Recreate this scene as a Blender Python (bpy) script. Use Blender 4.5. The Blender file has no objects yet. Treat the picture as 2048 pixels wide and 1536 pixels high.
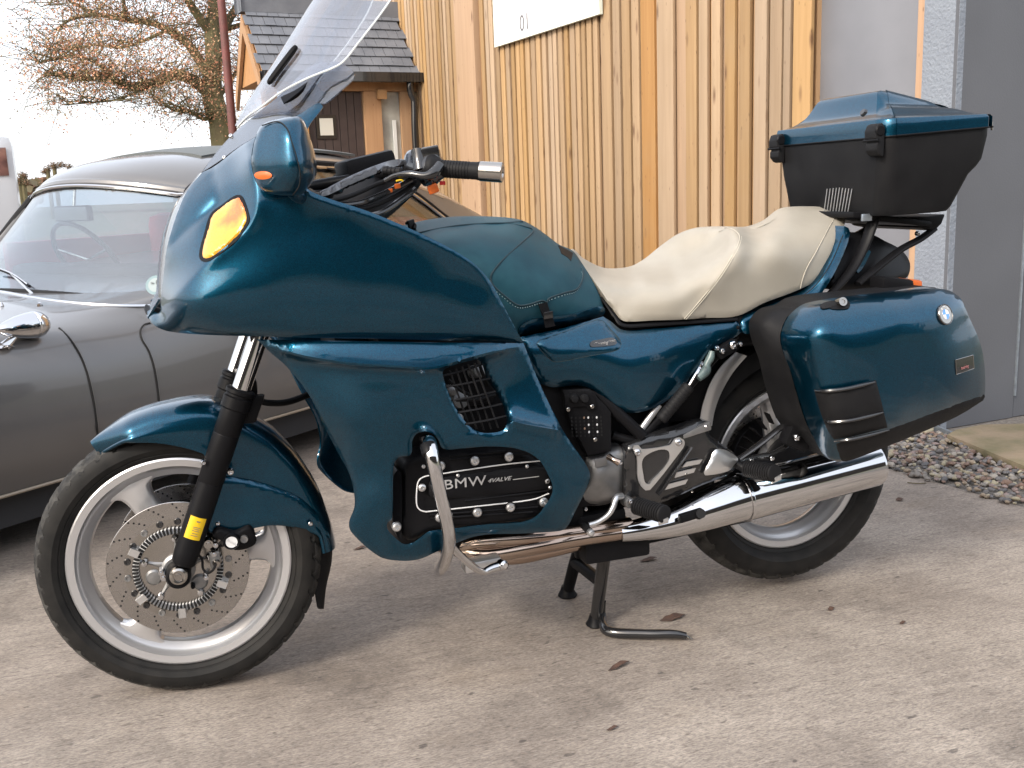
import bpy, math, random
import numpy as np
from mathutils import Vector, Matrix
from mathutils.geometry import delaunay_2d_cdt
from mathutils.bvhtree import BVHTree

random.seed(7)
RNG = np.random.default_rng(7)
SC = bpy.context.scene
COL = SC.collection
PI = math.pi

# ------------------------------------------------------------------ camera
CAM = np.array([0.0738, -2.3136, 1.1163])
YAW, PITCH, ROLL, FPX = 0.3065, 0.1943, -0.0383, 2011.6


def cam_axes():
    cy, sy = math.cos(YAW), math.sin(YAW)
    f = np.array([sy * math.cos(PITCH), cy * math.cos(PITCH), -math.sin(PITCH)])
    r = np.array([cy, -sy, 0.0])
    u = np.cross(r, f)
    c, s = math.cos(ROLL), math.sin(ROLL)
    return c * r + s * u, -s * r + c * u, f


AR, AU, AF = cam_axes()
camd = bpy.data.cameras.new('camera')
camo = bpy.data.objects.new('camera', camd)
COL.objects.link(camo)
camd.sensor_width = 36.0
camd.lens = 36.0 * FPX / 2048.0
camd.clip_start = 0.05
camd.clip_end = 2000.0
camo.matrix_world = Matrix(((AR[0], AU[0], -AF[0], CAM[0]), (AR[1], AU[1], -AF[1], CAM[1]),
                            (AR[2], AU[2], -AF[2], CAM[2]), (0, 0, 0, 1)))
SC.camera = camo

# ------------------------------------------------------------------ sky, sun, exposure
SUN_EL, SUN_AZ = math.radians(34), math.radians(236)     # azimuth clockwise from +Y
world = bpy.data.worlds.new('World')
SC.world = world
world.use_nodes = True
wn, wl = world.node_tree.nodes, world.node_tree.links
bg = wn['Background']
sky = wn.new('ShaderNodeTexSky')
sky.sky_type = 'NISHITA'
sky.sun_disc = False
sky.sun_elevation = SUN_EL
sky.sun_rotation = SUN_AZ
sky.air_density = 1.0
sky.dust_density = 6.0
sky.ozone_density = 1.5
veil = wn.new('ShaderNodeMixRGB')               # thin even cloud veil over the blue
veil.inputs[0].default_value = 0.45
veil.inputs[2].default_value = (9.0, 9.2, 9.6, 1)
wl.new(sky.outputs[0], veil.inputs[1])
wl.new(veil.outputs[0], bg.inputs[0])
bg.inputs[1].default_value = 0.15

sund = bpy.data.lights.new('sun', 'SUN')
sund.energy = 1.4
sund.angle = math.radians(10)
sund.color = (1.0, 0.95, 0.87)
suno = bpy.data.objects.new('sun', sund)
COL.objects.link(suno)
sdir = Vector((math.sin(SUN_AZ) * math.cos(SUN_EL), math.cos(SUN_AZ) * math.cos(SUN_EL), math.sin(SUN_EL)))
suno.rotation_euler = sdir.to_track_quat('Z', 'Y').to_euler()
suno.location = (0, 0, 20)

SC.view_settings.view_transform = 'Standard'
SC.view_settings.look = 'None'
SC.view_settings.exposure = 1.0
SC.view_settings.gamma = 1.0
SC.view_settings.use_curve_mapping = False
SC.render.engine = 'CYCLES'
SC.cycles.use_denoising = True
SC.cycles.max_bounces = 8
SC.cycles.transparent_max_bounces = 12


# ------------------------------------------------------------------ where a line of sight meets a plane
def ray(u, v):
    return AF + (u - 1024.0) / FPX * AR - (v - 768.0) / FPX * AU


def dep_y(u, v, y):
    return (y - CAM[1]) / ray(u, v)[1]


def at(u, v, t):
    return CAM + ray(u, v) * t


def py(u, v, y):
    return at(u, v, dep_y(u, v, y))


def pz(u, v, z=0.0):
    d = ray(u, v)
    return CAM + d * ((z - CAM[2]) / d[2])


def pplane(u, v, P, n):
    d = ray(u, v)
    return CAM + d * (((np.asarray(P) - CAM) @ n) / (d @ n))


def proj(X):
    w = np.asarray(X) - CAM
    return np.array([1024 + FPX * (w @ AR) / (w @ AF), 768 - FPX * (w @ AU) / (w @ AF)])


# ------------------------------------------------------------------ materials
def mat(name, col=(.5, .5, .5), rough=.5, metal=0., coat=0., coat_r=.03, spec=.5, bump=None, vary=None,
        emis=None, trans=None, ior=1.5, alpha=None, sheen=None):
    m = bpy.data.materials.new(name)
    m.use_nodes = True
    nt = m.node_tree
    b = nt.nodes['Principled BSDF']
    b.inputs['Base Color'].default_value = (*col, 1)
    b.inputs['Roughness'].default_value = rough
    b.inputs['Metallic'].default_value = metal
    b.inputs['Coat Weight'].default_value = coat
    b.inputs['Coat Roughness'].default_value = coat_r
    b.inputs['Specular IOR Level'].default_value = spec
    b.inputs['IOR'].default_value = ior
    if trans is not None:
        b.inputs['Transmission Weight'].default_value = trans
    tc = nt.nodes.new('ShaderNodeTexCoord')
    if vary:                                     # (scale, second colour, contrast)
        n = nt.nodes.new('ShaderNodeTexNoise')
        n.inputs['Scale'].default_value = vary[0]
        n.inputs['Detail'].default_value = 6
        nt.links.new(tc.outputs['Object'], n.inputs['Vector'])
        r = nt.nodes.new('ShaderNodeMapRange')
        r.inputs[1].default_value = .5 - vary[2]
        r.inputs[2].default_value = .5 + vary[2]
        nt.links.new(n.outputs[0], r.inputs[0])
        mx = nt.nodes.new('ShaderNodeMixRGB')
        mx.inputs[1].default_value = (*col, 1)
        mx.inputs[2].default_value = (*vary[1], 1)
        nt.links.new(r.outputs[0], mx.inputs[0])
        nt.links.new(mx.outputs[0], b.inputs['Base Color'])
        rr = nt.nodes.new('ShaderNodeMapRange')
        rr.inputs[3].default_value = max(rough - .06, .02)
        rr.inputs[4].default_value = min(rough + .08, 1)
        nt.links.new(n.outputs[0], rr.inputs[0])
        nt.links.new(rr.outputs[0], b.inputs['Roughness'])
    if bump:                                     # (scale, strength, distance)
        n2 = nt.nodes.new('ShaderNodeTexNoise')
        n2.inputs['Scale'].default_value = bump[0]
        n2.inputs['Detail'].default_value = 5
        nt.links.new(tc.outputs['Object'], n2.inputs['Vector'])
        bp = nt.nodes.new('ShaderNodeBump')
        bp.inputs['Strength'].default_value = bump[1]
        bp.inputs['Distance'].default_value = bump[2]
        nt.links.new(n2.outputs[0], bp.inputs['Height'])
        nt.links.new(bp.outputs[0], b.inputs['Normal'])
    return m


def glassy(name, tint, refl=.06, rough=.0, ior=1.5):
    """Thin clear sheet: Fresnel mirror over a tinted straight-through."""
    m = bpy.data.materials.new(name)
    m.use_nodes = True
    nt = m.node_tree
    nt.nodes.clear()
    out = nt.nodes.new('ShaderNodeOutputMaterial')
    tr = nt.nodes.new('ShaderNodeBsdfTransparent')
    tr.inputs[0].default_value = (*tint, 1)
    gl = nt.nodes.new('ShaderNodeBsdfGlossy')
    gl.inputs['Roughness'].default_value = rough
    lw = nt.nodes.new('ShaderNodeLayerWeight')
    lw.inputs[0].default_value = .5
    pw = nt.nodes.new('ShaderNodeMath'); pw.operation = 'POWER'; pw.inputs[1].default_value = 4.0
    nt.links.new(lw.outputs['Facing'], pw.inputs[0])
    ad = nt.nodes.new('ShaderNodeMath')
    ad.operation = 'MULTIPLY_ADD'
    ad.use_clamp = True
    ad.inputs[1].default_value = 1 - refl
    ad.inputs[2].default_value = refl
    nt.links.new(pw.outputs[0], ad.inputs[0])
    mx = nt.nodes.new('ShaderNodeMixShader')
    nt.links.new(ad.outputs[0], mx.inputs[0])
    nt.links.new(tr.outputs[0], mx.inputs[1])
    nt.links.new(gl.outputs[0], mx.inputs[2])
    nt.links.new(mx.outputs[0], out.inputs[0])
    return m


def flake_paint(name, col, deep, metal=.88, rough=.30):
    m = mat(name, col, rough, metal, coat=1.0, coat_r=.02)
    nt = m.node_tree
    nt.nodes['Principled BSDF'].inputs['Coat IOR'].default_value = 1.38
    b = nt.nodes['Principled BSDF']
    tc = nt.nodes.new('ShaderNodeTexCoord')
    vo = nt.nodes.new('ShaderNodeTexVoronoi')
    vo.inputs['Scale'].default_value = 1700
    nt.links.new(tc.outputs['Object'], vo.inputs['Vector'])
    sep = nt.nodes.new('ShaderNodeSeparateColor')
    nt.links.new(vo.outputs['Color'], sep.inputs[0])
    mx = nt.nodes.new('ShaderNodeMixRGB')
    mx.inputs[1].default_value = (*deep, 1)
    mx.inputs[2].default_value = (*col, 1)
    nt.links.new(sep.outputs[0], mx.inputs[0])
    nt.links.new(mx.outputs[0], b.inputs['Base Color'])
    # orange peel
    n = nt.nodes.new('ShaderNodeTexNoise')
    n.inputs['Scale'].default_value = 120
    nt.links.new(tc.outputs['Object'], n.inputs['Vector'])
    bp = nt.nodes.new('ShaderNodeBump')
    bp.inputs['Strength'].default_value = .012
    bp.inputs['Distance'].default_value = .01
    nt.links.new(n.outputs[0], bp.inputs['Height'])
    nt.links.new(bp.outputs[0], b.inputs['Coat Normal'])
    return m


M = {}
M['teal'] = flake_paint('teal_metallic_paint', (.0008, .086, .150), (.0003, .013, .036))
M['leather'] = mat('teal_leather', (.010, .048, .068), .48, 0, spec=.2, bump=(420, .25, .001), vary=(30, (.014, .06, .08), .15))
M['cream'] = mat('cream_vinyl', (.335, .308, .258), .45, 0, bump=(500, .18, .001), vary=(8, (.29, .263, .215), .2))
M['black'] = mat('gloss_black', (.012, .012, .013), .18, 0, coat=.6)
M['satin'] = mat('satin_black', (.007, .007, .008), .42, 0, spec=.10, bump=(300, .1, .001))
M['plastic'] = mat('black_plastic', (.009, .009, .010), .5, 0, spec=.11, bump=(700, .35, .001), vary=(12, (.014, .014, .015), .2))
M['casting'] = mat('black_casting', (.007, .007, .008), .48, .0, spec=.10, bump=(900, .35, .0008))
M['rubber'] = mat('rubber', (.008, .008, .009), .6, 0, spec=.18, bump=(400, .2, .001))
M['tyre'] = mat('tyre_rubber', (.010, .010, .010), .6, 0, spec=.18, bump=(500, .25, .001), vary=(25, (.018, .017, .016), .16))
M['tread'] = mat('worn_tread', (.016, .016, .016), .75, 0, spec=.3, bump=(240, .5, .002), vary=(40, (.055, .053, .049), .14))
M['chrome'] = mat('chrome', (.60, .60, .61), .06, 1.)
M['bronze'] = mat('heat_tinted_steel', (.34, .25, .20), .14, 1., vary=(7, (.44, .36, .30), .2))
M['steel'] = mat('brushed_steel', (.42, .40, .38), .2, 1., vary=(20, (.36, .34, .31), .2))
M['alu'] = mat('aluminium', (.62, .62, .62), .34, .9, bump=(200, .08, .001))
M['cast_alu'] = mat('cast_aluminium', (.30, .30, .30), .45, .85, bump=(260, .3, .001), vary=(30, (.22, .22, .22), .2))
M['rim'] = mat('silver_rim_paint', (.60, .60, .61), .30, .75, coat=.3)
M['disc'] = mat('brake_disc_steel', (.44, .42, .405), .26, 1., vary=(60, (.38, .36, .34), .3))
M['hole'] = mat('dark_hole', (.004, .004, .004), .9)
M['amber'] = mat('amber_lens', (.60, .13, .003), .15, 0, coat=1.0, bump=(300, .5, .002), vary=(11, (.70, .32, .004), .07))
M['orange'] = mat('orange_plastic', (.50, .10, .012), .35)
M['red'] = mat('red_plastic', (.45, .02, .02), .3)
M['yellow'] = mat('yellow_label', (.62, .40, .005), .45)
M['white'] = mat('white_paint', (.62, .62, .62), .4)
M['silverprint'] = mat('silver_print', (.5, .5, .5), .4, .5)
M['blue'] = mat('badge_blue', (.06, .25, .68), .2, coat=1)
M['screen'] = glassy('clear_acrylic', (.94, .95, .98), .16)
M['smoke'] = glassy('smoked_acrylic', (.50, .54, .60), .16, .05)
M['glass'] = glassy('headlight_glass', (.85, .87, .9), .25)


# ------------------------------------------------------------------ object helpers
WINV = {}


def link(o, parent=None, local=False):
    COL.objects.link(o)
    if parent is not None:
        o.parent = parent
        if not local:
            o.matrix_parent_inverse = WINV.get(parent.name, Matrix.Identity(4))
    return o


def tagit(o, label=None, cat=None, group=None, kind=None):
    if label: o['label'] = label
    if cat: o['category'] = cat
    if group: o['group'] = group
    if kind: o['kind'] = kind
    return o


def empty(name, loc, label, cat, group=None):
    o = bpy.data.objects.new(name, None)
    o.empty_display_size = .1
    o.location = [float(c) for c in loc]
    COL.objects.link(o)
    WINV[o.name] = Matrix.Translation(-Vector(o.location))
    return tagit(o, label, cat, group)


def mk(name, verts, faces, m, parent=None, smooth=True, sharp=35, local=False, midx=None):
    me = bpy.data.meshes.new(name)
    me.from_pydata([tuple(float(c) for c in p) for p in verts], [], [tuple(int(i) for i in f) for f in faces])
    for mm in (m if isinstance(m, (list, tuple)) else [m]):
        me.materials.append(mm)
    if smooth:
        me.polygons.foreach_set('use_smooth', [True] * len(me.polygons))
    if midx is not None:
        me.polygons.foreach_set('material_index', midx)
    me.update()
    if smooth and sharp:
        me.set_sharp_from_angle(angle=math.radians(sharp))
    o = bpy.data.objects.new(name, me)
    return link(o, parent, local)


def again(o, name=None, parent=None, local=False, mw=None):
    c = bpy.data.objects.new(name or o.name.split('.')[0], o.data)
    link(c, parent if parent is not None else o.parent, local)
    if mw is not None:
        c.matrix_basis = mw
    return c


def mirror(o, m=None):
    """The same part on the bike's right side (y -> -y)."""
    me = o.data.copy()
    co = np.empty(len(me.vertices) * 3)
    me.vertices.foreach_get('co', co)
    co = co.reshape(-1, 3)
    co[:, 1] *= -1
    me.vertices.foreach_set('co', co.ravel())
    me.flip_normals()
    me.update()
    c = bpy.data.objects.new(o.name.split('.')[0], me)
    link(c, o.parent)
    for ch in list(o.children):
        if ch.type == 'MESH' and ch.matrix_basis == Matrix.Identity(4):
            g = mirror(ch)
            g.parent = c
    return c


def cr(pts, n=6, closed=False):
    """Catmull-Rom through points of any dimension."""
    P = np.array([np.asarray(p, float) for p in pts])
    N = len(P)
    out = []
    segs = N if closed else N - 1
    for i in range(segs):
        if closed:
            p0, p1, p2, p3 = P[(i - 1) % N], P[i], P[(i + 1) % N], P[(i + 2) % N]
        else:
            p1, p2 = P[i], P[i + 1]
            p0 = P[i - 1] if i > 0 else 2 * p1 - p2
            p3 = P[i + 2] if i + 2 < N else 2 * p2 - p1
        for k in range(n):
            t = k / n
            out.append(.5 * ((2 * p1) + (-p0 + p2) * t + (2 * p0 - 5 * p1 + 4 * p2 - p3) * t * t + (-p0 + 3 * p1 - 3 * p2 + p3) * t ** 3))
    if not closed:
        out.append(P[-1])
    return np.array(out)


def tube(name, pts, r, m, parent=None, n=14, smooth=6, closed=False, flat=1.0, local=False):
    """Swept round bar; r one radius or one per point."""
    pts = [np.asarray(p, float) for p in pts]
    rr = list(r) if isinstance(r, (list, tuple)) else [r] * len(pts)
    A = np.array([[*p, q] for p, q in zip(pts, rr)])
    if smooth > 1 and len(A) > 2:
        A = cr(A, smooth, closed)
    P, R = A[:, :3], A[:, 3]
    K = len(P)
    T = np.gradient(P, axis=0) if not closed else np.roll(P, -1, 0) - np.roll(P, 1, 0)
    T /= np.linalg.norm(T, axis=1)[:, None]
    ref = np.array([0, 0, 1.]) if abs(T[0][2]) < .9 else np.array([1., 0, 0])
    a = np.cross(T[0], ref); a /= np.linalg.norm(a)
    V, Fc = [], []
    for i in range(K):
        a = a - (a @ T[i]) * T[i]; a /= np.linalg.norm(a)
        b = np.cross(T[i], a)
        for k in range(n):
            th = 2 * PI * k / n
            V.append(P[i] + R[i] * (math.cos(th) * a + math.sin(th) * b * flat))
    for i in range(K if closed else K - 1):
        j = (i + 1) % K
        for k in range(n):
            k2 = (k + 1) % n
            Fc.append((i * n + k, i * n + k2, j * n + k2, j * n + k))
    if not closed:
        Fc.append(tuple(range(n - 1, -1, -1)))
        Fc.append(tuple((K - 1) * n + k for k in range(n)))
    return mk(name, V, Fc, m, parent, local=local)


def lathe(name, prof, m, parent=None, c=(0, 0, 0), ax=(0, 1, 0), n=48, local=False, closed=False, midx=None, sharp=35, disp=None):
    """prof: (radius, distance along ax)."""
    ax = np.asarray(ax, float); ax = ax / np.linalg.norm(ax)
    ref = np.array([0, 0, 1.]) if abs(ax[2]) < .9 else np.array([1., 0, 0])
    e1 = np.cross(ref, ax); e1 /= np.linalg.norm(e1)
    e2 = np.cross(ax, e1)
    c = np.asarray(c, float)
    V, Fc, mi = [], [], []
    K = len(prof)
    for i, (r, h) in enumerate(prof):
        for k in range(n):
            th = 2 * PI * k / n
            q = r + (disp(th, i) if disp else 0)
            V.append(c + ax * h + q * (math.cos(th) * e1 + math.sin(th) * e2))
    for i in range(K if closed else K - 1):
        j = (i + 1) % K
        for k in range(n):
            k2 = (k + 1) % n
            Fc.append((i * n + k, i * n + k2, j * n + k2, j * n + k))
            mi.append(midx[i] if midx else 0)
    if not closed:
        if prof[0][0] > 1e-6: Fc.append(tuple(range(n - 1, -1, -1))); mi.append(midx[0] if midx else 0)
        if prof[-1][0] > 1e-6: Fc.append(tuple((K - 1) * n + k for k in range(n))); mi.append(midx[-1] if midx else 0)
    return mk(name, V, Fc, m, parent, local=local, midx=mi if midx else None, sharp=sharp)


def boxm(name, lo, hi, m, parent=None, bev=0., fr=None, local=False):
    """Box, edges rounded by bev; fr = (origin, ex, ey, ez) for a turned frame."""
    import bmesh
    bm = bmesh.new()
    bmesh.ops.create_cube(bm, size=1)
    lo, hi = np.asarray(lo, float), np.asarray(hi, float)
    for v in bm.verts:
        p = (lo + hi) / 2 + np.array(v.co) * (hi - lo)
        if fr:
            p = np.asarray(fr[0]) + p[0] * np.asarray(fr[1]) + p[1] * np.asarray(fr[2]) + p[2] * np.asarray(fr[3])
        v.co = Vector([float(c) for c in p])
    if bev:
        bmesh.ops.bevel(bm, geom=bm.edges[:], offset=bev, segments=2, affect='EDGES', profile=.6)
    bmesh.ops.recalc_face_normals(bm, faces=bm.faces)
    me = bpy.data.meshes.new(name)
    bm.to_mesh(me); bm.free()
    me.materials.append(m)
    if bev:
        me.polygons.foreach_set('use_smooth', [True] * len(me.polygons))
        me.set_sharp_from_angle(angle=math.radians(50))
    return link(bpy.data.objects.new(name, me), parent, local)


def rbf_fit(pts, vals, lam=.03):
    X = np.asarray(pts, float) / 100.
    n = len(X)
    d = np.linalg.norm(X[:, None] - X[None], axis=2)
    K = np.where(d > 0, d * d * np.log(d + 1e-12), 0) + np.eye(n) * lam
    Pm = np.c_[np.ones(n), X]
    A = np.zeros((n + 3, n + 3))
    A[:n, :n] = K; A[:n, n:] = Pm; A[n:, :n] = Pm.T
    w = np.linalg.solve(A, np.r_[vals, 0, 0, 0])

    def f(Q):
        Q = np.asarray(Q, float) / 100.
        d = np.linalg.norm(Q[:, None] - X[None], axis=2)
        return np.where(d > 0, d * d * np.log(d + 1e-12), 0) @ w[:n] + w[n] + Q @ w[n + 1:]
    return f


def resample(outline, step, smooth=True):
    """Outline of (u,v) or (u,v,1) for a sharp corner -> closed dense polyline."""
    P = [(p[0], p[1]) for p in outline]
    sh = [len(p) > 2 for p in outline]
    N = len(P)
    out = []
    for i in range(N):
        p1, p2 = np.array(P[i], float), np.array(P[(i + 1) % N], float)
        p0 = np.array(P[i - 1], float); p3 = np.array(P[(i + 2) % N], float)
        if sh[i] or not smooth: p0 = 2 * p1 - p2
        if sh[(i + 1) % N] or not smooth: p3 = 2 * p2 - p1
        L = np.linalg.norm(p2 - p1)
        k = max(1, int(L / step))
        # centripetal-ish: limit tangents by segment length
        m1 = (p2 - p0); m2 = (p3 - p1)
        for q in (m1, m2):
            l = np.linalg.norm(q)
            if l > 0: q *= L / l
        for j in range(k):
            t = j / k
            h = (2 * t**3 - 3 * t * t + 1, t**3 - 2 * t * t + t, -2 * t**3 + 3 * t * t, t**3 - t * t)
            out.append(h[0] * p1 + h[1] * m1 + h[2] * p2 + h[3] * m2)
    return np.array(out)


def inside(Q, poly):
    x, y = Q[:, 0], Q[:, 1]
    r = np.zeros(len(Q), bool)
    a = poly; b = np.roll(poly, -1, 0)
    for (x1, y1), (x2, y2) in zip(a, b):
        c = ((y1 > y) != (y2 > y)) & (x < (x2 - x1) * (y - y1) / (y2 - y1 + 1e-12) + x1)
        r ^= c
    return r


def bdist(Q, poly):
    a = poly; b = np.roll(poly, -1, 0)
    d = np.full(len(Q), 1e9)
    for p, q in zip(a, b):
        e = q - p
        t = np.clip(((Q - p) @ e) / (e @ e + 1e-12), 0, 1)
        d = np.minimum(d, np.linalg.norm(Q - (p + t[:, None] * e), axis=1))
    return d


def sdist(Q, line):
    """Signed distance to an open polyline (left of its direction, seen in the picture with v down, negative)."""
    L = np.asarray(line, float); Q = np.asarray(Q, float)
    best = np.full(len(Q), 1e9); sg = np.ones(len(Q))
    for a, b in zip(L[:-1], L[1:]):
        e = b - a
        t = np.clip(((Q - a) @ e) / (e @ e), 0, 1)
        w = Q - (a + t[:, None] * e); d = np.linalg.norm(w, axis=1)
        c = e[0] * (Q - a)[:, 1] - e[1] * (Q - a)[:, 0]
        k = d < best - 1e-9
        best = np.where(k, d, best); sg = np.where(k, np.sign(c), sg)
    return best * np.where(sg == 0, 1, sg)


def fold(line, slope, soft=6., lim=90.):
    """Skin bends away past the line, on its right-hand (positive) side."""
    line = cr(line, 6)
    def f(Q):
        d = sdist(Q, line)
        x = np.clip(d, -200, lim)
        return slope * soft * np.log1p(np.exp(np.clip(x / soft, -30, 30)))
    f.line = line; f.ws = (-soft * 1.6, -soft * .7, 0, soft * .7, soft * 1.6)
    return f


def ridge(line, amp, w1, w2=None, taper=0.):
    """A raised (amp < 0: towards the viewer) ridge or hollow along a line; widths on both sides."""
    line = cr(line, 6); w2 = w2 or w1
    cum = np.r_[0, np.cumsum(np.linalg.norm(np.diff(line, axis=0), axis=1))]
    def f(Q):
        Q = np.asarray(Q, float)
        d = sdist(Q, line); w = np.where(d > 0, w1, w2)
        r = amp * np.exp(-(np.sqrt(d * d + 6) - 2.45) / w)
        if taper:
            j = np.argmin(np.linalg.norm(Q[:, None] - line[None], axis=2), axis=1)
            s = cum[j]; r = r * np.clip(np.minimum(s, cum[-1] - s) / taper, 0, 1)
        return r
    f.line = line; f.ws = (-w2, -w2 * .45, -2, 0, 2, w1 * .45, w1)
    return f


def panel(name, outline, ctrl, m, parent=None, holes=(), step=9, thick=.003, roll=None, close=None, depth=dep_y, smooth=True, relief=None, raw=False, lam=.03, folds=(), ridges=()):
    """A shaped panel: outline seen along the line of sight, every point put at its own distance
    (ctrl: u, v, y of the surface), given real thickness or closed to the plane y=close."""
    out = resample(outline, step * .7, smooth)
    hs = [resample(h, step * .7, smooth) for h in holes]
    lo, hi = out.min(0), out.max(0)
    gx, gy = np.meshgrid(np.arange(lo[0] + step * .5, hi[0], step), np.arange(lo[1] + step * .5, hi[1], step))
    Q = np.c_[gx.ravel(), gy.ravel()]
    Q = Q[inside(Q, out)]
    ok = bdist(Q, out) > step * .45
    for h in hs:
        ok &= ~inside(Q, h) & (bdist(Q, h) > step * .45)
    Q = Q[ok]
    extra = []
    for g_ in list(folds) + list(ridges):
        L = g_.line
        cum = np.r_[0, np.cumsum(np.linalg.norm(np.diff(L, axis=0), axis=1))]
        ss = np.arange(0, cum[-1], step * .55)
        Lp = np.c_[np.interp(ss, cum, L[:, 0]), np.interp(ss, cum, L[:, 1])]
        T = np.gradient(Lp, axis=0); T /= np.linalg.norm(T, axis=1)[:, None] + 1e-9
        Nn = np.c_[-T[:, 1], T[:, 0]]
        for w in g_.ws:
            extra.append(Lp + Nn * w)
    if extra:
        kept = np.zeros((0, 2))
        for e in extra:
            e = e[inside(e, out)]
            if not len(e): continue
            ok = bdist(e, out) > 3.5
            for h in hs: ok &= ~inside(e, h) & (bdist(e, h) > 3.5)
            e = e[ok]
            if len(kept) and len(e):
                dd = np.linalg.norm(e[:, None] - kept[None], axis=2).min(1); e = e[dd > 2.0]
            kept = np.r_[kept, e]
        if len(kept):
            dd = np.array([np.min(np.linalg.norm(kept - q, axis=1)) for q in Q])
            Q = np.r_[Q[dd > step * .5], kept]
    V2 = list(out); edges = [(i, (i + 1) % len(out)) for i in range(len(out))]
    for h in hs:
        s = len(V2); V2 += list(h)
        edges += [(s + i, s + (i + 1) % len(h)) for i in range(len(h))]
    V2 += list(Q)
    r = delaunay_2d_cdt([Vector((float(p[0]), float(p[1]))) for p in V2], edges, [], 0, 1e-4)
    vv = np.array([(p.x, p.y) for p in r[0]])
    F = [tuple(f) for f in r[2]]
    cen = np.array([vv[list(f)].mean(0) for f in F])
    keep = inside(cen, out)
    for h in hs: keep &= ~inside(cen, h)
    F = [f for f, k in zip(F, keep) if k]
    used = sorted({i for f in F for i in f}); mp = {o: n for n, o in enumerate(used)}
    vv = vv[used]; F = [tuple(mp[i] for i in f) for f in F]
    cq = np.array([(c[0], c[1]) for c in ctrl], float)
    tcs = np.array([depth(c[0], c[1], c[2]) for c in ctrl])
    for g_ in folds: tcs = tcs - g_(cq)
    inv = 1.0 / tcs
    if len(ctrl) >= 4:
        t = 1.0 / rbf_fit(cq, inv, lam if len(ctrl) > 12 else 1e-4)(vv)
    else:
        A = np.array([[1, c[0], c[1]] for c in ctrl]); w = np.linalg.lstsq(A, inv, rcond=None)[0]
        t = 1.0 / (np.c_[np.ones(len(vv)), vv] @ w)
    for g_ in list(folds) + list(ridges): t = t + g_(vv)
    if roll:
        d = bdist(vv, out)
        for h in hs: d = np.minimum(d, bdist(vv, h))
        q = np.clip(1 - d / roll[1], 0, 1)
        t = t + roll[0] * (1 - np.sqrt(np.clip(1 - q * q, 0, 1)))
    if relief:
        t = t + relief(vv)
    X = np.array([at(p[0], p[1], k) for p, k in zip(vv, t)])
    nrm = np.zeros_like(X)
    fa = np.array(F)
    fn = np.cross(X[fa[:, 1]] - X[fa[:, 0]], X[fa[:, 2]] - X[fa[:, 0]])
    flip = ((CAM - X[fa[:, 0]]) * fn).sum(1) < 0
    fa[flip] = fa[flip][:, ::-1]; fn[flip] *= -1
    for k in range(3): np.add.at(nrm, fa[:, k], fn)
    nrm /= np.linalg.norm(nrm, axis=1)[:, None] + 1e-12
    if raw: return X, fa, nrm
    n = len(X)
    # boundary edges
    ec = {}
    for f in fa:
        for k in range(3):
            a, b = f[k], f[(k + 1) % 3]
            ec.setdefault((min(a, b), max(a, b)), []).append((a, b))
    bd = [v[0] for v in ec.values() if len(v) == 1]
    back = X - nrm * thick
    if close is not None:
        back = X.copy()
        back[:, 1] = np.maximum(X[:, 1] + .006, -X[:, 1] * .6) if close == 'mirror' else close
    V = list(X) + list(back)
    Fc = [tuple(f) for f in fa] + [tuple(n + i for i in f[::-1]) for f in fa]
    Fc += [(b, a, n + a, n + b) for a, b in bd]
    o = mk(name, V, Fc, m, parent, sharp=0)
    me = o.data
    # keep the front face smooth, rim edges crisp
    me.set_sharp_from_angle(angle=math.radians(48))
    return o


class Surf:
    """The depth law of a panel, to lay trim exactly on it."""
    def __init__(self, ctrl, folds=(), ridges=(), lam=.03):
        q = np.array([(c[0], c[1]) for c in ctrl], float)
        t = np.array([dep_y(*c[:3]) for c in ctrl])
        for g_ in folds: t = t - g_(q)
        self.f = rbf_fit(q, 1 / t, lam); self.g = list(folds) + list(ridges)

    def t(self, Q):
        Q = np.asarray(Q, float)
        r = 1 / self.f(Q)
        for g_ in self.g: r = r + g_(Q)
        return r

    def __call__(self, u, v, off=0.):
        return at(u, v, self.t([[u, v]])[0] - off)

    def lay(self, name, outline, m, par, off, th=.004, step=7, roll=None, gap=20, smooth=True, dome=0.):
        rs = resample(outline, gap, smooth); lo, hi = rs.min(0), rs.max(0)
        gx, gy = np.meshgrid(np.arange(lo[0] + 8, hi[0], gap), np.arange(lo[1] + 8, hi[1], gap)); Q = np.c_[gx.ravel(), gy.ravel()]
        Q = Q[inside(Q, rs)]; Q = Q[bdist(Q, rs) > 5] if len(Q) else Q
        A = np.r_[rs, Q] if len(Q) else rs
        d = bdist(A, rs)
        T = self.t(A) - off - dome * (1 - np.exp(-d / 20.))
        return panel(name, outline, [(a[0], a[1], t) for a, t in zip(A, T)], m, par, step=step, thick=th, roll=roll, depth=lambda u, v, t: t, lam=1e-4, smooth=smooth)


def bolt(parent, c, nrm=(0, -1, 0), r=.006, h=.004, m=None, name='bolt', _c={}):
    m = m or M['chrome']
    key = (round(r, 4), round(h, 4), m.name, name)
    nrm = Vector([float(x) for x in nrm]).normalized()
    q = nrm.to_track_quat('Z', 'Y').to_matrix().to_4x4()
    mw = Matrix.Translation(Vector([float(x) for x in c])) @ q
    if key not in _c:
        o = lathe(name, [(0, h * .35), (r * .34, h * .35), (r * .4, h), (r * .72, h * .92), (r * .95, h * .6), (r, h * .1), (r, -.002)], m, parent, ax=(0, 0, 1), n=14)
        o.matrix_basis = mw
        _c[key] = o
        return o
    return again(_c[key], name, parent, mw=mw)


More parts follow.
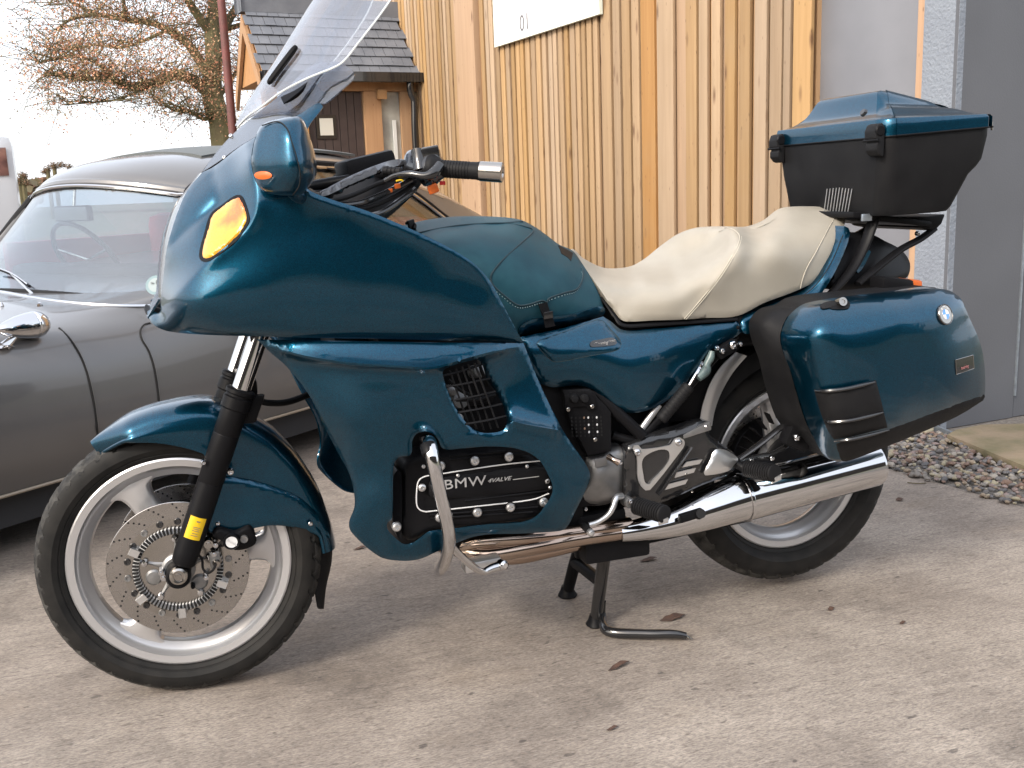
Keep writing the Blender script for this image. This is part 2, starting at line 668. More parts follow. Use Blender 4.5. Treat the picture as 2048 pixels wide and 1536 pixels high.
def text(name, s, size, o, ex, ey, m, parent=None, ext=.0006, align='CENTER', shear=0, sx=1.0, spacing=1.0):
    cu = bpy.data.curves.new(name, 'FONT')
    cu.body = s; cu.size = size; cu.extrude = ext; cu.align_x = align; cu.align_y = 'CENTER'
    cu.shear = shear; cu.space_character = spacing; cu.resolution_u = 3
    t = bpy.data.objects.new(name, cu)
    COL.objects.link(t)
    dg = bpy.context.evaluated_depsgraph_get()
    me = bpy.data.meshes.new_from_object(t.evaluated_get(dg))
    bpy.data.objects.remove(t)
    me.name = name
    ex = np.asarray(ex, float); ex /= np.linalg.norm(ex)
    ey = np.asarray(ey, float); ey = ey - (ey @ ex) * ex; ey /= np.linalg.norm(ey)
    ez = np.cross(ex, ey)
    for v in me.vertices:
        p = np.asarray(o, float) + ex * v.co.x * sx + ey * v.co.y + ez * v.co.z
        v.co = Vector([float(q) for q in p])
    me.materials.clear(); me.materials.append(m)
    return link(bpy.data.objects.new(name, me), parent)


def sheet(name, rows, m, parent=None, thick=0., nu=4, nv=4, closed_v=False, sharp=0, smoothr=True):
    """Smooth skin through a grid of 3-D points (rows of equal length)."""
    G = np.array([[np.asarray(p, float) for p in r] for r in rows])
    if smoothr:
        G = np.array([cr(r, nv) for r in G])
        G = np.array([cr(G[:, j], nu) for j in range(G.shape[1])]).transpose(1, 0, 2)
    a, b = G.shape[:2]
    V = list(G.reshape(-1, 3)); Fc = []
    for i in range(a - 1):
        for j in range(b - 1):
            Fc.append((i * b + j, i * b + j + 1, (i + 1) * b + j + 1, (i + 1) * b + j))
    if thick:
        du = np.gradient(G, axis=0); dv = np.gradient(G, axis=1)
        N = np.cross(du, dv); N /= np.linalg.norm(N, axis=2)[..., None] + 1e-12
        n0 = len(V)
        V += list((G - N * thick).reshape(-1, 3))
        Fc += [tuple(n0 + i for i in f[::-1]) for f in Fc[:]]
        rim = [(i, i + 1) for i in range(b - 1)] + [((a - 1) * b + i + 1, (a - 1) * b + i) for i in range(b - 1)]
        rim += [((i + 1) * b, i * b) for i in range(a - 1)] + [(i * b + b - 1, (i + 1) * b + b - 1) for i in range(a - 1)]
        Fc += [(q, p, n0 + p, n0 + q) for p, q in rim]
    return mk(name, V, Fc, m, parent, sharp=sharp or 50)


def prism(name, pts, n, thick, m, parent=None, bev=0., holes=None):
    """Flat plate: 3-D outline pushed along n by thick."""
    import bmesh
    bm = bmesh.new()
    P = [Vector([float(c) for c in p]) for p in pts]
    n = Vector([float(c) for c in n]).normalized()
    f = bm.faces.new([bm.verts.new(p) for p in P])
    r = bmesh.ops.extrude_face_region(bm, geom=[f])
    bmesh.ops.translate(bm, verts=[e for e in r['geom'] if isinstance(e, bmesh.types.BMVert)], vec=n * thick)
    bmesh.ops.recalc_face_normals(bm, faces=bm.faces)
    if bev:
        bmesh.ops.bevel(bm, geom=bm.edges[:], offset=bev, segments=2, affect='EDGES', profile=.6, clamp_overlap=True)
    bmesh.ops.triangulate(bm, faces=[f for f in bm.faces if len(f.verts) > 4])
    me = bpy.data.meshes.new(name); bm.to_mesh(me); bm.free()
    me.materials.append(m)
    if bev:
        me.polygons.foreach_set('use_smooth', [True] * len(me.polygons)); me.set_sharp_from_angle(angle=math.radians(40))
    return link(bpy.data.objects.new(name, me), parent)

# ================================================================== SETTING
def concrete_mat():
    m = bpy.data.materials.new('brushed_concrete')
    m.use_nodes = True
    nt = m.node_tree; N = nt.nodes; L = nt.links
    b = N['Principled BSDF']
    tc = N.new('ShaderNodeTexCoord')

    def noise(sc, det, map_sc=(1, 1, 1), rot=0, rough=.55, loc=(0, 0, 0)):
        mp = N.new('ShaderNodeMapping'); mp.inputs['Scale'].default_value = map_sc
        mp.inputs['Rotation'].default_value = (0, 0, rot); mp.inputs['Location'].default_value = loc
        L.new(tc.outputs['Object'], mp.inputs[0])
        n = N.new('ShaderNodeTexNoise'); n.inputs['Scale'].default_value = sc; n.inputs['Detail'].default_value = det
        n.inputs['Roughness'].default_value = rough
        L.new(mp.outputs[0], n.inputs['Vector']); return n.outputs[0]

    def rng(x, a, c, o0=0., o1=1.):
        r = N.new('ShaderNodeMapRange'); r.inputs[1].default_value = a; r.inputs[2].default_value = c
        r.inputs[3].default_value = o0; r.inputs[4].default_value = o1
        L.new(x, r.inputs[0]); return r.outputs[0]

    def mix(f, a, c, mode='MIX'):
        x = N.new('ShaderNodeMixRGB'); x.blend_type = mode
        if isinstance(f, float): x.inputs[0].default_value = f
        else: L.new(f, x.inputs[0])
        for i, q in ((1, a), (2, c)):
            if isinstance(q, tuple): x.inputs[i].default_value = (*q, 1)
            else: L.new(q, x.inputs[i])
        return x.outputs[0]
    A = math.radians(-8)
    streak = noise(26, 9, (.32, 1.6, 1), A, .68)      # broom marks
    fine = noise(170, 5, (.5, 1.5, 1), A, .7)
    big = noise(2.6, 7, (1, 1, 1), .4, .62)
    col = mix(rng(big, .35, .68), (.275, .238, .20), (.44, .392, .335))
    col = mix(rng(streak, .36, .64, .1, .7), mix(1.0, col, (.72, .70, .69), 'MULTIPLY'), mix(1.0, col, (1.12, 1.1, 1.08), 'MULTIPLY'))
    col = mix(rng(fine, .36, .58, .6, 0), col, (.055, .05, .053))
    mott = noise(95, 6, (.45, 1.35, 1), A, .62, (1, 7, 0))
    col = mix(rng(mott, .46, .66, 0, .30), col, mix(1.0, col, (.42, .38, .38), 'MULTIPLY'))
    stain = noise(2.6, 8, (1, 1, 1), 1.1, .72, (3, 1, 0))
    col = mix(rng(stain, .54, .72, 0, .6), col, (.07, .058, .05))
    warm = noise(4.2, 4, (.6, 1, 1), .2, .5, (9, 4, 0))
    col = mix(rng(warm, .58, .78, 0, .28), col, (.24, .18, .12))
    spots = noise(38, 2, (.55, 1, 1), A, .4, (5, 2, 0))
    col = mix(rng(spots, .70, .75, 0, .6), col, (.035, .028, .028))
    pits = noise(58, 3, (.36, 1.5, 1), A, .5, (2, 9, 0))
    col = mix(rng(pits, .60, .66, 0, .42), col, mix(1.0, col, (.34, .30, .31), 'MULTIPLY'))
    flecks = noise(150, 2, (.5, 1.3, 1), A, .5, (4, 1, 0))
    col = mix(rng(flecks, .64, .69, 0, .45), col, (.05, .044, .045))
    pale = noise(120, 2, (.5, 1.3, 1), A, .5, (8, 3, 0))
    col = mix(rng(pale, .62, .70, 0, .25), col, (.50, .46, .41))
    tone = noise(.55, 3, (1, 1, 1), .9, .5, (2, 2, 0))
    col = mix(rng(tone, .40, .62, .38, 0), col, mix(1.0, col, (.64, .60, .60), 'MULTIPLY'))
    L.new(col, b.inputs['Base Color'])
    b.inputs['Roughness'].default_value = .82
    bp = N.new('ShaderNodeBump'); bp.inputs['Strength'].default_value = .55; bp.inputs['Distance'].default_value = .004
    L.new(streak, bp.inputs['Height'])
    bp2 = N.new('ShaderNodeBump'); bp2.inputs['Strength'].default_value = .5; bp2.inputs['Distance'].default_value = .0015
    L.new(fine, bp2.inputs['Height']); L.new(bp.outputs[0], bp2.inputs['Normal'])
    L.new(bp2.outputs[0], b.inputs['Normal'])
    return m


M['concrete'] = concrete_mat()
M['field'] = mat('far_ground', (.16, .14, .10), .9, vary=(.4, (.10, .11, .06), .2))
g = mk('ground', [(-400, -400, -.006), (400, -400, -.006), (400, 400, -.006), (-400, 400, -.006)], [(0, 1, 2, 3)], M['field'], smooth=False)
tagit(g, kind='structure')

# wall line of the timber building: along WD (away), out of the wall WN (towards the yard)
WD = ray(-4, 411); WD[2] = 0; WD /= np.linalg.norm(WD)
WN = np.array([-WD[1], WD[0], 0.])
W0 = pz(1890, 862)
UZ = np.array([0, 0, 1.])


def wp(s, out, z):
    return W0 + WD * s + WN * out + UZ * z


def won(u, v, out=0.):
    """(along, height) of the wall plane, standing `out` proud, at a sight line."""
    X = pplane(u, v, W0 + WN * out, WN)
    return (X - W0) @ WD, X[2]


E0, E1 = pz(1770, 935), pz(2048, 1015)           # kerb line between concrete and gravel
ed = (E1 - E0) / np.linalg.norm(E1 - E0)
a0, a1 = E0 - ed * 14, E0 + ed * 5
slab = mk('concrete_yard', [(-14, -6, 0), (a1[0], -6, 0), (a1[0], a1[1], 0), (a0[0], a0[1], 0), (-14, 13, 0)], [(0, 1, 2, 3, 4)], M['concrete'], smooth=False)
tagit(slab, kind='structure')

# gravel bed
M['gravelbed'] = mat('gravel_bed', (.10, .09, .08), .95, vary=(60, (.2, .18, .16), .2), bump=(90, 1., .01))
G0, G1 = pz(1860, 858), pz(2048, 937)
gd = (G1 - G0) / np.linalg.norm(G1 - G0)
bed = mk('gravel_bed', [tuple(p) for p in (a0 + UZ * -.004, a1 + UZ * -.004, np.array([6.5, a1[1], -.004]), np.array([6.5, 13, -.004]))], [(0, 1, 2, 3)], M['gravelbed'], smooth=False)
tagit(bed, kind='structure')
import bmesh
bm = bmesh.new(); bmesh.ops.create_icosphere(bm, subdivisions=2, radius=1)
sv = np.array([v.co[:] for v in bm.verts]); sf = np.array([[v.index for v in f.verts] for f in bm.faces]); bm.free()
stone_cols = [(.30, .27, .24), (.20, .19, .19), (.38, .30, .22), (.26, .17, .13), (.42, .38, .33), (.16, .155, .16), (.34, .26, .24), (.45, .40, .28)]
smats = [mat('pebble', tuple(x * .68 for x in c), .75, bump=(60, .3, .003), vary=(30, tuple(x * .5 for x in c), .2)) for c in stone_cols]
V, Fc, mi = [], [], []
cnt = 0
for i in range(5200):
    al = RNG.uniform(-2.6, 1.25); ac = RNG.uniform(-.02, .66)
    p = E0 + ed * al
    q = p + np.array([1., 0, 0]) * ac
    # stop at the metal strip line
    if (q - G0)[0] * gd[1] - (q - G0)[1] * gd[0] < 0.01 and q[1] < G0[1] + .2: continue
    if (q - W0) @ WN < .02: continue
    sz = RNG.uniform(.006, .016) * (1.25 if RNG.random() < .15 else 1)
    sc = np.array([1, RNG.uniform(.6, .9), RNG.uniform(.4, .7)]) * sz
    th = RNG.uniform(0, 6.28); c, s = math.cos(th), math.sin(th)
    P = sv * (1 + .18 * np.sin(sv @ RNG.normal(size=(3, 3)) * 2.2)) * sc
    tl = RNG.normal() * .4
    P = P @ np.array([[1, 0, 0], [0, math.cos(tl), -math.sin(tl)], [0, math.sin(tl), math.cos(tl)]])
    P = P @ np.array([[c, -s, 0], [s, c, 0], [0, 0, 1]]) + q + UZ * (RNG.uniform(.0, .014) + .004)
    n = len(V); V += list(P); Fc += [tuple(n + f) for f in sf]; mi += [int(RNG.integers(0, 8))] * len(sf)
o = mk('gravel', V, Fc, smats, sharp=0, midx=mi); tagit(o, kind='stuff')
M['galv'] = mat('galvanised', (.42, .47, .52), .4, .8, vary=(50, (.3, .33, .37), .2))
st = G1 + gd * .6
nn = np.array([gd[1], -gd[0], 0]) * -1
o = prism('edging_strip', [G0 + UZ * 0, st, st + UZ * .03, G0 + UZ * .03], (-nn), .012, M['galv'])
tagit(o, 'galvanised metal edging strip between the gravel and the mossy stone slab', 'edging')
M['sand'] = mat('mossy_sandstone', (.25, .19, .125), .9, vary=(7, (.15, .13, .07), .16), bump=(25, .7, .012))
# stone slab beside the strip
bmf = []
S0 = [pz(1893, 868, .035), pz(2048, 931, .035), pz(2260, 1020, .035), pz(2500, 900, .035), pz(2250, 846, .035), pz(2048, 846, .035), pz(1962, 848, .035), pz(1912, 858, .035)]
for p_ in S0: p_[2] = 0
o = prism('stone_slab', [p + UZ * 0 for p in S0], UZ, .035, M['sand'], bev=.01)
tagit(o, 'worn mossy sandstone slab at the foot of the dark grey wall', 'slab')

# ------------------------------------------------------------------ timber building
def wood_mat(name, base, dark, knots=1.0):
    m = bpy.data.materials.new(name); m.use_nodes = True
    nt = m.node_tree; N = nt.nodes; L = nt.links; b = N['Principled BSDF']
    tc = N.new('ShaderNodeTexCoord'); oi = N.new('ShaderNodeObjectInfo')
    rnd = N.new('ShaderNodeMath'); rnd.operation = 'MULTIPLY'; rnd.inputs[1].default_value = 37.
    L.new(oi.outputs['Random'], rnd.inputs[0])
    mp = N.new('ShaderNodeMapping'); mp.inputs['Scale'].default_value = (30, 30, 1.3); L.new(tc.outputs['Object'], mp.inputs[0])
    gr = N.new('ShaderNodeTexNoise'); gr.noise_dimensions = '4D'; gr.inputs['Scale'].default_value = 1.6; gr.inputs['Detail'].default_value = 7
    L.new(mp.outputs[0], gr.inputs['Vector']); L.new(rnd.outputs[0], gr.inputs['W'])
    r1 = N.new('ShaderNodeMapRange'); r1.inputs[1].default_value = .25; r1.inputs[2].default_value = .85; L.new(gr.outputs[0], r1.inputs[0])
    c1 = N.new('ShaderNodeMixRGB'); c1.inputs[1].default_value = (*base, 1); c1.inputs[2].default_value = (*dark, 1); L.new(r1.outputs[0], c1.inputs[0])
    # per-board tint
    hs = N.new('ShaderNodeHueSaturation')
    v = N.new('ShaderNodeMapRange'); v.inputs[3].default_value = .74; v.inputs[4].default_value = 1.16; L.new(oi.outputs['Random'], v.inputs[0]); L.new(v.outputs[0], hs.inputs['Value'])
    s2 = N.new('ShaderNodeMath'); s2.operation = 'FRACT'; L.new(rnd.outputs[0], s2.inputs[0])
    sr = N.new('ShaderNodeMapRange'); sr.inputs[3].default_value = .72; sr.inputs[4].default_value = 1.1; L.new(s2.outputs[0], sr.inputs[0]); L.new(sr.outputs[0], hs.inputs['Saturation'])
    L.new(c1.outputs[0], hs.inputs['Color'])
    # knots
    mk2 = N.new('ShaderNodeMapping'); mk2.inputs['Scale'].default_value = (15, 15, 4.6); L.new(tc.outputs['Object'], mk2.inputs[0])
    vo = N.new('ShaderNodeTexVoronoi'); vo.voronoi_dimensions = '4D'; vo.inputs['Scale'].default_value = 1.; L.new(mk2.outputs[0], vo.inputs['Vector']); L.new(rnd.outputs[0], vo.inputs['W'])
    kr = N.new('ShaderNodeMapRange'); kr.inputs[1].default_value = .27; kr.inputs[2].default_value = .07; kr.inputs[3].default_value = 0; kr.inputs[4].default_value = .85 * knots
    L.new(vo.outputs['Distance'], kr.inputs[0])
    mk3 = N.new('ShaderNodeMapping'); mk3.inputs['Scale'].default_value = (42, 42, 15); mk3.inputs['Location'].default_value = (3, 5, 7); L.new(tc.outputs['Object'], mk3.inputs[0])
    vo3 = N.new('ShaderNodeTexVoronoi'); vo3.voronoi_dimensions = '4D'; vo3.inputs['Scale'].default_value = 1.; L.new(mk3.outputs[0], vo3.inputs['Vector']); L.new(rnd.outputs[0], vo3.inputs['W'])
    kr3 = N.new('ShaderNodeMapRange'); kr3.inputs[1].default_value = .2; kr3.inputs[2].default_value = .08; kr3.inputs[3].default_value = 0; kr3.inputs[4].default_value = .6
    L.new(vo3.outputs['Distance'], kr3.inputs[0])
    c0 = N.new('ShaderNodeMixRGB'); c0.inputs[2].default_value = (.08, .04, .02, 1); L.new(kr3.outputs[0], c0.inputs[0]); L.new(hs.outputs[0], c0.inputs[1])
    c2 = N.new('ShaderNodeMixRGB'); c2.inputs[2].default_value = (.10, .045, .02, 1); L.new(kr.outputs[0], c2.inputs[0]); L.new(c0.outputs[0], c2.inputs[1])
    # weathering patches
    wn_ = N.new('ShaderNodeTexNoise'); wn_.noise_dimensions = '4D'; wn_.inputs['Scale'].default_value = 2.4; wn_.inputs['Detail'].default_value = 4
    L.new(tc.outputs['Object'], wn_.inputs['Vector']); L.new(rnd.outputs[0], wn_.inputs['W'])
    wr = N.new('ShaderNodeMapRange'); wr.inputs[1].default_value = .5; wr.inputs[2].default_value = .75; wr.inputs[4].default_value = .4; L.new(wn_.outputs[0], wr.inputs[0])
    c3 = N.new('ShaderNodeMixRGB'); c3.inputs[2].default_value = (.30, .21, .12, 1); L.new(wr.outputs[0], c3.inputs[0]); L.new(c2.outputs[0], c3.inputs[1])
    L.new(c3.outputs[0], b.inputs['Base Color']); b.inputs['Roughness'].default_value = .75
    bp = N.new('ShaderNodeBump'); bp.inputs['Strength'].default_value = .4; bp.inputs['Distance'].default_value = .002
    L.new(gr.outputs[0], bp.inputs['Height']); L.new(bp.outputs[0], b.inputs['Normal'])
    return m


M['batten'] = wood_mat('pale_larch', (.375, .245, .125), (.275, .17, .08))
M['boardback'] = wood_mat('warm_larch', (.40, .235, .11), (.31, .18, .08))  # slightly more orange than the battens, for the recessed boards
M['post'] = wood_mat('orange_larch', (.37, .215, .095), (.29, .155, .062))
M['oak'] = wood_mat('oak_frame', (.42, .215, .075), (.32, .15, .045))
M['greydoor'] = mat('grey_door_paint', (.145, .15, .168), .5, vary=(3, (.185, .19, .21), .2), bump=(300, .15, .001))
M['render'] = mat('grey_render', (.18, .20, .235), .8, bump=(75, .8, .008), vary=(6, (.21, .235, .27), .2))
M['darkwall'] = mat('dark_grey_wall', (.085, .089, .10), .75, bump=(140, .35, .002), vary=(2.5, (.10, .105, .118), .2))
M['slate'] = mat('slate', (.105, .115, .135), .55, vary=(6, (.15, .16, .18), .2), bump=(40, .5, .004))

bld = empty('timber_building', wp(3, -1, 0), 'timber clad building with pale vertical battens and grey side door', 'building')
Z1 = 4.2
FRW = (W0, WD, WN, UZ)
# core volumes (behind the cladding)
boxm('back_wall', (.86, -.20, 0), (9.5, -.03, Z1), M['boardback'], bld, fr=FRW)
# boards between the battens: one every pitch, recessed
bat = None


def strip(name, s0, s1, o0, o1, m, z0=.05, z1=Z1):
    o = boxm(name, (0, 0, 0), (1, 1, 1), m, bld)
    return o


unit = {}


def slat(name, s0, s1, out0, out1, m, z0=.06, z1=Z1):
    k = (name, m.name)
    q = Matrix(((WD[0], WN[0], 0, 0), (WD[1], WN[1], 0, 0), (0, 0, 1, 0), (0, 0, 0, 1)))
    p = wp((s0 + s1) / 2, (out0 + out1) / 2, (z0 + z1) / 2)
    w, d = round((s1 - s0) * 500) / 500, out1 - out0
    key = (m.name, w, round(d, 3), round(z1 - z0, 2))
    mw = Matrix.Translation(Vector([float(c) for c in p])) @ q
    if key not in unit:
        o = boxm(name, (-w / 2, -d / 2, -(z1 - z0) / 2), (w / 2, d / 2, (z1 - z0) / 2), m, bld, bev=.002)
        o.matrix_basis = mw; unit[key] = o; return o
    return again(unit[key], name, bld, mw=mw)


near = [(1203, 1221), (1226, 1239), (1244, 1259), (1263, 1277), (1313, 1345), (1370, 1391), (1396, 1413), (1421, 1438),
        (1448, 1467), (1476, 1497), (1506, 1530), (1537, 1560), (1564, 1577), (1583, 1618)]
for u0, u1 in near:
    s1, _ = won(u0, 200, .025); s0, _ = won(u1, 200, .025)
    slat('batten', s0, s1, .0, .020, M['batten'])
s = won(1200, 200, .025)[0] + .028
RR = random.Random(3)
pl0, pl1 = won(952, 200, .05)[0], won(914, 200, .05)[0]
while s < 9.2:
    w = RR.uniform(.046, .066)
    if not (s + w > pl0 - .02 and s < pl1 + .02):
        slat('batten', s, s + w, .0, .016 + RR.uniform(0, .007), M['batten'])
    s += w + RR.uniform(.018, .028)
slat('corner_post', pl0, pl1, -.01, .045, M['post'])
slat('corner_post', won(1313, 200, 0)[0], won(1286, 200, 0)[0], -.02, .012, M['post'])
# recessed boards seen in the gaps
s = .88
while s < 9.2:
    w = RR.uniform(.10, .15)
    slat('board', s, s + w - .003, -.03, -.006 + RR.uniform(-.004, .002), M['boardback'])
    s += w
# door, frame, reveal, pillar
sj, sk = won(1848, 100, -.06)[0], won(1636, 100, -.06)[0]
slat('door', sj, sk, -.10, -.055, M['greydoor'], .03, Z1 - .3)
door = slat('door_frame', sk, sk + .06, -.12, -.02, M['greydoor'], .02)
for v in (40, 135, 260, 400):
    s_, z_ = won(1632, v, -.04)
    lathe('hinge', [(0, -.085), (.009, -.085), (.009, -.03), (.0075, -.029), (.0075, -.026), (.009, -.025), (.009, .025), (.0075, .026), (.0075, .029), (.009, .03), (.009, .085), (0, .085)], M['greydoor'], bld, c=wp(s_, -.045, z_), ax=(0, 0, 1), n=12)
sp = won(1915, 100, 0)[0]
slat('door_trim', sj - .045, sj - .004, -.10, -.012, M['oak'], .04)
boxm('render_pier', (sp, -.4, 0), (sj - .045, -.003, Z1), M['render'], bld, fr=FRW)
# right return wall, facing the yard end
nwr = ray(1980, 500); nwr[2] = 0; nwr /= np.linalg.norm(nwr)
ex = np.cross(nwr, UZ) * 1.0
C0 = wp(sp, 0, 0)
rx = np.array([math.cos(.10), math.sin(.10), 0]); ry = np.array([-rx[1], rx[0], 0])
o = boxm('grey_wall', (.002, 0.002, 0), (.44, .03, Z1), M['darkwall'], bld, fr=(C0, rx, ry, UZ))
o = boxm('grey_wall', (.446, .006, 0), (9.2, .25, Z1), M['darkwall'], bld, fr=(C0, rx, ry, UZ))
boxm('joint_strip', (.438, -.004, .1), (.449, .004, Z1), M['galv'], bld, fr=(C0, rx, ry, UZ))

# sign board on the battens
s1, z1 = won(990, 95, .05); s0, z0 = won(1200, 28, .05)
zb = (z0 + z1) / 2
sign = empty('sign_board', wp((s0 + s1) / 2, .05, zb), 'white sign board with a thin frame fixed high on the timber battens', 'sign')
M['signwhite'] = mat('sign_white', (.82, .82, .83), .35)
M['signframe'] = mat('sign_edge', (.66, .70, .62), .5)
boxm('board', (s0 + .02, .034, zb + .02), (s1 - .02, .046, 3.7), M['signwhite'], sign, fr=FRW)
for nm, lo, hi in (('frame', (s0, .03, zb), (s1, .055, zb + .022)), ('frame', (s1 - .022, .03, zb + .0225), (s1, .055, 3.7)), ('frame', (s0, .03, zb + .0225), (s0 + .022, .055, 3.7))):
    boxm(nm, lo, hi, M['signframe'], sign, fr=FRW)
M['greyink'] = mat('grey_ink', (.12, .12, .13), .6)
M['darkink'] = mat('dark_ink', (.06, .06, .06), .6)
sa, za = won(1049, 46, .047)
text('lettering', '01', .16, wp(sa, .0475, za), -WD, UZ, M['greyink'], sign, sx=1.0)
sa, za = won(992, 91, .047); sb, zb2 = won(1064, 64, .047)
boxm('rule_line', (sb, .046, za - .004), (sa, .0475, za + .004), M['greyink'], sign, fr=FRW)

# ------------------------------------------------------------------ porch
porch = empty('porch', wp(6.4, .6, 0), 'slate roofed porch with orange oak posts and a dark plank door', 'porch')
se, ze = won(843, 152); sr_, zr_ = won(795, 27)
# how far the eave and ridge reach out: ends at px 520 / 492
Pe = pplane(519, 158, wp(se, 0, 0), WD); oe = (Pe - W0) @ WN
Pr = pplane(492, 34, wp(sr_, 0, 0), WD); orr = (Pr - W0) @ WN
LEN = (oe + orr) / 2
rows, colsn = 7, 15
up = np.array([sr_ - se, 0, zr_ - ze])
for i in range(rows):
    f0, f1 = i / rows, (i + 1) / rows
    for j in range(colsn):
        w = LEN / colsn
        x0 = j * w + (w / 2 if i % 2 else 0); x1 = min(x0 + w, LEN + .03) - .004
        if i % 2 and j == 0:
            pass
        lift = .016 + random.uniform(0, .006)
        A_ = lambda x, f, l: wp(se + (sr_ - se) * f - l * .75, x, ze + (zr_ - ze) * f + l * .66)
        pts = [A_(x0, f0 - .02, lift), A_(x1, f0 - .02, lift), A_(x1, f1, .004), A_(x0, f1, .004)]
        prism('slate', pts, WD * -.7 + UZ * .7, .007, M['slate'], porch)
boxm('ridge_tile', (sr_ - .07, -.0, zr_ - .03), (sr_ + .09, LEN + .03, zr_ + .07), M['slate'], porch, bev=.02, fr=FRW)
# roof deck under the slates, far slope, gable timber
dk = [wp(se, 0, ze - .03), wp(sr_, 0, zr_ - .03), wp(sr_ + (sr_ - se), 0, ze - .03)]
prism('roof_deck', dk, WN, LEN - .02, M['oak'], porch)
gb = [wp(se - .02, LEN - .01, ze - .10), wp(sr_, LEN - .01, zr_ - .06), wp(sr_ + (sr_ - se), LEN - .01, ze - .10), wp(sr_ + (sr_ - se), LEN - .01, ze - .22), wp(sr_, LEN - .01, zr_ - .22), wp(se - .02, LEN - .01, ze - .22)]
prism('barge_board', gb, WN, .03, M['oak'], porch)
boxm('gable_post', (se + .02, LEN - .12, .1), (se + .14, LEN - .01, ze - .1), M['oak'], porch, fr=FRW)
boxm('gutter', (se - .09, 0, ze - .04), (se - .01, LEN, ze + .0), M['black'], porch, bev=.02, fr=FRW)
# front side under the eave
sf_ = se + .06


def fo(u, v):
    X = pplane(u, v, wp(sf_, 0, 0), WD); return (X - W0) @ WN, X[2]


boxm('beam', (sf_, .0, fo(760, 182)[1]), (sf_ + .12, LEN - .1, ze - .05), M['oak'], porch, fr=FRW)
boxm('rafter_end', (sf_ - .05, fo(760, 165)[0] - .04, ze - .2), (sf_ - .001, fo(760, 165)[0] + .04, ze - .12), M['oak'], porch, fr=FRW)
zt = fo(760, 182)[1] - .002
for a, b_ in ((764, 730), (830, 803)):
    boxm('post', (sf_ + .01, fo(a, 220)[0], 0), (sf_ + .11, fo(b_, 220)[0], zt), M['oak'], porch, fr=FRW)
o0_, o1_ = fo(729, 240)[0], fo(618, 240)[0]
M['darkplank'] = mat('dark_stained_planks', (.035, .022, .02), .6, vary=(14, (.05, .034, .03), .2))
npl = 7
for i in range(npl):
    w = (o1_ - o0_) / npl
    d_ = boxm('door_plank', (sf_ + .05, o0_ + i * w + .003, .05), (sf_ + .09, o0_ + (i + 1) * w - .003, zt), M['darkplank'], porch, fr=FRW)
boxm('gable_post', (sf_ + .01, o1_ + .004, 0), (sf_ + .11, o1_ + .12, zt), M['oak'], porch, fr=FRW)
wa, wb = fo(641, 236), fo(670, 270)
M['palepane'] = mat('frosted_pane', (.55, .54, .48), .3)  # plain pale colour for the door pane
fr_ = boxm('door_window', (sf_ + .04, min(wa[0], wb[0]) - .03, min(wa[1], wb[1]) - .03), (sf_ + .05, max(wa[0], wb[0]) + .03, max(wa[1], wb[1]) + .03), M['black'], porch, fr=FRW)
boxm('pane', (sf_ + .034, min(wa[0], wb[0]), min(wa[1], wb[1])), (sf_ + .0395, max(wa[0], wb[0]), max(wa[1], wb[1])), M['palepane'], fr_, fr=FRW)
M['sideglass'] = mat('window_glass', (.20, .21, .20), .05, 0, coat=1, vary=(3, (.42, .42, .38), .12))
pa, pb = fo(804, 240)[0], fo(765, 240)[0]
boxm('side_light', (sf_ + .05, pa + .002, 0), (sf_ + .06, pb - .002, zt), M['sideglass'], porch, fr=FRW)
M['pvc'] = mat('white_frame', (.6, .6, .58), .5)
boxm('inner_frame', (sf_ + .03, pa + (pb - pa) * .25, 0), (sf_ + .045, pa + (pb - pa) * .42, zt - .25), M['pvc'], porch, fr=FRW)
# downpipe
tp = fo(820, 165); bt = fo(826, 300)
Pd = lambda u, v, s_=0: pplane(u, v, wp(se - .03, 0, 0), WD)
dp = tube('downpipe', [Pd(822, 155), Pd(820, 172), Pd(823, 188), Pd(828, 200), Pd(829, 215), Pd(832, 300), wp(se - .03, (Pd(834, 300) - W0) @ WN, 0.02)], .033, M['black'], porch, n=12)
# dark gable roof of the house behind
M['housewall'] = mat('house_wall', (.35, .30, .24), .8)
hs_ = empty('house', pz(600, 420) + np.array([0, 0, 0]), 'dark roofed house behind the porch, only its eave showing', 'house')
hA = at(590, 30, 16.); hB = at(640, 30, 16.)
dv = hB - hA; dv[2] = 0; dv /= np.linalg.norm(dv); dn = np.cross(dv, UZ)
boxm('wall', (0, 0, -6), (5, 5, .0), M['housewall'], hs_, fr=(hA, dv, -dn, UZ))
prism('roof', [hA - dv * .3 + UZ * .05, hA + dv * 5.3 + UZ * .05, hA + dv * 5.3 + UZ * 3, hA + dv * 1.5 + UZ * 3], -dn, 5, M['slate'], hs_)

# ------------------------------------------------------------------ red-brown pole
P0, P1 = at(466, 265, 9.5), at(450, -60, 9.5)
M['polepaint'] = mat('rusty_pole_paint', (.16, .045, .04), .6, vary=(8, (.09, .04, .035), .2))
gz = P0.copy(); gz[2] = 0.; P1v = P0.copy(); P1v[2] = P1[2]
o = tube('flag_pole', [gz, P0 * .5 + gz * .5, P0, P1v], [.045, .043, .04, .036], M['polepaint'], n=14, smooth=1)
tagit(o, 'slim red brown metal pole standing in front of the autumn oak', 'pole')

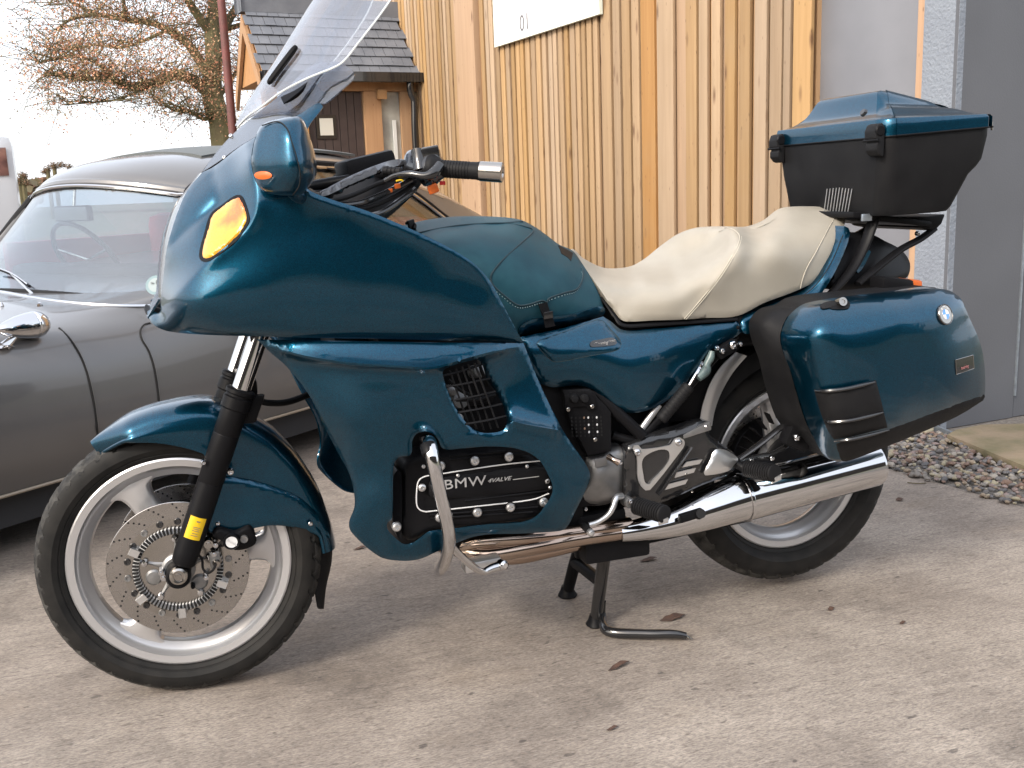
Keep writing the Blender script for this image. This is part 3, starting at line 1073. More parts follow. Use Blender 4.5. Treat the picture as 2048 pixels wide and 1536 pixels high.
# ------------------------------------------------------------------ unseen dark building added behind the viewer, so the paintwork mirrors something dark
M['creosote'] = wood_mat('creosoted_boards', (.035, .026, .02), (.022, .016, .013))
added_barn = empty('added_barn', (-2, -14, 0), 'unseen dark building added behind the viewer to darken the paintwork reflections', 'added_barn')
boxm('wall', (-22, -20, 0), (16, -13.3, 4.6), M['creosote'], added_barn)
for k in range(2):
    boxm('barn_door', (-9 + k * 2.2, -13.28, .05), (-6.85 + k * 2.2, -13.2, 3.2), M['creosote'], added_barn)
prism('roof', [(-22.4, -13.0, 4.5), (-22.4, -16.6, 6.4), (-22.4, -20.3, 4.5)], (1, 0, 0), 38.8, M['slate'], added_barn)

# ================================================================== MOTORCYCLE
bike = empty('motorcycle', (0.8, 0, 0), 'dark teal touring motorcycle with cream seat and panniers on its centre stand', 'motorcycle')

# ------------------------------------------------------------------ wheels
def make_wheel(x, z, yaw, Rt, Tw, Rr, Rw, angs, front):
    q = Matrix.Translation((x, 0, z)) @ Matrix.Rotation(yaw, 4, 'Z')
    # rim with outer lip, step and inner barrel
    pr = [(Rr - .004, -Rw), (Rr, -Rw + .002), (Rr, -Rw + .005), (Rr - .004, -Rw + .007), (Rr - .012, -Rw + .022), (Rr - .020, -Rw + .03), (Rr - .03, -.012), (Rr - .03, .012),
          (Rr - .020, Rw - .03), (Rr - .012, Rw - .022), (Rr - .004, Rw - .007), (Rr, Rw - .005), (Rr, Rw - .002), (Rr - .004, Rw)]
    inn = [(Rr - .010, Rw - .001), (Rr - .018, Rw - .002), (Rr - .022, Rw - .012), (Rr - .030, Rw - .018), (Rr - .044, .012), (Rr - .047, 0), (Rr - .044, -.012), (Rr - .030, -Rw + .018), (Rr - .024, -Rw + .013), (Rr - .022, -Rw + .009), (Rr - .019, -Rw + .0025), (Rr - .010, -Rw + .001)]
    rim = lathe('wheel', pr + inn, M['rim'], bike, n=128, closed=True, local=False, sharp=32)
    rim.matrix_basis = q
    tagit(rim, 'front wheel' if front else 'rear wheel')
    # tyre: side wall beads, shoulder, crown
    hw = Tw / 2
    side = []
    NP = 30
    prof = [(Rr - .001, -Rw + .008), (Rr + .003, -Rw - .001), (Rr + .010, -Rw - .006), (Rr + .0115, -Rw - .0055), (Rr + .013, -Rw - .007)]
    for k in range(NP + 1):
        f = k / NP
        th = PI * (f)
        # superellipse from bead to bead over the crown
        yy = -hw * np.sign(math.cos(th)) * abs(math.cos(th)) ** .62
        rr = Rr + .014 + (Rt - Rr - .014) * abs(math.sin(th)) ** .72
        if k in (0, NP): yy = np.sign(yy) * (Rw + .009)
        prof.append((rr, yy))
    prof += [(r, -y) for r, y in prof[:5][::-1]]
    NA = 360
    ng = 44 if front else 40

    def groove(th, i):
        k = i - 5
        if k < 6 or k > NP - 6: return 0.
        s = (k - NP / 2) / (NP / 2)
        a = (th / (2 * PI) * ng + (1.3 * abs(s) if front else -1.3 * abs(s)) + (.5 if s > 0 else 0)) % 1.0
        d = 0.
        if a < .2 and abs(s) > .1: d = -.0055
        if front and abs(abs(s) - .02) < .05: d = -.0035
        return d
    mids = [1 if 5 + 7 <= i <= 5 + NP - 8 else 0 for i in range(len(prof))]
    ty = lathe('tyre', prof, [M['tyre'], M['tread']], rim, n=NA, local=True, disp=groove, midx=mids, sharp=25, closed=True)
    # spokes
    for a in angs:
        a = math.radians(a)
        e = np.array([math.cos(a), 0, math.sin(a)]); t = np.array([-math.sin(a), 0, math.cos(a)])
        rows = []
        for r, w, d in ((.045, .030, .024), (.09, .032, .022), (.14, .030, .020), (.17, .032, .02), (.195, .045, .02), (Rr - .034, .085, .017), (Rr - .026, .10, .014)):
            r = min(r, Rr - .026)
            ring = []
            for k in range(12):
                th = 2 * PI * k / 12
                cx = math.copysign(abs(math.cos(th)) ** .6, math.cos(th)) * w; cy = math.copysign(abs(math.sin(th)) ** .6, math.sin(th)) * d
                rad = r if r < .19 else math.sqrt(max(r * r - cx * cx, 0.001))
                ring.append(e * rad + t * cx + np.array([0, cy, 0]))
            ring.append(ring[0])
            rows.append(ring)
        sheet('spoke', rows, M['rim'], None, nu=3, nv=1).parent = rim
    lathe('hub', [(0, -.045), (.042, -.045), (.050, -.04), (.055, -.02), (.055, .02), (.05, .04), (.042, .045), (0, .045)], M['rim'], rim, n=40, local=True)
    return rim, q


fw, fq = make_wheel(0.0014, .3135, -.12, .3115, .110, .2436, .040, (117, 238, 3), True)
rw, rq = make_wheel(1.5659, .3455, .0, .3225, .150, .2275, .050, (100, 220, 340), False)

# brake discs
def disc(par, y, R1, R0, holes=True, far=False):
    prof = [(R0, y - .0025), (R1 - .001, y - .0025), (R1, y - .0015), (R1, y + .0015), (R1 - .001, y + .0025), (R0, y + .0025)]
    d = lathe('brake_disc', prof, M['disc'], par, n=120, closed=True, local=True)
    V, Fc = [], []
    for s in (-1, 1):
        for a in range(18):
            for j in range(4):
                r = R0 + .008 + j * .0085; th = 2 * PI * a / 18 + j * .055
                c = np.array([math.cos(th) * r, y + s * .0027, math.sin(th) * r]); n0 = len(V)
                for k in range(8):
                    V.append(c + np.array([math.cos(k * PI / 4) * .0024, 0, math.sin(k * PI / 4) * .0024]))
                Fc.append(tuple(n0 + k for k in (range(8) if s < 0 else range(7, -1, -1))))
    h = mk('cooling_holes', V, Fc, M['hole'], par, smooth=False, local=True)
    h['kind'] = 'stuff'
    return d


disc(fw, -.070, .1525, .1150); disc(fw, .070, .1525, .1150)
for s in (-1, 1):
    car = lathe('disc_carrier', [(.062, s * .060), (.100, s * .066), (.106, s * .068), (.1155, s * .0695), (.1155, s * .0715), (.105, s * .0725), (.098, s * .071), (.062, s * .066)], M['satin'], fw, n=60, closed=True, local=True)
for a in range(18):
    th = 2 * PI * a / 18 + .1
    c = (math.cos(th) * .1085, -.0735, math.sin(th) * .1085)
    mm = M['black'] if a % 3 else M['cast_alu']
    w = lathe('disc_bobbin', [(0, .001), (.0035, .001), (.004, .003), (.007, .003), (.0078, .001), (.0078, -.003)], mm, fw, c=c, ax=(0, -1, 0), n=14, local=True)
# toothed sensor ring
lathe('swept_inner', [(.1085, -.0729), (.1150, -.0729), (.1150, -.0722)], M['steel'], fw, n=90, local=True)
V, Fc = [], []
NT = 72
for k in range(NT * 2):
    th0, th1 = 2 * PI * k / (NT * 2), 2 * PI * (k + 1) / (NT * 2)
    y = -.084 if k % 2 else -.079
    n0 = len(V)
    for r in (.083, .096):
        for th in (th0, th1):
            for yy in (y, -.070):
                V.append((math.cos(th) * r, yy, math.sin(th) * r))
    i = n0
    Fc += [(i, i + 4, i + 6, i + 2), (i, i + 1, i + 5, i + 4), (i + 2, i + 6, i + 7, i + 3), (i + 4, i + 5, i + 7, i + 6), (i, i + 2, i + 3, i + 1)]
mk('sensor_ring', V, Fc, [M['white'], M['hole']], fw, smooth=False, local=True, midx=[1 if (i // 5) % 2 else 0 for i in range(len(Fc))])
for a in (65, 150, 215, 270, 335):
    th = math.radians(a)
    boxm('ring_tab', (-.007, -.088, -.008), (.007, -.072, .012), M['alu'], fw, bev=.001, local=True,
         fr=((math.cos(th) * .098, 0, math.sin(th) * .098), (-math.sin(th), 0, math.cos(th)), (0, 1, 0), (math.cos(th), 0, math.sin(th))))
# pale cast star behind the ring
for a in range(5):
    th = math.radians(90 + 72 * a)
    e = np.array([math.cos(th), 0, math.sin(th)]); t = np.array([-math.sin(th), 0, math.cos(th)])
    sheet('carrier_arm', [[e * r + t * w * k + np.array([0, -.066 - .008 * (1 - abs(k)) - .002, 0]) for k in (-1, -.7, 0, .7, 1)] for r, w in ((.03, .018), (.055, .009), (.08, .008), (.084, .012))], M['cast_alu'], None, thick=.006, nu=2, nv=2).parent = fw
    c = e * .072
    lathe('carrier_bolt', [(0, .010), (.006, .009), (.008, .004), (.008, -.01)], M['chrome'], fw, c=c + np.array([0, -.077, 0]), ax=(0, -1, 0), n=12, local=True)
for a in range(3):
    th = math.radians(70 + 125 * a)
    lathe('cast_pad', [(0, .010), (.014, .009), (.018, .005), (.019, -.004)], M['cast_alu'], fw, c=(math.cos(th) * .055, -.070, math.sin(th) * .055), ax=(0, -1, 0), n=20, local=True)
lathe('disc_hub', [(0, -.085), (.030, -.085), (.036, -.08), (.038, -.06), (.05, -.058), (.05, -.04)], M['cast_alu'], fw, n=36, local=True)
# rear: brake carrier and drive housing on the far side
disc(rw, .078, .1425, .105)
lathe('hub_cover', [(0, -.09), (.03, -.09), (.05, -.084), (.085, -.08), (.1, -.075), (.104, -.07), (.09, -.05)], M['satin'], rw, n=40, local=True)
lathe('drive_housing', [(.05, .05), (.11, .055), (.115, .075), (.11, .11), (.08, .13), (0, .135)], M['satin'], bike, c=(1.5659, 0, .3455), n=40)
for a in range(14):
    th = math.radians(100 + a * 9)
    boxm('caliper_fin', (-.0016, -.012, -.016), (.0016, .012, .016), M['satin'], rw, local=True,
         fr=((math.cos(th) * .168, -.07, math.sin(th) * .168), (-math.sin(th), 0, math.cos(th)), (0, 1, 0), (math.cos(th), 0, math.sin(th))))

# ------------------------------------------------------------------ front fork
fa, fb, fc = py(366, 1128, -.112), py(487, 790, -.112), py(522, 660, -.112)
fd = (fc - fa) / np.linalg.norm(fc - fa)
for s in (1, -1):
    S = np.array([1, s, 1])
    sl = lathe('fork_leg', [(0, 0), (.022, 0), (.026, .006), (.0275, .03), (.0275, .19), (.0268, .1905), (.0268, .192), (.0275, .193), (.0282, .30), (.0275, .301), (.0275, .303), (.0282, .304),
                            (.0282, .358), (.0318, .362), (.0318, .385), (.0285, .388), (.0285, .392), (.0318, .395), (.0318, .402), (.028, .405), (.022, .406)], M['satin'], bike, c=fa * S, ax=fd * S, n=36)
    lathe('fork_tube', [(.0205, .38), (.0205, .74)], M['chrome'], sl, c=fa * S, ax=fd * S, n=36)
    if s == 1:
        lathe('axle_clamp', [(0, -.024), (.023, -.022), (.027, -.012), (.027, .024), (.022, .03), (0, .03)], M['satin'], sl, c=py(357, 1150, -.106), ax=(0, 1, 0), n=30)
        lathe('axle_cap', [(0, .006), (.006, .006), (.0065, .003), (.010, .003), (.0105, .006), (.014, .007), (.0185, .005), (.0195, .002), (.0195, -.006)], M['steel'], sl, c=py(357, 1152, -.132), ax=(0, -1, 0), n=36)
        # warning sticker wraps the leg
        ya, yb = .066, .116
        rows = []
        ex_ = np.cross(fd, np.array([0, 1, 0])); ex_ /= np.linalg.norm(ex_)
        for h in (ya, yb):
            rows.append([fa + fd * h + .0279 * (math.cos(t) * np.array([0, -1, 0]) + math.sin(t) * -ex_) for t in np.linspace(-.75, .55, 9)])
        sheet('warning_label', rows, M['yellow'], sl, nu=1, nv=1, smoothr=False, thick=-.0004)
        for hh, w, ht in ((.107, .008, .0022), (.094, .015, .0012), (.090, .013, .0012), (.086, .015, .0012), (.080, .012, .0012), (.075, .015, .0012)):
            boxm('label_print', (-w / 2, -.0288, -ht / 2), (w / 2, -.0284, ht / 2), M['greyink'], sl, fr=(fa + fd * hh, -ex_, np.array([0, 1, 0]), fd))
# brake hose clips and lower bracket
boxm('fork_brace', (-.02, -.09, -.018), (.02, .09, .018), M['satin'], bike, bev=.008, fr=(fb + fd * .01 + np.array([.008, .112, 0]), np.array([1, 0, 0]), np.array([0, 1, 0]), UZ))
boxm('fender_bracket', (-.012, -.012, -.03), (.016, .016, .035), M['satin'], bike, bev=.006, fr=(py(505, 820, -.10), np.array([1, 0, 0]), np.array([0, 1, 0]), fd))
tube('brake_hose', [py(512, 800, -.09), py(540, 806, -.07), py(580, 803, -.02), py(640, 780, .05)], .0075, M['rubber'], bike, n=10)
bolt(bike, py(407, 925, -.135), (0, -1, 0), .006, .005)
bolt(bike, py(461, 943, -.118), (0, -1, 0), .0085, .007)
boxm('fork_stay', (-.006, -.01, -.05), (.006, .0, .05), M['satin'], bike, bev=.003, fr=(py(402, 955, -.112), np.array([1, 0, 0]), np.array([0, 1, 0]), fd))
# caliper
cp = [(438, 1056), (470, 1062), (498, 1050), (508, 1062), (512, 1085), (494, 1097), (470, 1100), (455, 1092), (440, 1080), (425, 1070)]
cal = panel('brake_caliper', cp, [(438, 1056, -.115), (508, 1062, -.105), (494, 1097, -.105), (455, 1092, -.115)], M['satin'], bike, step=6, close=-.045, roll=(.006, 7))
cc = py(463, 1083, -.118)
lathe('piston_cover', [(0, .004), (.0125, .004), (.0165, .006), (.018, .003), (.018, -.01)], M['satin'], cal, c=cc, ax=(0, -1, 0), n=28)
lathe('ring_mark', [(.0105, .0048), (.0125, .0052), (.0125, .0046)], M['white'], cal, c=cc, ax=(0, -1, 0), n=28)
text('lettering', 'brembo', .0085, cc + np.array([0, -.0062, 0]), (.78, 0, -.62), (.62, 0, .78), M['white'], cal, ext=.0003)
lathe('piston_cover', [(0, .003), (.008, .004), (.0095, 0), (.0095, -.01)], M['cast_alu'], cal, c=py(488, 1078, -.108), ax=(0, -1, 0), n=20)
# sensor and small fittings
for u, v, y, r, mm in ((417, 1088, -.115, .011, 'steel'), (431, 1090, -.11, .006, 'chrome'), (428, 1108, -.112, .006, 'chrome'), (327, 1155, -.10, .008, 'chrome'), (322, 1145, -.10, .006, 'chrome'), (412, 1155, -.10, .006, 'chrome'), (386, 1173, -.095, .005, 'satin')):
    lathe('fitting', [(0, .008), (r * .5, .008), (r * .55, .004), (r * .9, .004), (r, 0), (r, -.02)], M[mm], cal, c=py(u, v, y), ax=(0, -1, 0), n=16)
lathe('abs_sensor', [(0, .012), (.007, .012), (.0085, .006), (.0085, -.004), (.013, -.006), (.013, -.012)], M['steel'], cal, c=py(432, 1124, -.11), ax=(.1, -1, -.1), n=20)
boxm('sensor_bracket', (-.011, -.012, -.02), (.011, -.004, .02), M['cast_alu'], cal, bev=.004, fr=(py(430, 1117, -.10), np.array([1, 0, 0]), np.array([0, 1, 0]), UZ))
tube('sensor_cable', [py(432, 1128, -.125), py(426, 1140, -.125), py(415, 1146, -.115), py(406, 1137, -.11), py(404, 1118, -.11), (py(395, 1108, -.11))], .0028, M['rubber'], cal, n=8)

# ------------------------------------------------------------------ front mudguard
HUB = np.array([.0014, 0, .3153])


def polar(pts, y):
    o = []
    for p in pts:
        d = py(p[0], p[1], y) - HUB; o.append((math.atan2(d[2], d[0]), math.hypot(d[0], d[2])))
    return sorted(o)


rc_ = polar([(183, 884), (215, 858), (262, 829), (340, 805), (395, 796), (424, 797), (470, 815), (513, 838), (545, 858), (569, 882), (612, 936), (644, 1000), (660, 1048), (666, 1080)], 0)
rl_ = polar([(186, 888), (220, 889), (280, 884), (350, 891), (408, 908), (418, 930), (405, 1020), (401, 1054), (437, 1068), (462, 1066), (551, 1050), (598, 1055), (660, 1084)], -.082)
th0, th1 = max(rc_[0][0], rl_[0][0]) - .0, min(rc_[-1][0], rl_[-1][0])
th0, th1 = min(rc_[0][0], rl_[0][0]), max(rc_[-1][0], rl_[-1][0])
f = lambda T, A: float(np.interp(T, [a for a, _ in A], [b for _, b in A]))
rows = []
PH = [0, .12, .24, .36, .46, .56, .7, .85, 1.0]
for i in range(61):
    T = th0 + (th1 - th0) * i / 60
    Rc, Rl = f(T, rc_), f(T, rl_)
    tip = min(1, (th1 - T) / .30 + .12)                # narrows towards the front tip
    row = []
    for ph in PH:
        if ph <= .46:
            y = .080 * tip * math.sin(ph / .46 * PI / 2) ** .9; r = Rc - .030 * (1 - math.cos(ph / .46 * PI / 2)) ** 1.2
        else:
            g_ = (ph - .46) / .54; y = .080 * tip + .004 * math.sin(g_ * PI); r0 = Rc - .030; r = r0 + (min(Rl, r0 - .004) - r0) * g_
            # raised lower side plate behind the fork
            if False: y += .012 * min(1, max(0, (g_ - .22) / .10)) * min(1, (1.08 - T) / .05) * min(1, max(0, (T - .12) / .15))
        row.append((r, y))
    pts = [HUB + np.array([math.cos(T) * r, -y, math.sin(T) * r]) for r, y in row[::-1]] + [HUB + np.array([math.cos(T) * r, y, math.sin(T) * r]) for r, y in row[1:]]
    rows.append(pts)
mg = sheet('front_mudguard', rows, M['teal'], bike, thick=.003, nu=2, nv=2)
tagit(mg, 'teal front mudguard')
fp_ = panel('side_plate', [(442, 952, 1), (480, 957), (520, 966), (560, 978), (594, 992), (618, 1010), (640, 1035), (656, 1064), (659, 1078), (640, 1068), (598, 1055), (551, 1050), (500, 1058), (462, 1066), (437, 1069), (401, 1057, 1), (418, 1010)],
            [(442, 952, -.094), (594, 992, -.090), (656, 1064, -.080), (598, 1055, -.092), (462, 1066, -.097), (401, 1057, -.097), (520, 1010, -.098), (618, 1010, -.088)], M['teal'], mg, step=7, thick=.006, roll=(.004, 5))
flap = [(600, 1052), (640, 1072), (664, 1088), (664, 1110), (655, 1160), (636, 1216, 1), (626, 1165), (618, 1100), (612, 1075)]
X = [py(u, v, 0) for u, v, *_ in flap]
rows = []
for (ul, vl), (ur, vr) in (((604, 1055), (665, 1080)), ((612, 1072), (665, 1100)), ((618, 1100), (662, 1130)), ((624, 1150), (652, 1168)), ((632, 1192), (643, 1198)), ((636, 1214), (637, 1216))):
    L_, R_ = py(ul, vl, -.06), py(ur, vr, 0)
    rows.append([L_, (L_ * .45 + R_ * .55) * np.array([1, 1, 1]) + np.array([.012, -.012, 0]), R_, (L_ * .45 + R_ * .55) * np.array([1, -1, 1]) + np.array([.012, .012, 0]), L_ * np.array([1, -1, 1])])
sheet('mud_flap', rows, M['plastic'], mg, thick=.003, nu=3, nv=4)
for u, v in ((436, 1047), (621, 1047)):
    bolt(mg, py(u, v, -.097), (0, -1, 0), .0055, .004)
bolt(mg, py(664, 1077, -.03), (.6, -.8, 0), .004, .004, M['steel'])

# ------------------------------------------------------------------ upper fairing
UF = [(318, 626), (303, 619), (295, 622), (297, 634), (306, 648), (322, 658), (345, 664), (400, 669), (520, 673), (700, 677), (880, 681), (1046, 685, 1),
      (1022, 640), (1000, 598), (985, 570), (965, 543), (930, 514), (850, 471), (740, 424), (655, 396), (618, 380), (606, 364), (600, 330), (606, 290), (618, 252), (646, 213), (640, 206), (626, 211), (600, 228), (545, 256), (483, 291),
      (430, 332), (404, 345, 1), (376, 379), (360, 412), (345, 455), (333, 500), (327, 550), (321, 600)]
UFc = [(300, 632, -.150), (318, 626, -.170), (327, 550, -.180), (333, 500, -.185), (345, 455, -.188), (376, 379, -.175), (404, 345, -.165), (440, 322, -.195), (483, 291, -.225), (545, 256, -.235), (600, 228, -.235), (640, 208, -.232),
       (345, 597, -.272), (385, 557, -.318), (416, 526, -.338), (456, 490, -.354), (492, 458, -.364), (511, 410, -.369), (509, 370, -.360), (500, 320, -.335),
       (360, 540, -.255), (365, 480, -.232), (400, 450, -.268), (430, 450, -.290), (440, 385, -.262), (410, 400, -.240), (470, 340, -.275),
       (320, 652, -.205), (345, 663, -.245), (345, 632, -.268), (400, 600, -.342), (400, 668, -.300), (460, 560, -.362), (520, 672, -.345), (520, 600, -.375), (560, 500, -.381), (620, 450, -.384), (560, 400, -.374), (700, 677, -.368), (700, 600, -.392),
       (750, 520, -.390), (880, 681, -.365), (850, 600, -.387), (1046, 685, -.338), (960, 620, -.368), (900, 560, -.374),
       (618, 382, -.377), (740, 425, -.382), (850, 472, -.376), (930, 514, -.366), (985, 570, -.352), (1022, 640, -.342), (560, 300, -.300), (612, 280, -.29), (600, 340, -.35)]
# the fold line runs upwards: the nose side is on its left, so fold with the line reversed
UFf = [fold([(490, 240), (500, 330), (511, 375), (513, 402), (509, 428), (492, 458), (456, 490), (416, 526), (385, 557), (345, 597), (318, 625), (285, 658)], .0014, 2.6, 110)]
UFr = [ridge([(600, 376), (618, 382), (655, 397), (740, 425), (850, 472), (930, 514), (965, 543), (985, 570), (1022, 640), (1046, 685)], -.012, 26),
       ridge([(330, 672), (520, 684), (700, 688), (880, 692), (1046, 696)], .022, 13)]
uf = panel('upper_fairing', UF, UFc, M['teal'], bike, step=7, thick=.004, roll=(.004, 4), folds=UFf, ridges=UFr, lam=.02)
tagit(uf, 'teal side of the upper fairing')
SUF = Surf(UFc, UFf, UFr, .02)
# turn signal
TS2 = [(444, 409), (468, 392), (480, 390), (488, 400), (499, 437), (495, 450), (472, 482), (418, 522), (403, 522), (398, 508), (408, 467), (421, 428)]
TS = [(444, 412), (468, 396), (478, 394), (484, 401), (495, 436), (492, 447), (470, 478), (418, 518), (406, 518), (402, 508), (412, 468), (424, 430)]
ts = SUF.lay('turn_signal', TS, M['amber'], bike, .005, .010, 6, (.006, 7), dome=.006)
SUF.lay('lens_seal', TS2, M['satin'], ts, .0015, .006, 7)

# lower fairing
VENT = [(885, 745), (893, 736), (951, 719), (961, 723), (974, 757), (991, 784), (1003, 807), (1012, 834), (1013, 850), (1005, 861), (977, 866), (957, 863), (933, 846), (905, 804)]
ENG = [(786, 954), (788, 929), (797, 915), (821, 909), (825, 880), (836, 866), (861, 865), (876, 879), (886, 897), (922, 897), (972, 893), (1019, 895), (1054, 904), (1080, 922), (1097, 951), (1105, 972), (1103, 990), (1090, 1011),
       (1072, 1033), (1044, 1044), (972, 1049), (901, 1058), (858, 1063), (840, 1076), (822, 1087), (807, 1088), (793, 1078), (775, 1058), (775, 1046), (784, 1037)]
LF = [(514, 679, 1), (700, 682), (880, 685), (1047, 686, 1), (1080, 768), (1126, 861), (1176, 936), (1180, 958), (1151, 1022), (1133, 1055), (1119, 1062), (1047, 1067), (954, 1072), (879, 1101), (836, 1119), (793, 1121), (757, 1112), (704, 1066), (698, 1046), (709, 1012), (707, 979), (697, 944), (671, 897), (650, 856), (618, 790), (575, 735), (540, 704)]
LFc = [(514, 679, -.28), (600, 681, -.325), (700, 682, -.350), (880, 685, -.352), (1047, 686, -.335),
       (560, 699, -.295), (650, 800, -.328), (700, 840, -.350), (800, 840, -.372), (860, 820, -.378),
       (671, 897, -.28), (700, 900, -.315), (770, 900, -.348), (707, 979, -.285), (740, 990, -.315), (770, 1000, -.325), (700, 1046, -.275), (730, 1040, -.295), (757, 1110, -.270), (836, 1118, -.270), (830, 1098, -.283), (879, 1100, -.272),
       (954, 1072, -.282), (1047, 1067, -.288), (1119, 1062, -.298), (1133, 1055, -.300), (1151, 1022, -.318), (1125, 1000, -.338), (1180, 958, -.328), (1176, 936, -.330), (1120, 930, -.350),
       (786, 954, -.330), (825, 880, -.355), (900, 890, -.366), (972, 886, -.366), (1054, 897, -.362), (1090, 925, -.356), (1105, 975, -.345), (1080, 1020, -.328), (901, 1058, -.298), (807, 1088, -.286),
       (880, 760, -.384), (930, 860, -.378), (960, 714, -.365), (1030, 697, -.345), (980, 780, -.352), (1060, 790, -.345), (1000, 722, -.352), (1080, 768, -.338), (1020, 870, -.368), (1126, 861, -.346)]
LFr = [ridge([(530, 690), (575, 704), (620, 715), (700, 727), (760, 731), (820, 735), (858, 737), (892, 730), (925, 721), (960, 711), (1000, 701), (1040, 692)], -.026, 9, 22, 50),      # long crease under the shelf, lip over the vent
                                # lip over the vent
       ridge([(1006, 836), (1040, 846), (1080, 854), (1128, 862)], -.020, 16, 7, 22),                                                 # lower lip of the scoop
       ridge([(960, 722), (975, 758), (992, 786), (1008, 822), (1016, 850)], .034, 40, 3, 8),                                          # scoop hollow right of the grille
       ]
LFf = [fold([(1085, 1075), (1122, 1040), (1152, 975), (1150, 945), (1112, 872), (1088, 820)], .0007, 4, 40)]
lf = panel('lower_fairing', LF, LFc, M['teal'], bike, holes=[VENT, ENG], step=6, thick=.004, roll=(.004, 4), ridges=LFr, lam=.06)
tagit(lf, 'teal lower fairing panel with vent and engine cut-out')
# vent grille: slats and thin uprights
for k, (a, b_) in enumerate([((884, 752), (962, 730)), ((891, 774), (978, 757)), ((905, 801), (990, 783)), ((917, 825), (1003, 808)), ((932, 848), (1012, 832))]):
    A0, B0 = py(a[0], a[1], -.372), py(b_[0], b_[1], -.345)
    sl = tube('vent_slat', [A0, (A0 + B0) / 2 + np.array([0, -.004, 0]), B0], .0042, M['plastic'], lf, n=8, flat=.5)
for k in range(5):
    f_ = (k + 1) / 6
    A0 = py(884 + 74 * f_ + 3, 745 - 24 * f_, -.366); B0 = py(925 + 86 * f_, 846 + 14 * (1 - abs(f_ - .5)), -.352)
    tube('vent_upright', [A0, B0], .0022, M['plastic'], lf, n=6, smooth=1)
ruf = mirror(uf); rlf = mirror(lf); tagit(ruf, 'teal far side of the upper fairing'); tagit(rlf, 'teal far side of the lower fairing'); mirror(ts)

# nose between both sides, headlight glass
def nose_pt(u, v, y, yc, bulge):
    return py(u, v, y)


rows = []
for v, u, y, push in ((600, 321, -.176, .012), (540, 327.5, -.181, .014), (480, 338, -.186, .016), (430, 353, -.184, .014), (395, 368, -.175, .010)):
    e = py(u, v, y)
    rows.append([e * np.array([1, 1, 1]) + np.array([.004, .004, 0]), e * np.array([1, .7, 1]) + np.array([-push * .6, 0, 0]), e * np.array([1, 0, 1]) + np.array([-push, 0, 0]),
                 e * np.array([1, -.7, 1]) + np.array([-push * .6, 0, 0]), e * np.array([1, -1, 1]) + np.array([.004, -.004, 0])])
hl = sheet('headlight', rows, M['glass'], bike, thick=.004)
rr2 = [[p * np.array([1, .9, 1]) + np.array([.045, 0, 0]) for p in r] for r in rows[1:]]
sheet('reflector', rr2, M['chrome'], hl, thick=.003)
for (va, ua, ya), (vb, ub, yb), nm in (((395, 368, -.175), (345, 404, -.155), 'nose_panel'), ((600, 321, -.176), (638, 298, -.140), 'nose_panel')):
    r_ = []
    for f_ in (0, .5, 1):
        e = py(ua + (ub - ua) * f_, va + (vb - va) * f_, ya + (yb - ya) * f_)
        px_ = .008 * (1 - f_ * .4)
        r_.append([e + np.array([0, .002, 0]), e * np.array([1, .6, 1]) - np.array([px_ * .6, 0, 0]), e * np.array([1, 0, 1]) - np.array([px_, 0, 0]), e * np.array([1, -.6, 1]) - np.array([px_ * .6, 0, 0]), e * np.array([1, -1, 1])])
    sheet(nm, r_, M['teal'], bike, thick=.004)
# under-nose: closes the bottom between the two bottom edges
r_ = []
for u, v, y in ((300, 640, -.125), (345, 663, -.20), (420, 669, -.29), (470, 671, -.31)):
    e = py(u, v, y) + np.array([0, .006, .002])
    r_.append([e, e * np.array([1, .5, 1]) + np.array([-.01, 0, .012]), e * np.array([1, 0, 1]) + np.array([-.012, 0, .016]), e * np.array([1, -.5, 1]) + np.array([-.01, 0, .012]), e * np.array([1, -1, 1])])
sheet('nose_floor', r_, M['plastic'], bike, thick=.003)

# smoked deflector below the screen
SM = [(404, 345, 1), (420, 322), (440, 296), (470, 264), (520, 222), (564, 186), (600, 150), (622, 131), (643, 124), (678, 124), (697, 134), (709, 147), (707, 157), (697, 167), (650, 207), (640, 207), (600, 229), (545, 257), (483, 292), (430, 333), (412, 346)]
SMc = [(404, 345, -.15), (440, 322, -.165), (483, 291, -.19), (545, 256, -.20), (600, 228, -.21), (640, 208, -.222), (700, 165, -.235), (709, 148, -.232), (678, 124, -.20), (440, 296, -.10), (470, 264, -.08), (520, 222, -.07), (564, 186, -.07), (622, 131, -.10), (560, 220, -.15), (640, 160, -.19)]
sm = panel('wind_deflector', SM, SMc, M['smoke'], bike, step=11, thick=.003)
mirror(sm)
tube('deflector_seal', [py(u, v, y - .003) for u, v, y in ((404, 346, -.15), (440, 323, -.165), (483, 292, -.19), (545, 257, -.20), (600, 229, -.21), (640, 208, -.222))], .0016, M['satin'], bike, n=6)
for u, v, y in ((449, 315, -.172), (462, 272, -.09)):
    bolt(bike, py(u, v, y), (-.4, -.8, .4), .0045, .004, M['chrome'])
BR = [(561, 194, 1), (590, 180), (616, 163, 1), (604, 178), (586, 193), (567, 207, 1), (564, 200)]
panel('screen_bracket', BR, [(561, 194, -.10), (616, 163, -.14), (567, 207, -.13)], M['satin'], bike, step=9, thick=.006)

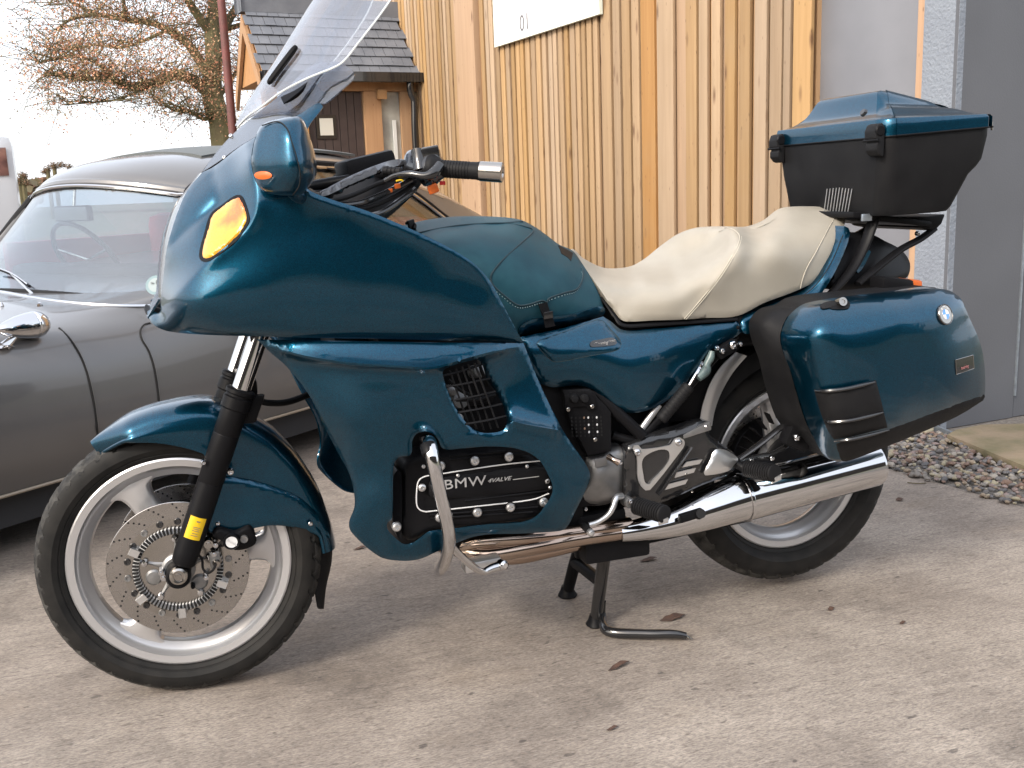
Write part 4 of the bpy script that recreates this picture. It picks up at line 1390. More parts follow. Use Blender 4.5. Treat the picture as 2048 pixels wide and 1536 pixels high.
# windscreen: left half and its mirror joined through the middle
L_ = [(476, 253), (496, 232), (522, 214), (564, 183), (616, 156), (668, 135), (690, 120), (712, 92), (730, 69), (762, 27), (790, -15), (812, -60), (820, -110)]
S_ = [(470, 251), (482, 226), (496, 200), (514, 173), (533, 145), (556, 110), (576, 78), (597, 45), (617, 13), (640, -20), (662, -52), (684, -84), (700, -112)]
yL = [-.015, -.06, -.10, -.16, -.205, -.23, -.235, -.235, -.232, -.225, -.215, -.20, -.18]
rows = []
for (ul, vl), (us, vs), y in zip(L_, S_, yL):
    A_, B_ = py(ul, vl, y), py(us, vs, 0)
    r_ = []
    for k in (1, .86, .7, .5, .25, 0):
        p = B_ + (A_ - B_) * np.array([k ** 2, k, k ** 2])
        r_.append(p)
    rows.append(r_ + [p * np.array([1, -1, 1]) for p in r_[:-1][::-1]])
ws = sheet('windscreen', rows, M['screen'], bike, thick=.0035, nu=3, nv=3)
M['edge'] = mat('acrylic_edge', (.62, .66, .66), .25, 0, coat=1)
edge = [r[0] for r in rows]
tube('screen_edge', [p + np.array([0, -.001, 0]) for p in edge], 0.0019, M['edge'], ws, n=6, smooth=4)
tube('screen_edge', [p * np.array([1, -1, 1]) for p in edge], 0.0019, M['edge'], ws, n=6, smooth=4)
# adjustable air slot in the screen
A_, B_ = py(536, 168, -.112), py(593, 92, -.115)
tube('air_slot', [A_, A_ * .9 + B_ * .1, A_ * .5 + B_ * .5, A_ * .1 + B_ * .9, B_], [.003, .0065, .0072, .0065, .004], M['satin'], ws, n=10, smooth=4)

# cockpit: inner trim, dash blade, fork yoke pad
panel('cockpit_trim', [(606, 372), (640, 384), (700, 352), (770, 322), (832, 326), (848, 345), (840, 372), (800, 415), (760, 448), (742, 462), (700, 440), (640, 408), (612, 392)],
      [(606, 372, -.36), (612, 392, -.37), (700, 440, -.36), (742, 462, -.30), (800, 415, -.20), (848, 345, -.20), (770, 322, -.12), (700, 352, -.20), (640, 384, -.32), (730, 400, -.27)], M['satin'], bike, step=9, thick=.01, roll=(.02, 14))
panel('dash_blade', [(636, 388), (655, 376), (700, 352), (770, 324), (806, 318), (812, 326), (790, 333), (740, 352), (690, 374), (650, 392)],
      [(636, 388, -.35), (700, 352, -.29), (806, 318, -.28), (812, 326, -.29), (740, 352, -.31), (650, 392, -.36)], M['black'], bike, step=9, thick=.01, roll=(.01, 9))
boxm('instrument_box', (-.055, -.07, -.03), (.055, .12, .03), M['satin'], bike, bev=.012, fr=(py(735, 338, -.06), np.array([.97, 0, .2]), np.array([0, 1, 0]), np.array([-.2, 0, .97])))
for k, q in enumerate((((652, 404, -.36), (700, 392, -.345), (760, 366, -.31), (815, 348, -.29)), ((668, 412, -.36), (720, 406, -.335), (775, 384, -.30), (822, 360, -.28)), ((690, 424, -.35), (745, 412, -.32), (790, 392, -.29), (828, 368, -.27)), ((715, 436, -.34), (760, 426, -.30), (796, 404, -.27), (830, 378, -.25)))):
    tube('cable', [py(*p) for p in q], .0048 + .0012 * (k % 2), M['black' if k % 2 else 'rubber'], bike, n=10)
boxm('fork_yoke', (-.03, -.13, -.02), (.05, .13, .012), M['satin'], bike, bev=.01, fr=(fa * np.array([1, 0, 1]) + fd * .84, np.array([1, 0, 0]), np.array([0, 1, 0]), UZ))

# ------------------------------------------------------------------ handlebar and controls
def handlebar(s):
    S = np.array([1, s, 1])
    A, B = py(862, 336, -.345), py(1004, 345, -.415)
    g = B - A; L = np.linalg.norm(g); g = g / L
    yoke = fa * np.array([1, 0, 1]) + fd * .86
    hb = tube('handlebar', [yoke * np.array([1, 1, 1]) + np.array([.0, -.07, 0]), py(780, 345, -.18), py(830, 335, -.30), A], .0115, M['satin'], bike, n=12)
    rib = [(.0135, -.006), (.024, -.006), (.0265, .0), (.0265, .006), (.021, .016)]
    h = .02
    n_ = 13
    while h < L - .065:
        rib += [(.0172, h), (.0172, h + .0036), (.0162, h + .0042), (.0162, h + .0056)]; h += .006
    rib += [(.0170, L - .06), (.0170, L - .05), (.018, L - .048), (.018, L - .044)]
    gr = lathe('grip', rib, M['rubber'], bike, c=A, ax=g, n=28)
    wt = lathe('bar_end_weight', [(.0178, L - .044), (.0192, L - .043), (.0195, L), (.0183, L + .0015), (.0105, L + .0015), (.009, L - .002), (.005, L - .002), (.003, L - .004), (0, L - .004)], M['steel'], bike, c=A, ax=g, n=32)
    sw = panel('switch_housing', [(812, 308), (824, 299), (850, 302), (872, 294), (880, 300), (882, 312), (892, 326), (893, 350), (880, 362), (868, 372), (852, 358), (834, 358), (812, 352), (800, 338), (808, 326)],
               [(812, 308, -.29), (880, 300, -.345), (893, 340, -.365), (868, 372, -.36), (812, 352, -.30), (850, 330, -.36)], M['black'], bike, step=6, close=-.27 if s > 0 else -.27, roll=(.012, 8))
    rs = tube('mirror_boss', [py(836, 300, -.33), py(838, 318, -.335), py(842, 340, -.34)], [.014, .0125, .016], M['black'], sw, n=14)
    tube('clutch_lever', [py(880, 330, -.375), py(868, 345, -.385), py(850, 352, -.385), py(820, 348, -.37), py(790, 352, -.35), py(770, 362, -.34)], [.010, .011, .008, .0065, .006, .005], M['black'], sw, n=12)
    lathe('cable_adjuster', [(.005, -.03), (.0075, -.028), (.009, -.02), (.0078, -.018), (.009, -.012), (.0078, -.010), (.009, -.004), (.0078, -.002), (.009, .006), (.006, .01)], M['rubber'], sw, c=py(795, 343, -.345), ax=g, n=16)
    boxm('horn_button', (-.011, -.006, -.010), (.011, .006, .008), M['orange'], sw, bev=.004, fr=(py(866, 377, -.355), np.array([.9, -.2, .3]), np.array([.2, .95, 0]), np.array([-.3, 0, .95])))
    boxm('switch', (-.005, -.004, -.004), (.005, .004, .004), M['red'], sw, bev=.001, fr=(py(885, 366, -.36), np.array([1, 0, 0]), np.array([0, 1, 0]), UZ))
    boxm('turn_switch', (-.006, -.004, -.005), (.006, .004, .005), M['orange'], sw, bev=.002, fr=(py(795, 372, -.30), np.array([1, 0, .1]), np.array([0, 1, 0]), UZ))
    boxm('turn_switch', (-.005, -.004, -.004), (.004, .004, .004), M['orange'], sw, bev=.002, fr=(py(781, 381, -.30), np.array([1, 0, .1]), np.array([0, 1, 0]), UZ))
    tube('yellow_wire', [py(792, 362, -.36), py(801, 360, -.36), py(806, 362, -.36)], .002, M['yellow'], sw, n=6)
    boxm('reservoir', (-.02, -.02, -.012), (.016, .02, .010), M['black'], sw, bev=.004, fr=(py(862, 303, -.33), np.array([.95, -.2, .15]), np.array([.2, .97, 0]), np.array([-.15, 0, .98])))
    return hb, gr, wt, sw


parts = handlebar(1)
for p in parts: mirror(p)

# ------------------------------------------------------------------ mirror
MI = [(503, 334), (503, 306), (511, 274), (524, 250), (553, 239), (597, 233), (608, 243), (622, 280), (633, 326), (632, 352), (620, 372), (602, 389), (578, 391), (547, 389), (526, 382), (511, 362)]
MIc = [(503, 334, -.40), (511, 274, -.40), (524, 250, -.41), (553, 239, -.43), (597, 233, -.44), (622, 280, -.43), (633, 326, -.42), (620, 372, -.42), (602, 389, -.43), (547, 389, -.43), (511, 362, -.40),
       (530, 330, -.432), (545, 290, -.445), (560, 262, -.455), (575, 300, -.475), (588, 320, -.482), (590, 360, -.475), (598, 280, -.472), (608, 320, -.474), (612, 350, -.464), (560, 350, -.46), (578, 258, -.465), (622, 330, -.45)]
mi = panel('mirror', MI, MIc, M['teal'], bike, step=6, close=-.39, roll=(.012, 9))
tube('shell_seam', [py(*q) for q in ((524, 251, -.413), (555, 243, -.437), (574, 257, -.468), (584, 285, -.480), (592, 310, -.485), (600, 345, -.481), (598, 372, -.468), (586, 390, -.44))], .0011, M['hole'], mi, n=6)
RF = [(508, 350), (515, 344), (533, 343), (544, 350), (538, 357), (516, 358)]
panel('side_reflector', RF, [(508, 350, -.418), (544, 350, -.447), (526, 357, -.433), (526, 343, -.433)], M['orange'], mi, step=6, thick=.003, roll=(.002, 4))
tube('mirror_stem', [py(585, 380, -.41), py(594, 390, -.395), py(603, 396, -.378)], [.014, .014, .012], M['teal'], mi, n=14)
mirror(mi)

# ------------------------------------------------------------------ engine
eng = boxm('engine_block', (.50, -.20, .36), (.98, .20, .74), M['satin'], bike, bev=.03)
boxm('radiator', (.44, -.20, .58), (.47, .20, .84), M['satin'], bike, bev=.01)
for k in range(16):
    boxm('radiator_fin', (.473, -.19 + k * .024, .59), (.479, -.184 + k * .024, .83), M['alu'], bpy.data.objects['radiator'])
boxm('inner_duct', (.44, -.22, .64), (.70, -.16, .86), M['satin'], bike, bev=.02)
for q in ((920, 800, .018), (905, 780, .012), (958, 742, .014), (915, 838, .012)):
    lathe('duct_fitting', [(0, .01), (q[2], .006), (q[2], -.03)], M['cast_alu'], bpy.data.objects['inner_duct'], c=py(q[0], q[1], -.26), ax=(.2, -1, .2), n=16)
for q in (((955, 715), (975, 770)), ((897, 760), (940, 790)), ((912, 800), (990, 790))):
    tube('wiring', [py(*q[0], -.30), py((q[0][0] + q[1][0]) / 2, (q[0][1] + q[1][1]) / 2 + 4, -.31), py(*q[1], -.29)], .004, M['rubber'], bike, n=8)
boxm('inner_filler', (.36, -.12, .62), (.44, .12, .86), M['satin'], bike, bev=.03)
boxm('sump', (.46, -.19, .30), (.92, .19, .40), M['satin'], bike, bev=.03)

EC = [(806, 955), (806, 930), (815, 916), (832, 911), (900, 905), (1000, 897), (1050, 904), (1082, 925), (1103, 958), (1110, 985), (1096, 1015), (1074, 1036), (1010, 1046), (900, 1058), (850, 1069), (828, 1080), (812, 1078), (802, 1060), (804, 1000)]
ec = panel('engine_cover', EC, [(806, 930, -.288), (1050, 904, -.292), (1110, 985, -.292), (850, 1069, -.285), (804, 1000, -.285), (960, 980, -.302), (960, 920, -.300), (960, 1040, -.298)], M['casting'], bike, step=7, close=-.20, roll=(.016, 13))
ecY = -.306
# raised centre panel
CPn = [(858, 972), (864, 960), (880, 956), (1092, 934), (1104, 962), (1105, 976), (866, 999), (858, 990)]
cpn = panel('name_plate', CPn, [(858, 972, ecY), (1092, 934, ecY), (1105, 976, ecY)], M['casting'], ec, step=9, close=-.295, roll=(.005, 6))
ln = [(1088, 921), (1000, 930), (880, 948), (850, 953), (838, 961), (834, 975), (833, 1005), (838, 1018), (850, 1023), (866, 1022), (960, 1012), (1060, 1000), (1098, 987)]
tube('silver_line', [py(u, v, -.3035) for u, v in ln], .0015, M['white'], ec, n=6, smooth=5)
for k, (a, b_) in enumerate([((900, 912), (1072, 899)), ((900, 919), (1076, 906)), ((1030, 944), (1092, 935)), ((1030, 951), (1092, 941)), ((860, 1030), (1075, 1014)), ((860, 1037), (1065, 1024)), ((1000, 961), (1098, 950)), ((930, 1002), (1098, 987 - 6))]):
    tube('cooling_rib', [py(*a, -.301), py(*b_, -.300)], .0022, M['casting'], ec, n=6, smooth=1)
for u, v in ((880, 931), (949, 921), (1017, 913), (954, 1024), (1020, 1014), (1086, 1003), (879, 1034)):
    lathe('collar', [(.0125, .004), (.0125, -.006)], M['casting'], ec, c=py(u, v, -.303), ax=(0, -1, 0), n=20)
    bolt(ec, py(u, v, -.304), (0, -1, 0), .0108, .009, M['alu'])
bolt(ec, py(844, 975, -.303), (0, -1, 0), .0085, .006, M['alu'])
bolt(ec, py(793, 1053, -.300), (0, -1, 0), .0105, .009, M['alu'])
bolt(ec, py(1094, 962, -.303), (0, -1, 0), .006, .006, M['alu'])
for u, v in ((916, 951), (1054, 933), (847, 933), (1100, 975)): bolt(ec, py(u, v, -.304), (0, -1, 0), .004, .003, M['alu'])
e1 = py(1000, 945, ecY - .001) - py(900, 957, ecY - .001)
text('lettering', 'BMW', .030, py(930, 966, ecY - .0015), e1, UZ, M['silverprint'], cpn, sx=1.30, spacing=1.05)
text('lettering', '4VALVE', .0125, py(998, 959.5, ecY - .0015), e1, UZ, M['silverprint'], cpn, sx=1.25, shear=.35)
boxm('print_line', (-.030, -.0004, -.0007), (.030, .0004, .0007), M['silverprint'], cpn, fr=(py(1052, 956, ecY - .001), e1 / np.linalg.norm(e1), np.array([0, 1, 0]), UZ))
# boss left of the cover
panel('cover_edge', [(786, 960), (795, 940), (803, 945), (802, 1080), (795, 1074), (786, 1040)], [(786, 960, -.27), (803, 945, -.28), (802, 1080, -.28)], M['satin'], ec, step=9, close=-.2)

# ------------------------------------------------------------------ crash bar
cbm = M['chrome']
cb = tube('crash_bar', [py(850, 878, -.30), py(858, 884, -.375), py(862, 900, -.405), py(868, 930, -.415), py(880, 985, -.412), py(892, 1035, -.405), py(898, 1075, -.388), py(895, 1105, -.35), py(885, 1132, -.28), py(878, 1142, -.16), py(878, 1130, 0.0)],
          [.013, .0145, .0145, .0142, .014, .014, .014, .014, .0145, .013, .012], cbm, bike, n=18, smooth=7)
lathe('end_collar', [(.0165, -.012), (.0172, -.008), (.0172, .008), (.0155, .011), (0, .012)], M['satin'], cb, c=py(858, 898, -.400), ax=py(856, 880, -.38) - py(868, 930, -.415), n=20)
tube('lower_brace', [py(897, 1086, -.372), py(920, 1110, -.35), py(945, 1132, -.33), py(965, 1143, -.31), py(985, 1136, -.30), py(1006, 1130, -.29)], [.010, .0085, .008, .008, .010, .012], cbm, cb, n=14)
lathe('clamp_bolt', [(0, .01), (.006, .01), (.011, .006), (.012, -.01)], cbm, cb, c=py(1006, 1130, -.30), ax=(.3, -1, .1), n=18)
boxm('bar_clamp', (-.04, -.02, -.012), (.045, .02, .012), M['alu'], cb, bev=.006, fr=(py(960, 1126, -.25), np.array([1, 0, .05]), np.array([0, 1, 0]), UZ))

# ------------------------------------------------------------------ exhaust
ex_ = tube('exhaust_pipe', [py(870, 1085, -.10), py(905, 1092, -.15), py(960, 1082, -.19), py(1050, 1076, -.21), py(1150, 1066, -.21), py(1260, 1050, -.20)], .019, M['bronze'], bike, n=18)
tube('exhaust_pipe', [py(900, 1090, -.13), py(930, 1102, -.17), py(980, 1108, -.20), py(1060, 1095, -.215), py(1150, 1078, -.215), py(1260, 1062, -.20)], .0195, M['bronze'], bike, n=18)
tube('exhaust_pipe', [py(960, 1100, -.05), py(985, 1112, -.10), py(1040, 1112, -.14), py(1110, 1097, -.15), py(1180, 1080, -.16), py(1260, 1064, -.17)], .0195, M['bronze'], bike, n=18)
AX0, AX1 = py(1480, 996, -.215), py(1749, 925, -.215)
axd = (AX1 - AX0) / np.linalg.norm(AX1 - AX0)
col = tube('collector', [py(1240, 1066, -.205), py(1290, 1057, -.21), py(1350, 1042, -.213), py(1410, 1020, -.215), py(1450, 1006, -.215), AX0 + axd * .004], [.022, .029, .038, .050, .055, .0585], M['steel'], bike, n=36, smooth=8)
col.data.materials[0] = M['chrome']
sl_ = np.linalg.norm(AX1 - AX0)
lathe('silencer', [(.0590, 0), (.0615, .001), (.0625, .005), (.0615, .009), (.0595, .010), (.0595, .012), (.0600, .014), (.0600, sl_ - .012), (.0585, sl_ - .004), (.050, sl_ + .002), (.030, sl_ + .004), (.028, sl_ - .03), (0, sl_ - .03)], M['chrome'], bike, c=AX0, ax=axd, n=56)
tube('rubber_stop', [py(1396, 1030, -.25), py(1402, 1027, -.285)], .0115, M['rubber'], bike, n=14, smooth=1)
boxm('stop_arm', (-.03, -.012, -.01), (.03, .006, .01), M['satin'], bike, bev=.004, fr=(py(1380, 1030, -.265), np.array([1, 0, .15]), np.array([0, 1, 0]), UZ))

# ------------------------------------------------------------------ gearbox, plates, frame
GB = [(1166, 912), (1196, 905), (1250, 896), (1252, 960), (1251, 990), (1235, 995), (1215, 1008), (1180, 1012), (1160, 1010), (1152, 1000), (1176, 955)]
gb_ = panel('gearbox', GB, [(1166, 912, -.20), (1250, 896, -.215), (1251, 990, -.21), (1160, 1010, -.19), (1200, 950, -.232)], M['cast_alu'], bike, step=8, close=0.1, roll=(.02, 14))
prism('casting_pad', [py(u, v, -.2345) for u, v in ((1188, 918), (1212, 914), (1214, 930), (1191, 935))], (0, -1, 0), .003, M['cast_alu'], gb_, bev=.001)
boxm('gearbox_core', (.95, -.16, .33), (1.16, .16, .62), M['satin'], bike, bev=.03)
tube('drain_fitting', [py(1217, 913, -.235), py(1228, 920, -.25), py(1238, 925, -.255)], [.008, .007, .009], M['bronze'], gb_, n=12)
bolt(gb_, py(1240, 925, -.258), (0, -1, 0), .006, .005)
bolt(gb_, py(1171, 1018, -.21), (0, -1, 0), .005, .005)

PP = [(1126, 780), (1178, 778), (1188, 784), (1196, 797), (1210, 810), (1222, 825), (1222, 903), (1176, 911), (1160, 880), (1140, 840)]
pp_ = panel('perforated_cover', PP, [(1126, 780, -.225), (1178, 778, -.235), (1222, 825, -.235), (1222, 903, -.235), (1160, 880, -.235)], M['casting'], bike, step=9, close=-.18, roll=(.003, 4), smooth=False)
V, Fc = [], []
for a in range(8):
    for b_ in range(6):
        u, v = 1143 + a * 8.4 + b_ * .4, 836 + b_ * 7.2 - a * .2
        if u > 1216: continue
        c = py(u, v, -.2362 - .0006); n0 = len(V)
        for k in range(8): V.append(c + np.array([math.cos(k * PI / 4) * .0022, 0, math.sin(k * PI / 4) * .0030]))
        Fc.append(tuple(n0 + k for k in range(8)))
mm = [M['hole'], M['white'], M['bronze']]
hp = mk('vent_holes', V, Fc, mm, pp_, smooth=False, midx=[(1 if i // 6 in (4, 6) and i % 2 == 0 else (2 if i // 6 == 3 and i % 3 == 0 else 0)) for i in range(len(Fc))]); hp['kind'] = 'stuff'
br_ = panel('cap_plate', [(1130, 790), (1170, 782), (1182, 790), (1190, 800), (1192, 818), (1178, 820), (1172, 812), (1146, 814), (1140, 820), (1130, 816)], [(1130, 790, -.24), (1170, 782, -.243), (1192, 818, -.243), (1130, 816, -.24)], M['satin'], pp_, step=8, thick=.006, roll=(.002, 3), smooth=False)
for u in (1148, 1169): lathe('rubber_cap', [(0, .007), (.008, .006), (.0105, .002), (.0105, -.01)], M['rubber'], br_, c=py(u, 797, -.245), ax=(0, -1, 0), n=20)
for u, v in ((1136, 819), (1184, 813), (1190, 879)): bolt(pp_, py(u, v, -.248), (0, -1, 0), .0052, .004, M['steel'])
# frame tubes
tube('frame_tube', [py(1150, 760, -.19), py(1200, 795, -.21), py(1245, 835, -.22), py(1285, 872, -.225)], .014, M['satin'], bike, n=14)
tube('frame_tube', [py(1285, 870, -.20), py(1340, 815, -.19), py(1400, 745, -.17), py(1470, 670, -.15)], .012, M['satin'], bike, n=14)
tube('frame_strut', [py(1280, 862, -.205), py(1318, 810, -.20)], .008, M['alu'], bike, n=10, smooth=1)
tube('frame_tube', [py(1225, 870, -.20), py(1262, 880, -.21), py(1300, 880, -.21)], .010, M['satin'], bike, n=12)
gh0, gh1 = py(1321, 840, -.235), py(1379, 771, -.245)
gL = np.linalg.norm(gh1 - gh0)
prf = [(0, 0), (.012, 0), (.0145, .004)]
h = .008
while h < gL - .01: prf += [(.0150, h), (.0150, h + .005), (.0142, h + .006), (.0142, h + .008)]; h += .0095
prf += [(.0145, gL - .003), (.010, gL), (0, gL)]
gl_ = lathe('lifting_handle', prf, M['rubber'], bike, c=gh0, ax=gh1 - gh0, n=18)
tube('handle_rod', [gh1, py(1396, 742, -.24), py(1404, 726, -.22)], .005, M['chrome'], gl_, n=10)
tube('breather_hose', [py(1424, 702, -.20), py(1421, 715, -.20), py(1414, 728, -.20), py(1411, 742, -.20), py(1396, 756, -.20)], [.007, .010, .009, .012, .010], mat('clear_hose', (.10, .14, .14), .35), bike, n=12)
for u, v, r in ((1466, 690, .0105), (1480, 688, .006), (1444, 702, .0075), (1434, 696, .006)):
    bolt(bike, py(u, v, -.215), (0, -1, 0), r, .008)
boxm('mount_lug', (-.03, -.02, -.014), (.03, .02, .014), M['satin'], bike, bev=.006, fr=(py(1450, 697, -.19), np.array([.9, 0, .4]), np.array([0, 1, 0]), np.array([-.4, 0, .9])))
# subframe, inner mudguard behind the side cover
boxm('battery_box', (1.05, -.12, .52), (1.30, .12, .78), M['satin'], bike, bev=.03)
boxm('airbox', (.60, -.13, .72), (1.2, .13, .84), M['satin'], bike, bev=.03)
HW = np.array([1.5659, 0, .3455])
rows = []
for T in np.linspace(math.radians(58), math.radians(196), 22):
    r = []
    for ph in np.linspace(-1, 1, 11):
        y = .098 * math.sin(ph * PI / 2); rr = .372 - (.055 if abs(ph) > .9 else .02 * abs(ph) ** 2)
        r.append(HW + np.array([math.cos(T) * rr, y, math.sin(T) * rr]))
    rows.append(r)
rg = sheet('rear_mudguard', rows, M['plastic'], bike, thick=.004, nu=1, nv=1)
SIo = [(1472, 704), (1443, 732), (1420, 768), (1405, 812), (1399, 847)]
SIi = [(1494, 712), (1466, 745), (1443, 785), (1430, 820), (1424, 852)]
sheet('mudguard_trim', [[py(a[0], a[1], -.128), (py(a[0], a[1], -.131) + py(b_[0], b_[1], -.131)) / 2, py(b_[0], b_[1], -.127)] for a, b_ in zip(SIo, SIi)], M['alu'], rg, thick=.004, nu=4, nv=3)

# footrest plate with polished trims
FP = [(1252, 895), (1268, 884), (1300, 872), (1360, 858), (1415, 842), (1420, 868), (1440, 885), (1476, 915), (1472, 936), (1455, 950), (1400, 972), (1330, 1003), (1300, 1010), (1268, 1000), (1250, 994)]
fpl = panel('footrest_plate', FP, [(1252, 895, -.235), (1360, 860, -.235), (1476, 915, -.225), (1400, 972, -.235), (1250, 994, -.235), (1350, 920, -.242)], M['black'], bike, step=9, close=-.19, roll=(.008, 9))
TB = [(1266, 898), (1268, 891), (1277, 890), (1284, 898), (1340, 890), (1350, 878), (1360, 875), (1368, 880), (1369, 890), (1362, 902), (1300, 980), (1291, 981), (1277, 962), (1274, 915)]
TH = [(1289, 914), (1339, 907), (1300, 968), (1293, 968), (1288, 958)]
tri = panel('triangle_trim', TB, [(1266, 898, -.248), (1368, 880, -.248), (1300, 980, -.246)], M['alu'], fpl, holes=[TH], step=7, thick=.005, roll=(.0015, 3))
bolt(tri, py(1275, 905, -.249), (0, -1, 0), .0085, .006); bolt(tri, py(1357, 885, -.249), (0, -1, 0), .0085, .006)
for q in ([(1374, 924, 1), (1405, 919, 1), (1399, 928, 1), (1364, 935, 1)], [(1353, 945, 1), (1392, 936, 1), (1388, 945, 1), (1349, 956, 1)], [(1335, 969, 1), (1376, 959, 1), (1371, 968, 1), (1330, 980, 1)]):
    panel('slash_trim', q, [(q[0][0], q[0][1], -.2475), (q[1][0], q[1][1], -.2475), (q[3][0], q[3][1], -.2475)], M['alu'], fpl, step=5, thick=.004, smooth=False)
panel('polished_heel_guard', [(1434, 898), (1476, 916), (1468, 930), (1457, 942), (1411, 951), (1408, 946), (1418, 925)], [(1434, 898, -.245), (1476, 916, -.238), (1411, 951, -.252), (1450, 925, -.250)], M['alu'], fpl, step=6, thick=.005, roll=(.005, 7))
for u, v in ((1372, 948), (1384, 983)): bolt(fpl, py(u, v, -.2475), (0, -1, 0), .003, .003, M['steel'])
tube('plate_rib', [py(1318, 991, -.246), py(1350, 944, -.249), py(1384, 895, -.247)], .004, M['black'], fpl, n=8)
prism('alloy_bracket', [py(u, v, -.225) for u, v in ((1362, 868), (1362, 876), (1418, 858), (1418, 842), (1412, 842))], (0, -1, 0), .012, M['cast_alu'], fpl, bev=.002)
bolt(fpl, py(1412, 853, -.238), (0, -1, 0), .004, .003)
sa_ = tube('swing_arm', [py(1330, 950, -.12), py(1450, 935, -.12), np.array([1.56, -.12, .345])], [.035, .03, .03], M['satin'], bike, n=16)

# footrests
def peg(A, B, r, par, nrib=11):
    L = np.linalg.norm(B - A); prf = [(0, -.004), (r * .6, -.004), (r * .75, 0)]
    for k in range(nrib):
        h = .004 + (L - .010) * k / nrib; d = (L - .010) / nrib
        prf += [(r, h), (r, h + d * .62), (r * .86, h + d * .68), (r * .86, h + d * .95)]
    prf += [(r, L - .006), (r * .95, L - .001), (r * .8, L), (0, L)]
    return lathe('footrest', prf, M['rubber'], par, c=A, ax=B - A, n=20)


p1 = peg(py(1272, 1011, -.255), py(1330, 1029, -.345), .0215, bike)
lathe('footrest_hinge', [(0, .014), (.011, .014), (.013, .008), (.013, -.016)], M['cast_alu'], p1, c=py(1256, 1004, -.245), ax=(0, -1, 0), n=18)
bolt(p1, py(1261, 1003, -.262), (0, -1, 0), .006, .005)
boxm('end_marker', (-.012, -.002, -.006), (.012, .003, .006), M['alu'], p1, bev=.001, fr=(py(1327, 1043, -.345), np.array([1, 0, .15]), np.array([0, 1, 0]), UZ))
p2 = peg(py(1494, 937, -.245), py(1551, 947, -.335), .0215, bike)
boxm('end_marker', (-.012, -.002, -.006), (.012, .003, .006), M['alu'], p2, bev=.001, fr=(py(1553, 958, -.335), np.array([1, 0, .3]), np.array([0, 1, 0]), UZ))
tube('footrest_hanger', [py(1470, 925, -.22), py(1486, 935, -.235), py(1497, 940, -.25)], [.012, .011, .012], M['satin'], p2, n=12)
bolt(p2, py(1502, 920, -.25), (0, -1, 0), .005, .006)
for p in (p1, p2): mirror(p)
# pannier / silencer bracket arms
tube('pannier_arm', [py(1478, 918, -.20), py(1520, 888, -.205), py(1566, 852, -.21), py(1600, 835, -.2)], [.009, .011, .011, .009], M['black'], bike, n=10, flat=.6)
tube('pannier_arm', [py(1478, 920, -.20), py(1515, 912, -.205), py(1550, 905, -.21), py(1590, 880, -.21)], [.009, .008, .010, .008], M['black'], bike, n=10, flat=.6)
bolt(bike, py(1543, 916, -.225), (0, -1, 0), .007, .006)
cl = boxm('case_clamp', (-.035, -.02, -.03), (.035, .02, .03), M['satin'], bike, bev=.01, fr=(py(1592, 873, -.235), np.array([.9, 0, -.43]), np.array([0, 1, 0]), np.array([.43, 0, .9])))
bolt(cl, py(1593, 874, -.262), (0, -1, 0), .0095, .008)

# gear lever
gv = tube('gear_lever', [py(1243, 992, -.245), py(1232, 996, -.262), py(1226, 1014, -.27), py(1216, 1030, -.272), py(1196, 1044, -.272), py(1178, 1050, -.272)], [.008, .0075, .0068, .0062, .006, .006], M['alu'], bike, n=12)
A_, B_ = py(1168, 1052, -.262), py(1182, 1066, -.318)
tube('toe_peg', [A_, B_], .0085, M['rubber'], gv, n=14, smooth=1)
lathe('toe_peg_tip', [(0, .006), (.005, .005), (.0085, 0), (.0085, -.008)], M['alu'], gv, c=B_, ax=B_ - A_, n=16)

# centre stand
def ft(p, z): q = p.copy(); q[2] = z; return q


LA, LB = py(1212, 1082, -.11), pz(1192, 1250); LB[2] = .012
RA, RB = py(1160, 1085, .07), pz(1135, 1192); RB[2] = .012
cs = tube('centre_stand', [LA + UZ * .06, LA, (LA + LB) / 2, LB], [.017, .0165, .0165, .016], M['black'], bike, n=18)
tube('stand_leg', [RA + UZ * .06, RA, (RA + RB) / 2, RB], [.017, .0165, .0165, .016], M['satin'], cs, n=18)
tube('cross_tube', [RA * .62 + RB * .38, LA * .5 + LB * .5], .0165, M['satin'], cs, n=16, smooth=1)
for B in (LB, RB):
    lathe('stand_foot', [(0, 0), (.024, 0), (.027, .004), (.020, .016), (.016, .03)], M['satin'], cs, c=ft(B, 0), ax=(0, 0, 1), n=18)
tipp = pz(1372, 1272, .012)
tl = tube('stand_lever', [LA * .25 + LB * .75 + np.array([.014, -.004, 0]), LB + np.array([.016, -.006, .016]), pz(1215, 1262, .016), pz(1290, 1268, .016), pz(1345, 1268, .018), tipp], [.006, .011, .013, .0125, .011, .009], M['black'], cs, n=14, flat=.8)
tube('bent_tip', [tipp, pz(1383, 1279, .006)], [.004, .0015], M['steel'], cs, n=8, smooth=1)
boxm('stand_mount', (-.10, -.15, -.03), (.07, .12, .03), M['satin'], bike, bev=.01, fr=(py(1200, 1058, -.05), np.array([1, 0, 0]), np.array([0, 1, 0]), UZ))
boxm('heat_shield', (-.08, -.02, -.035), (.05, .10, .035), M['satin'], bike, bev=.015, fr=(py(1210, 1045, -.17), np.array([1, 0, .05]), np.array([0, 1, 0]), UZ))
boxm('frame_rail', (-.2, -.01, -.012), (.28, .01, .012), M['satin'], bike, bev=.004, fr=(py(1300, 1075, -.14), np.array([1, 0, .06]), np.array([0, 1, 0]), UZ))
tube('spring', [py(1170, 1092, -.02), py(1200, 1098, -.03)], .012, M['satin'], cs, n=12, smooth=1)

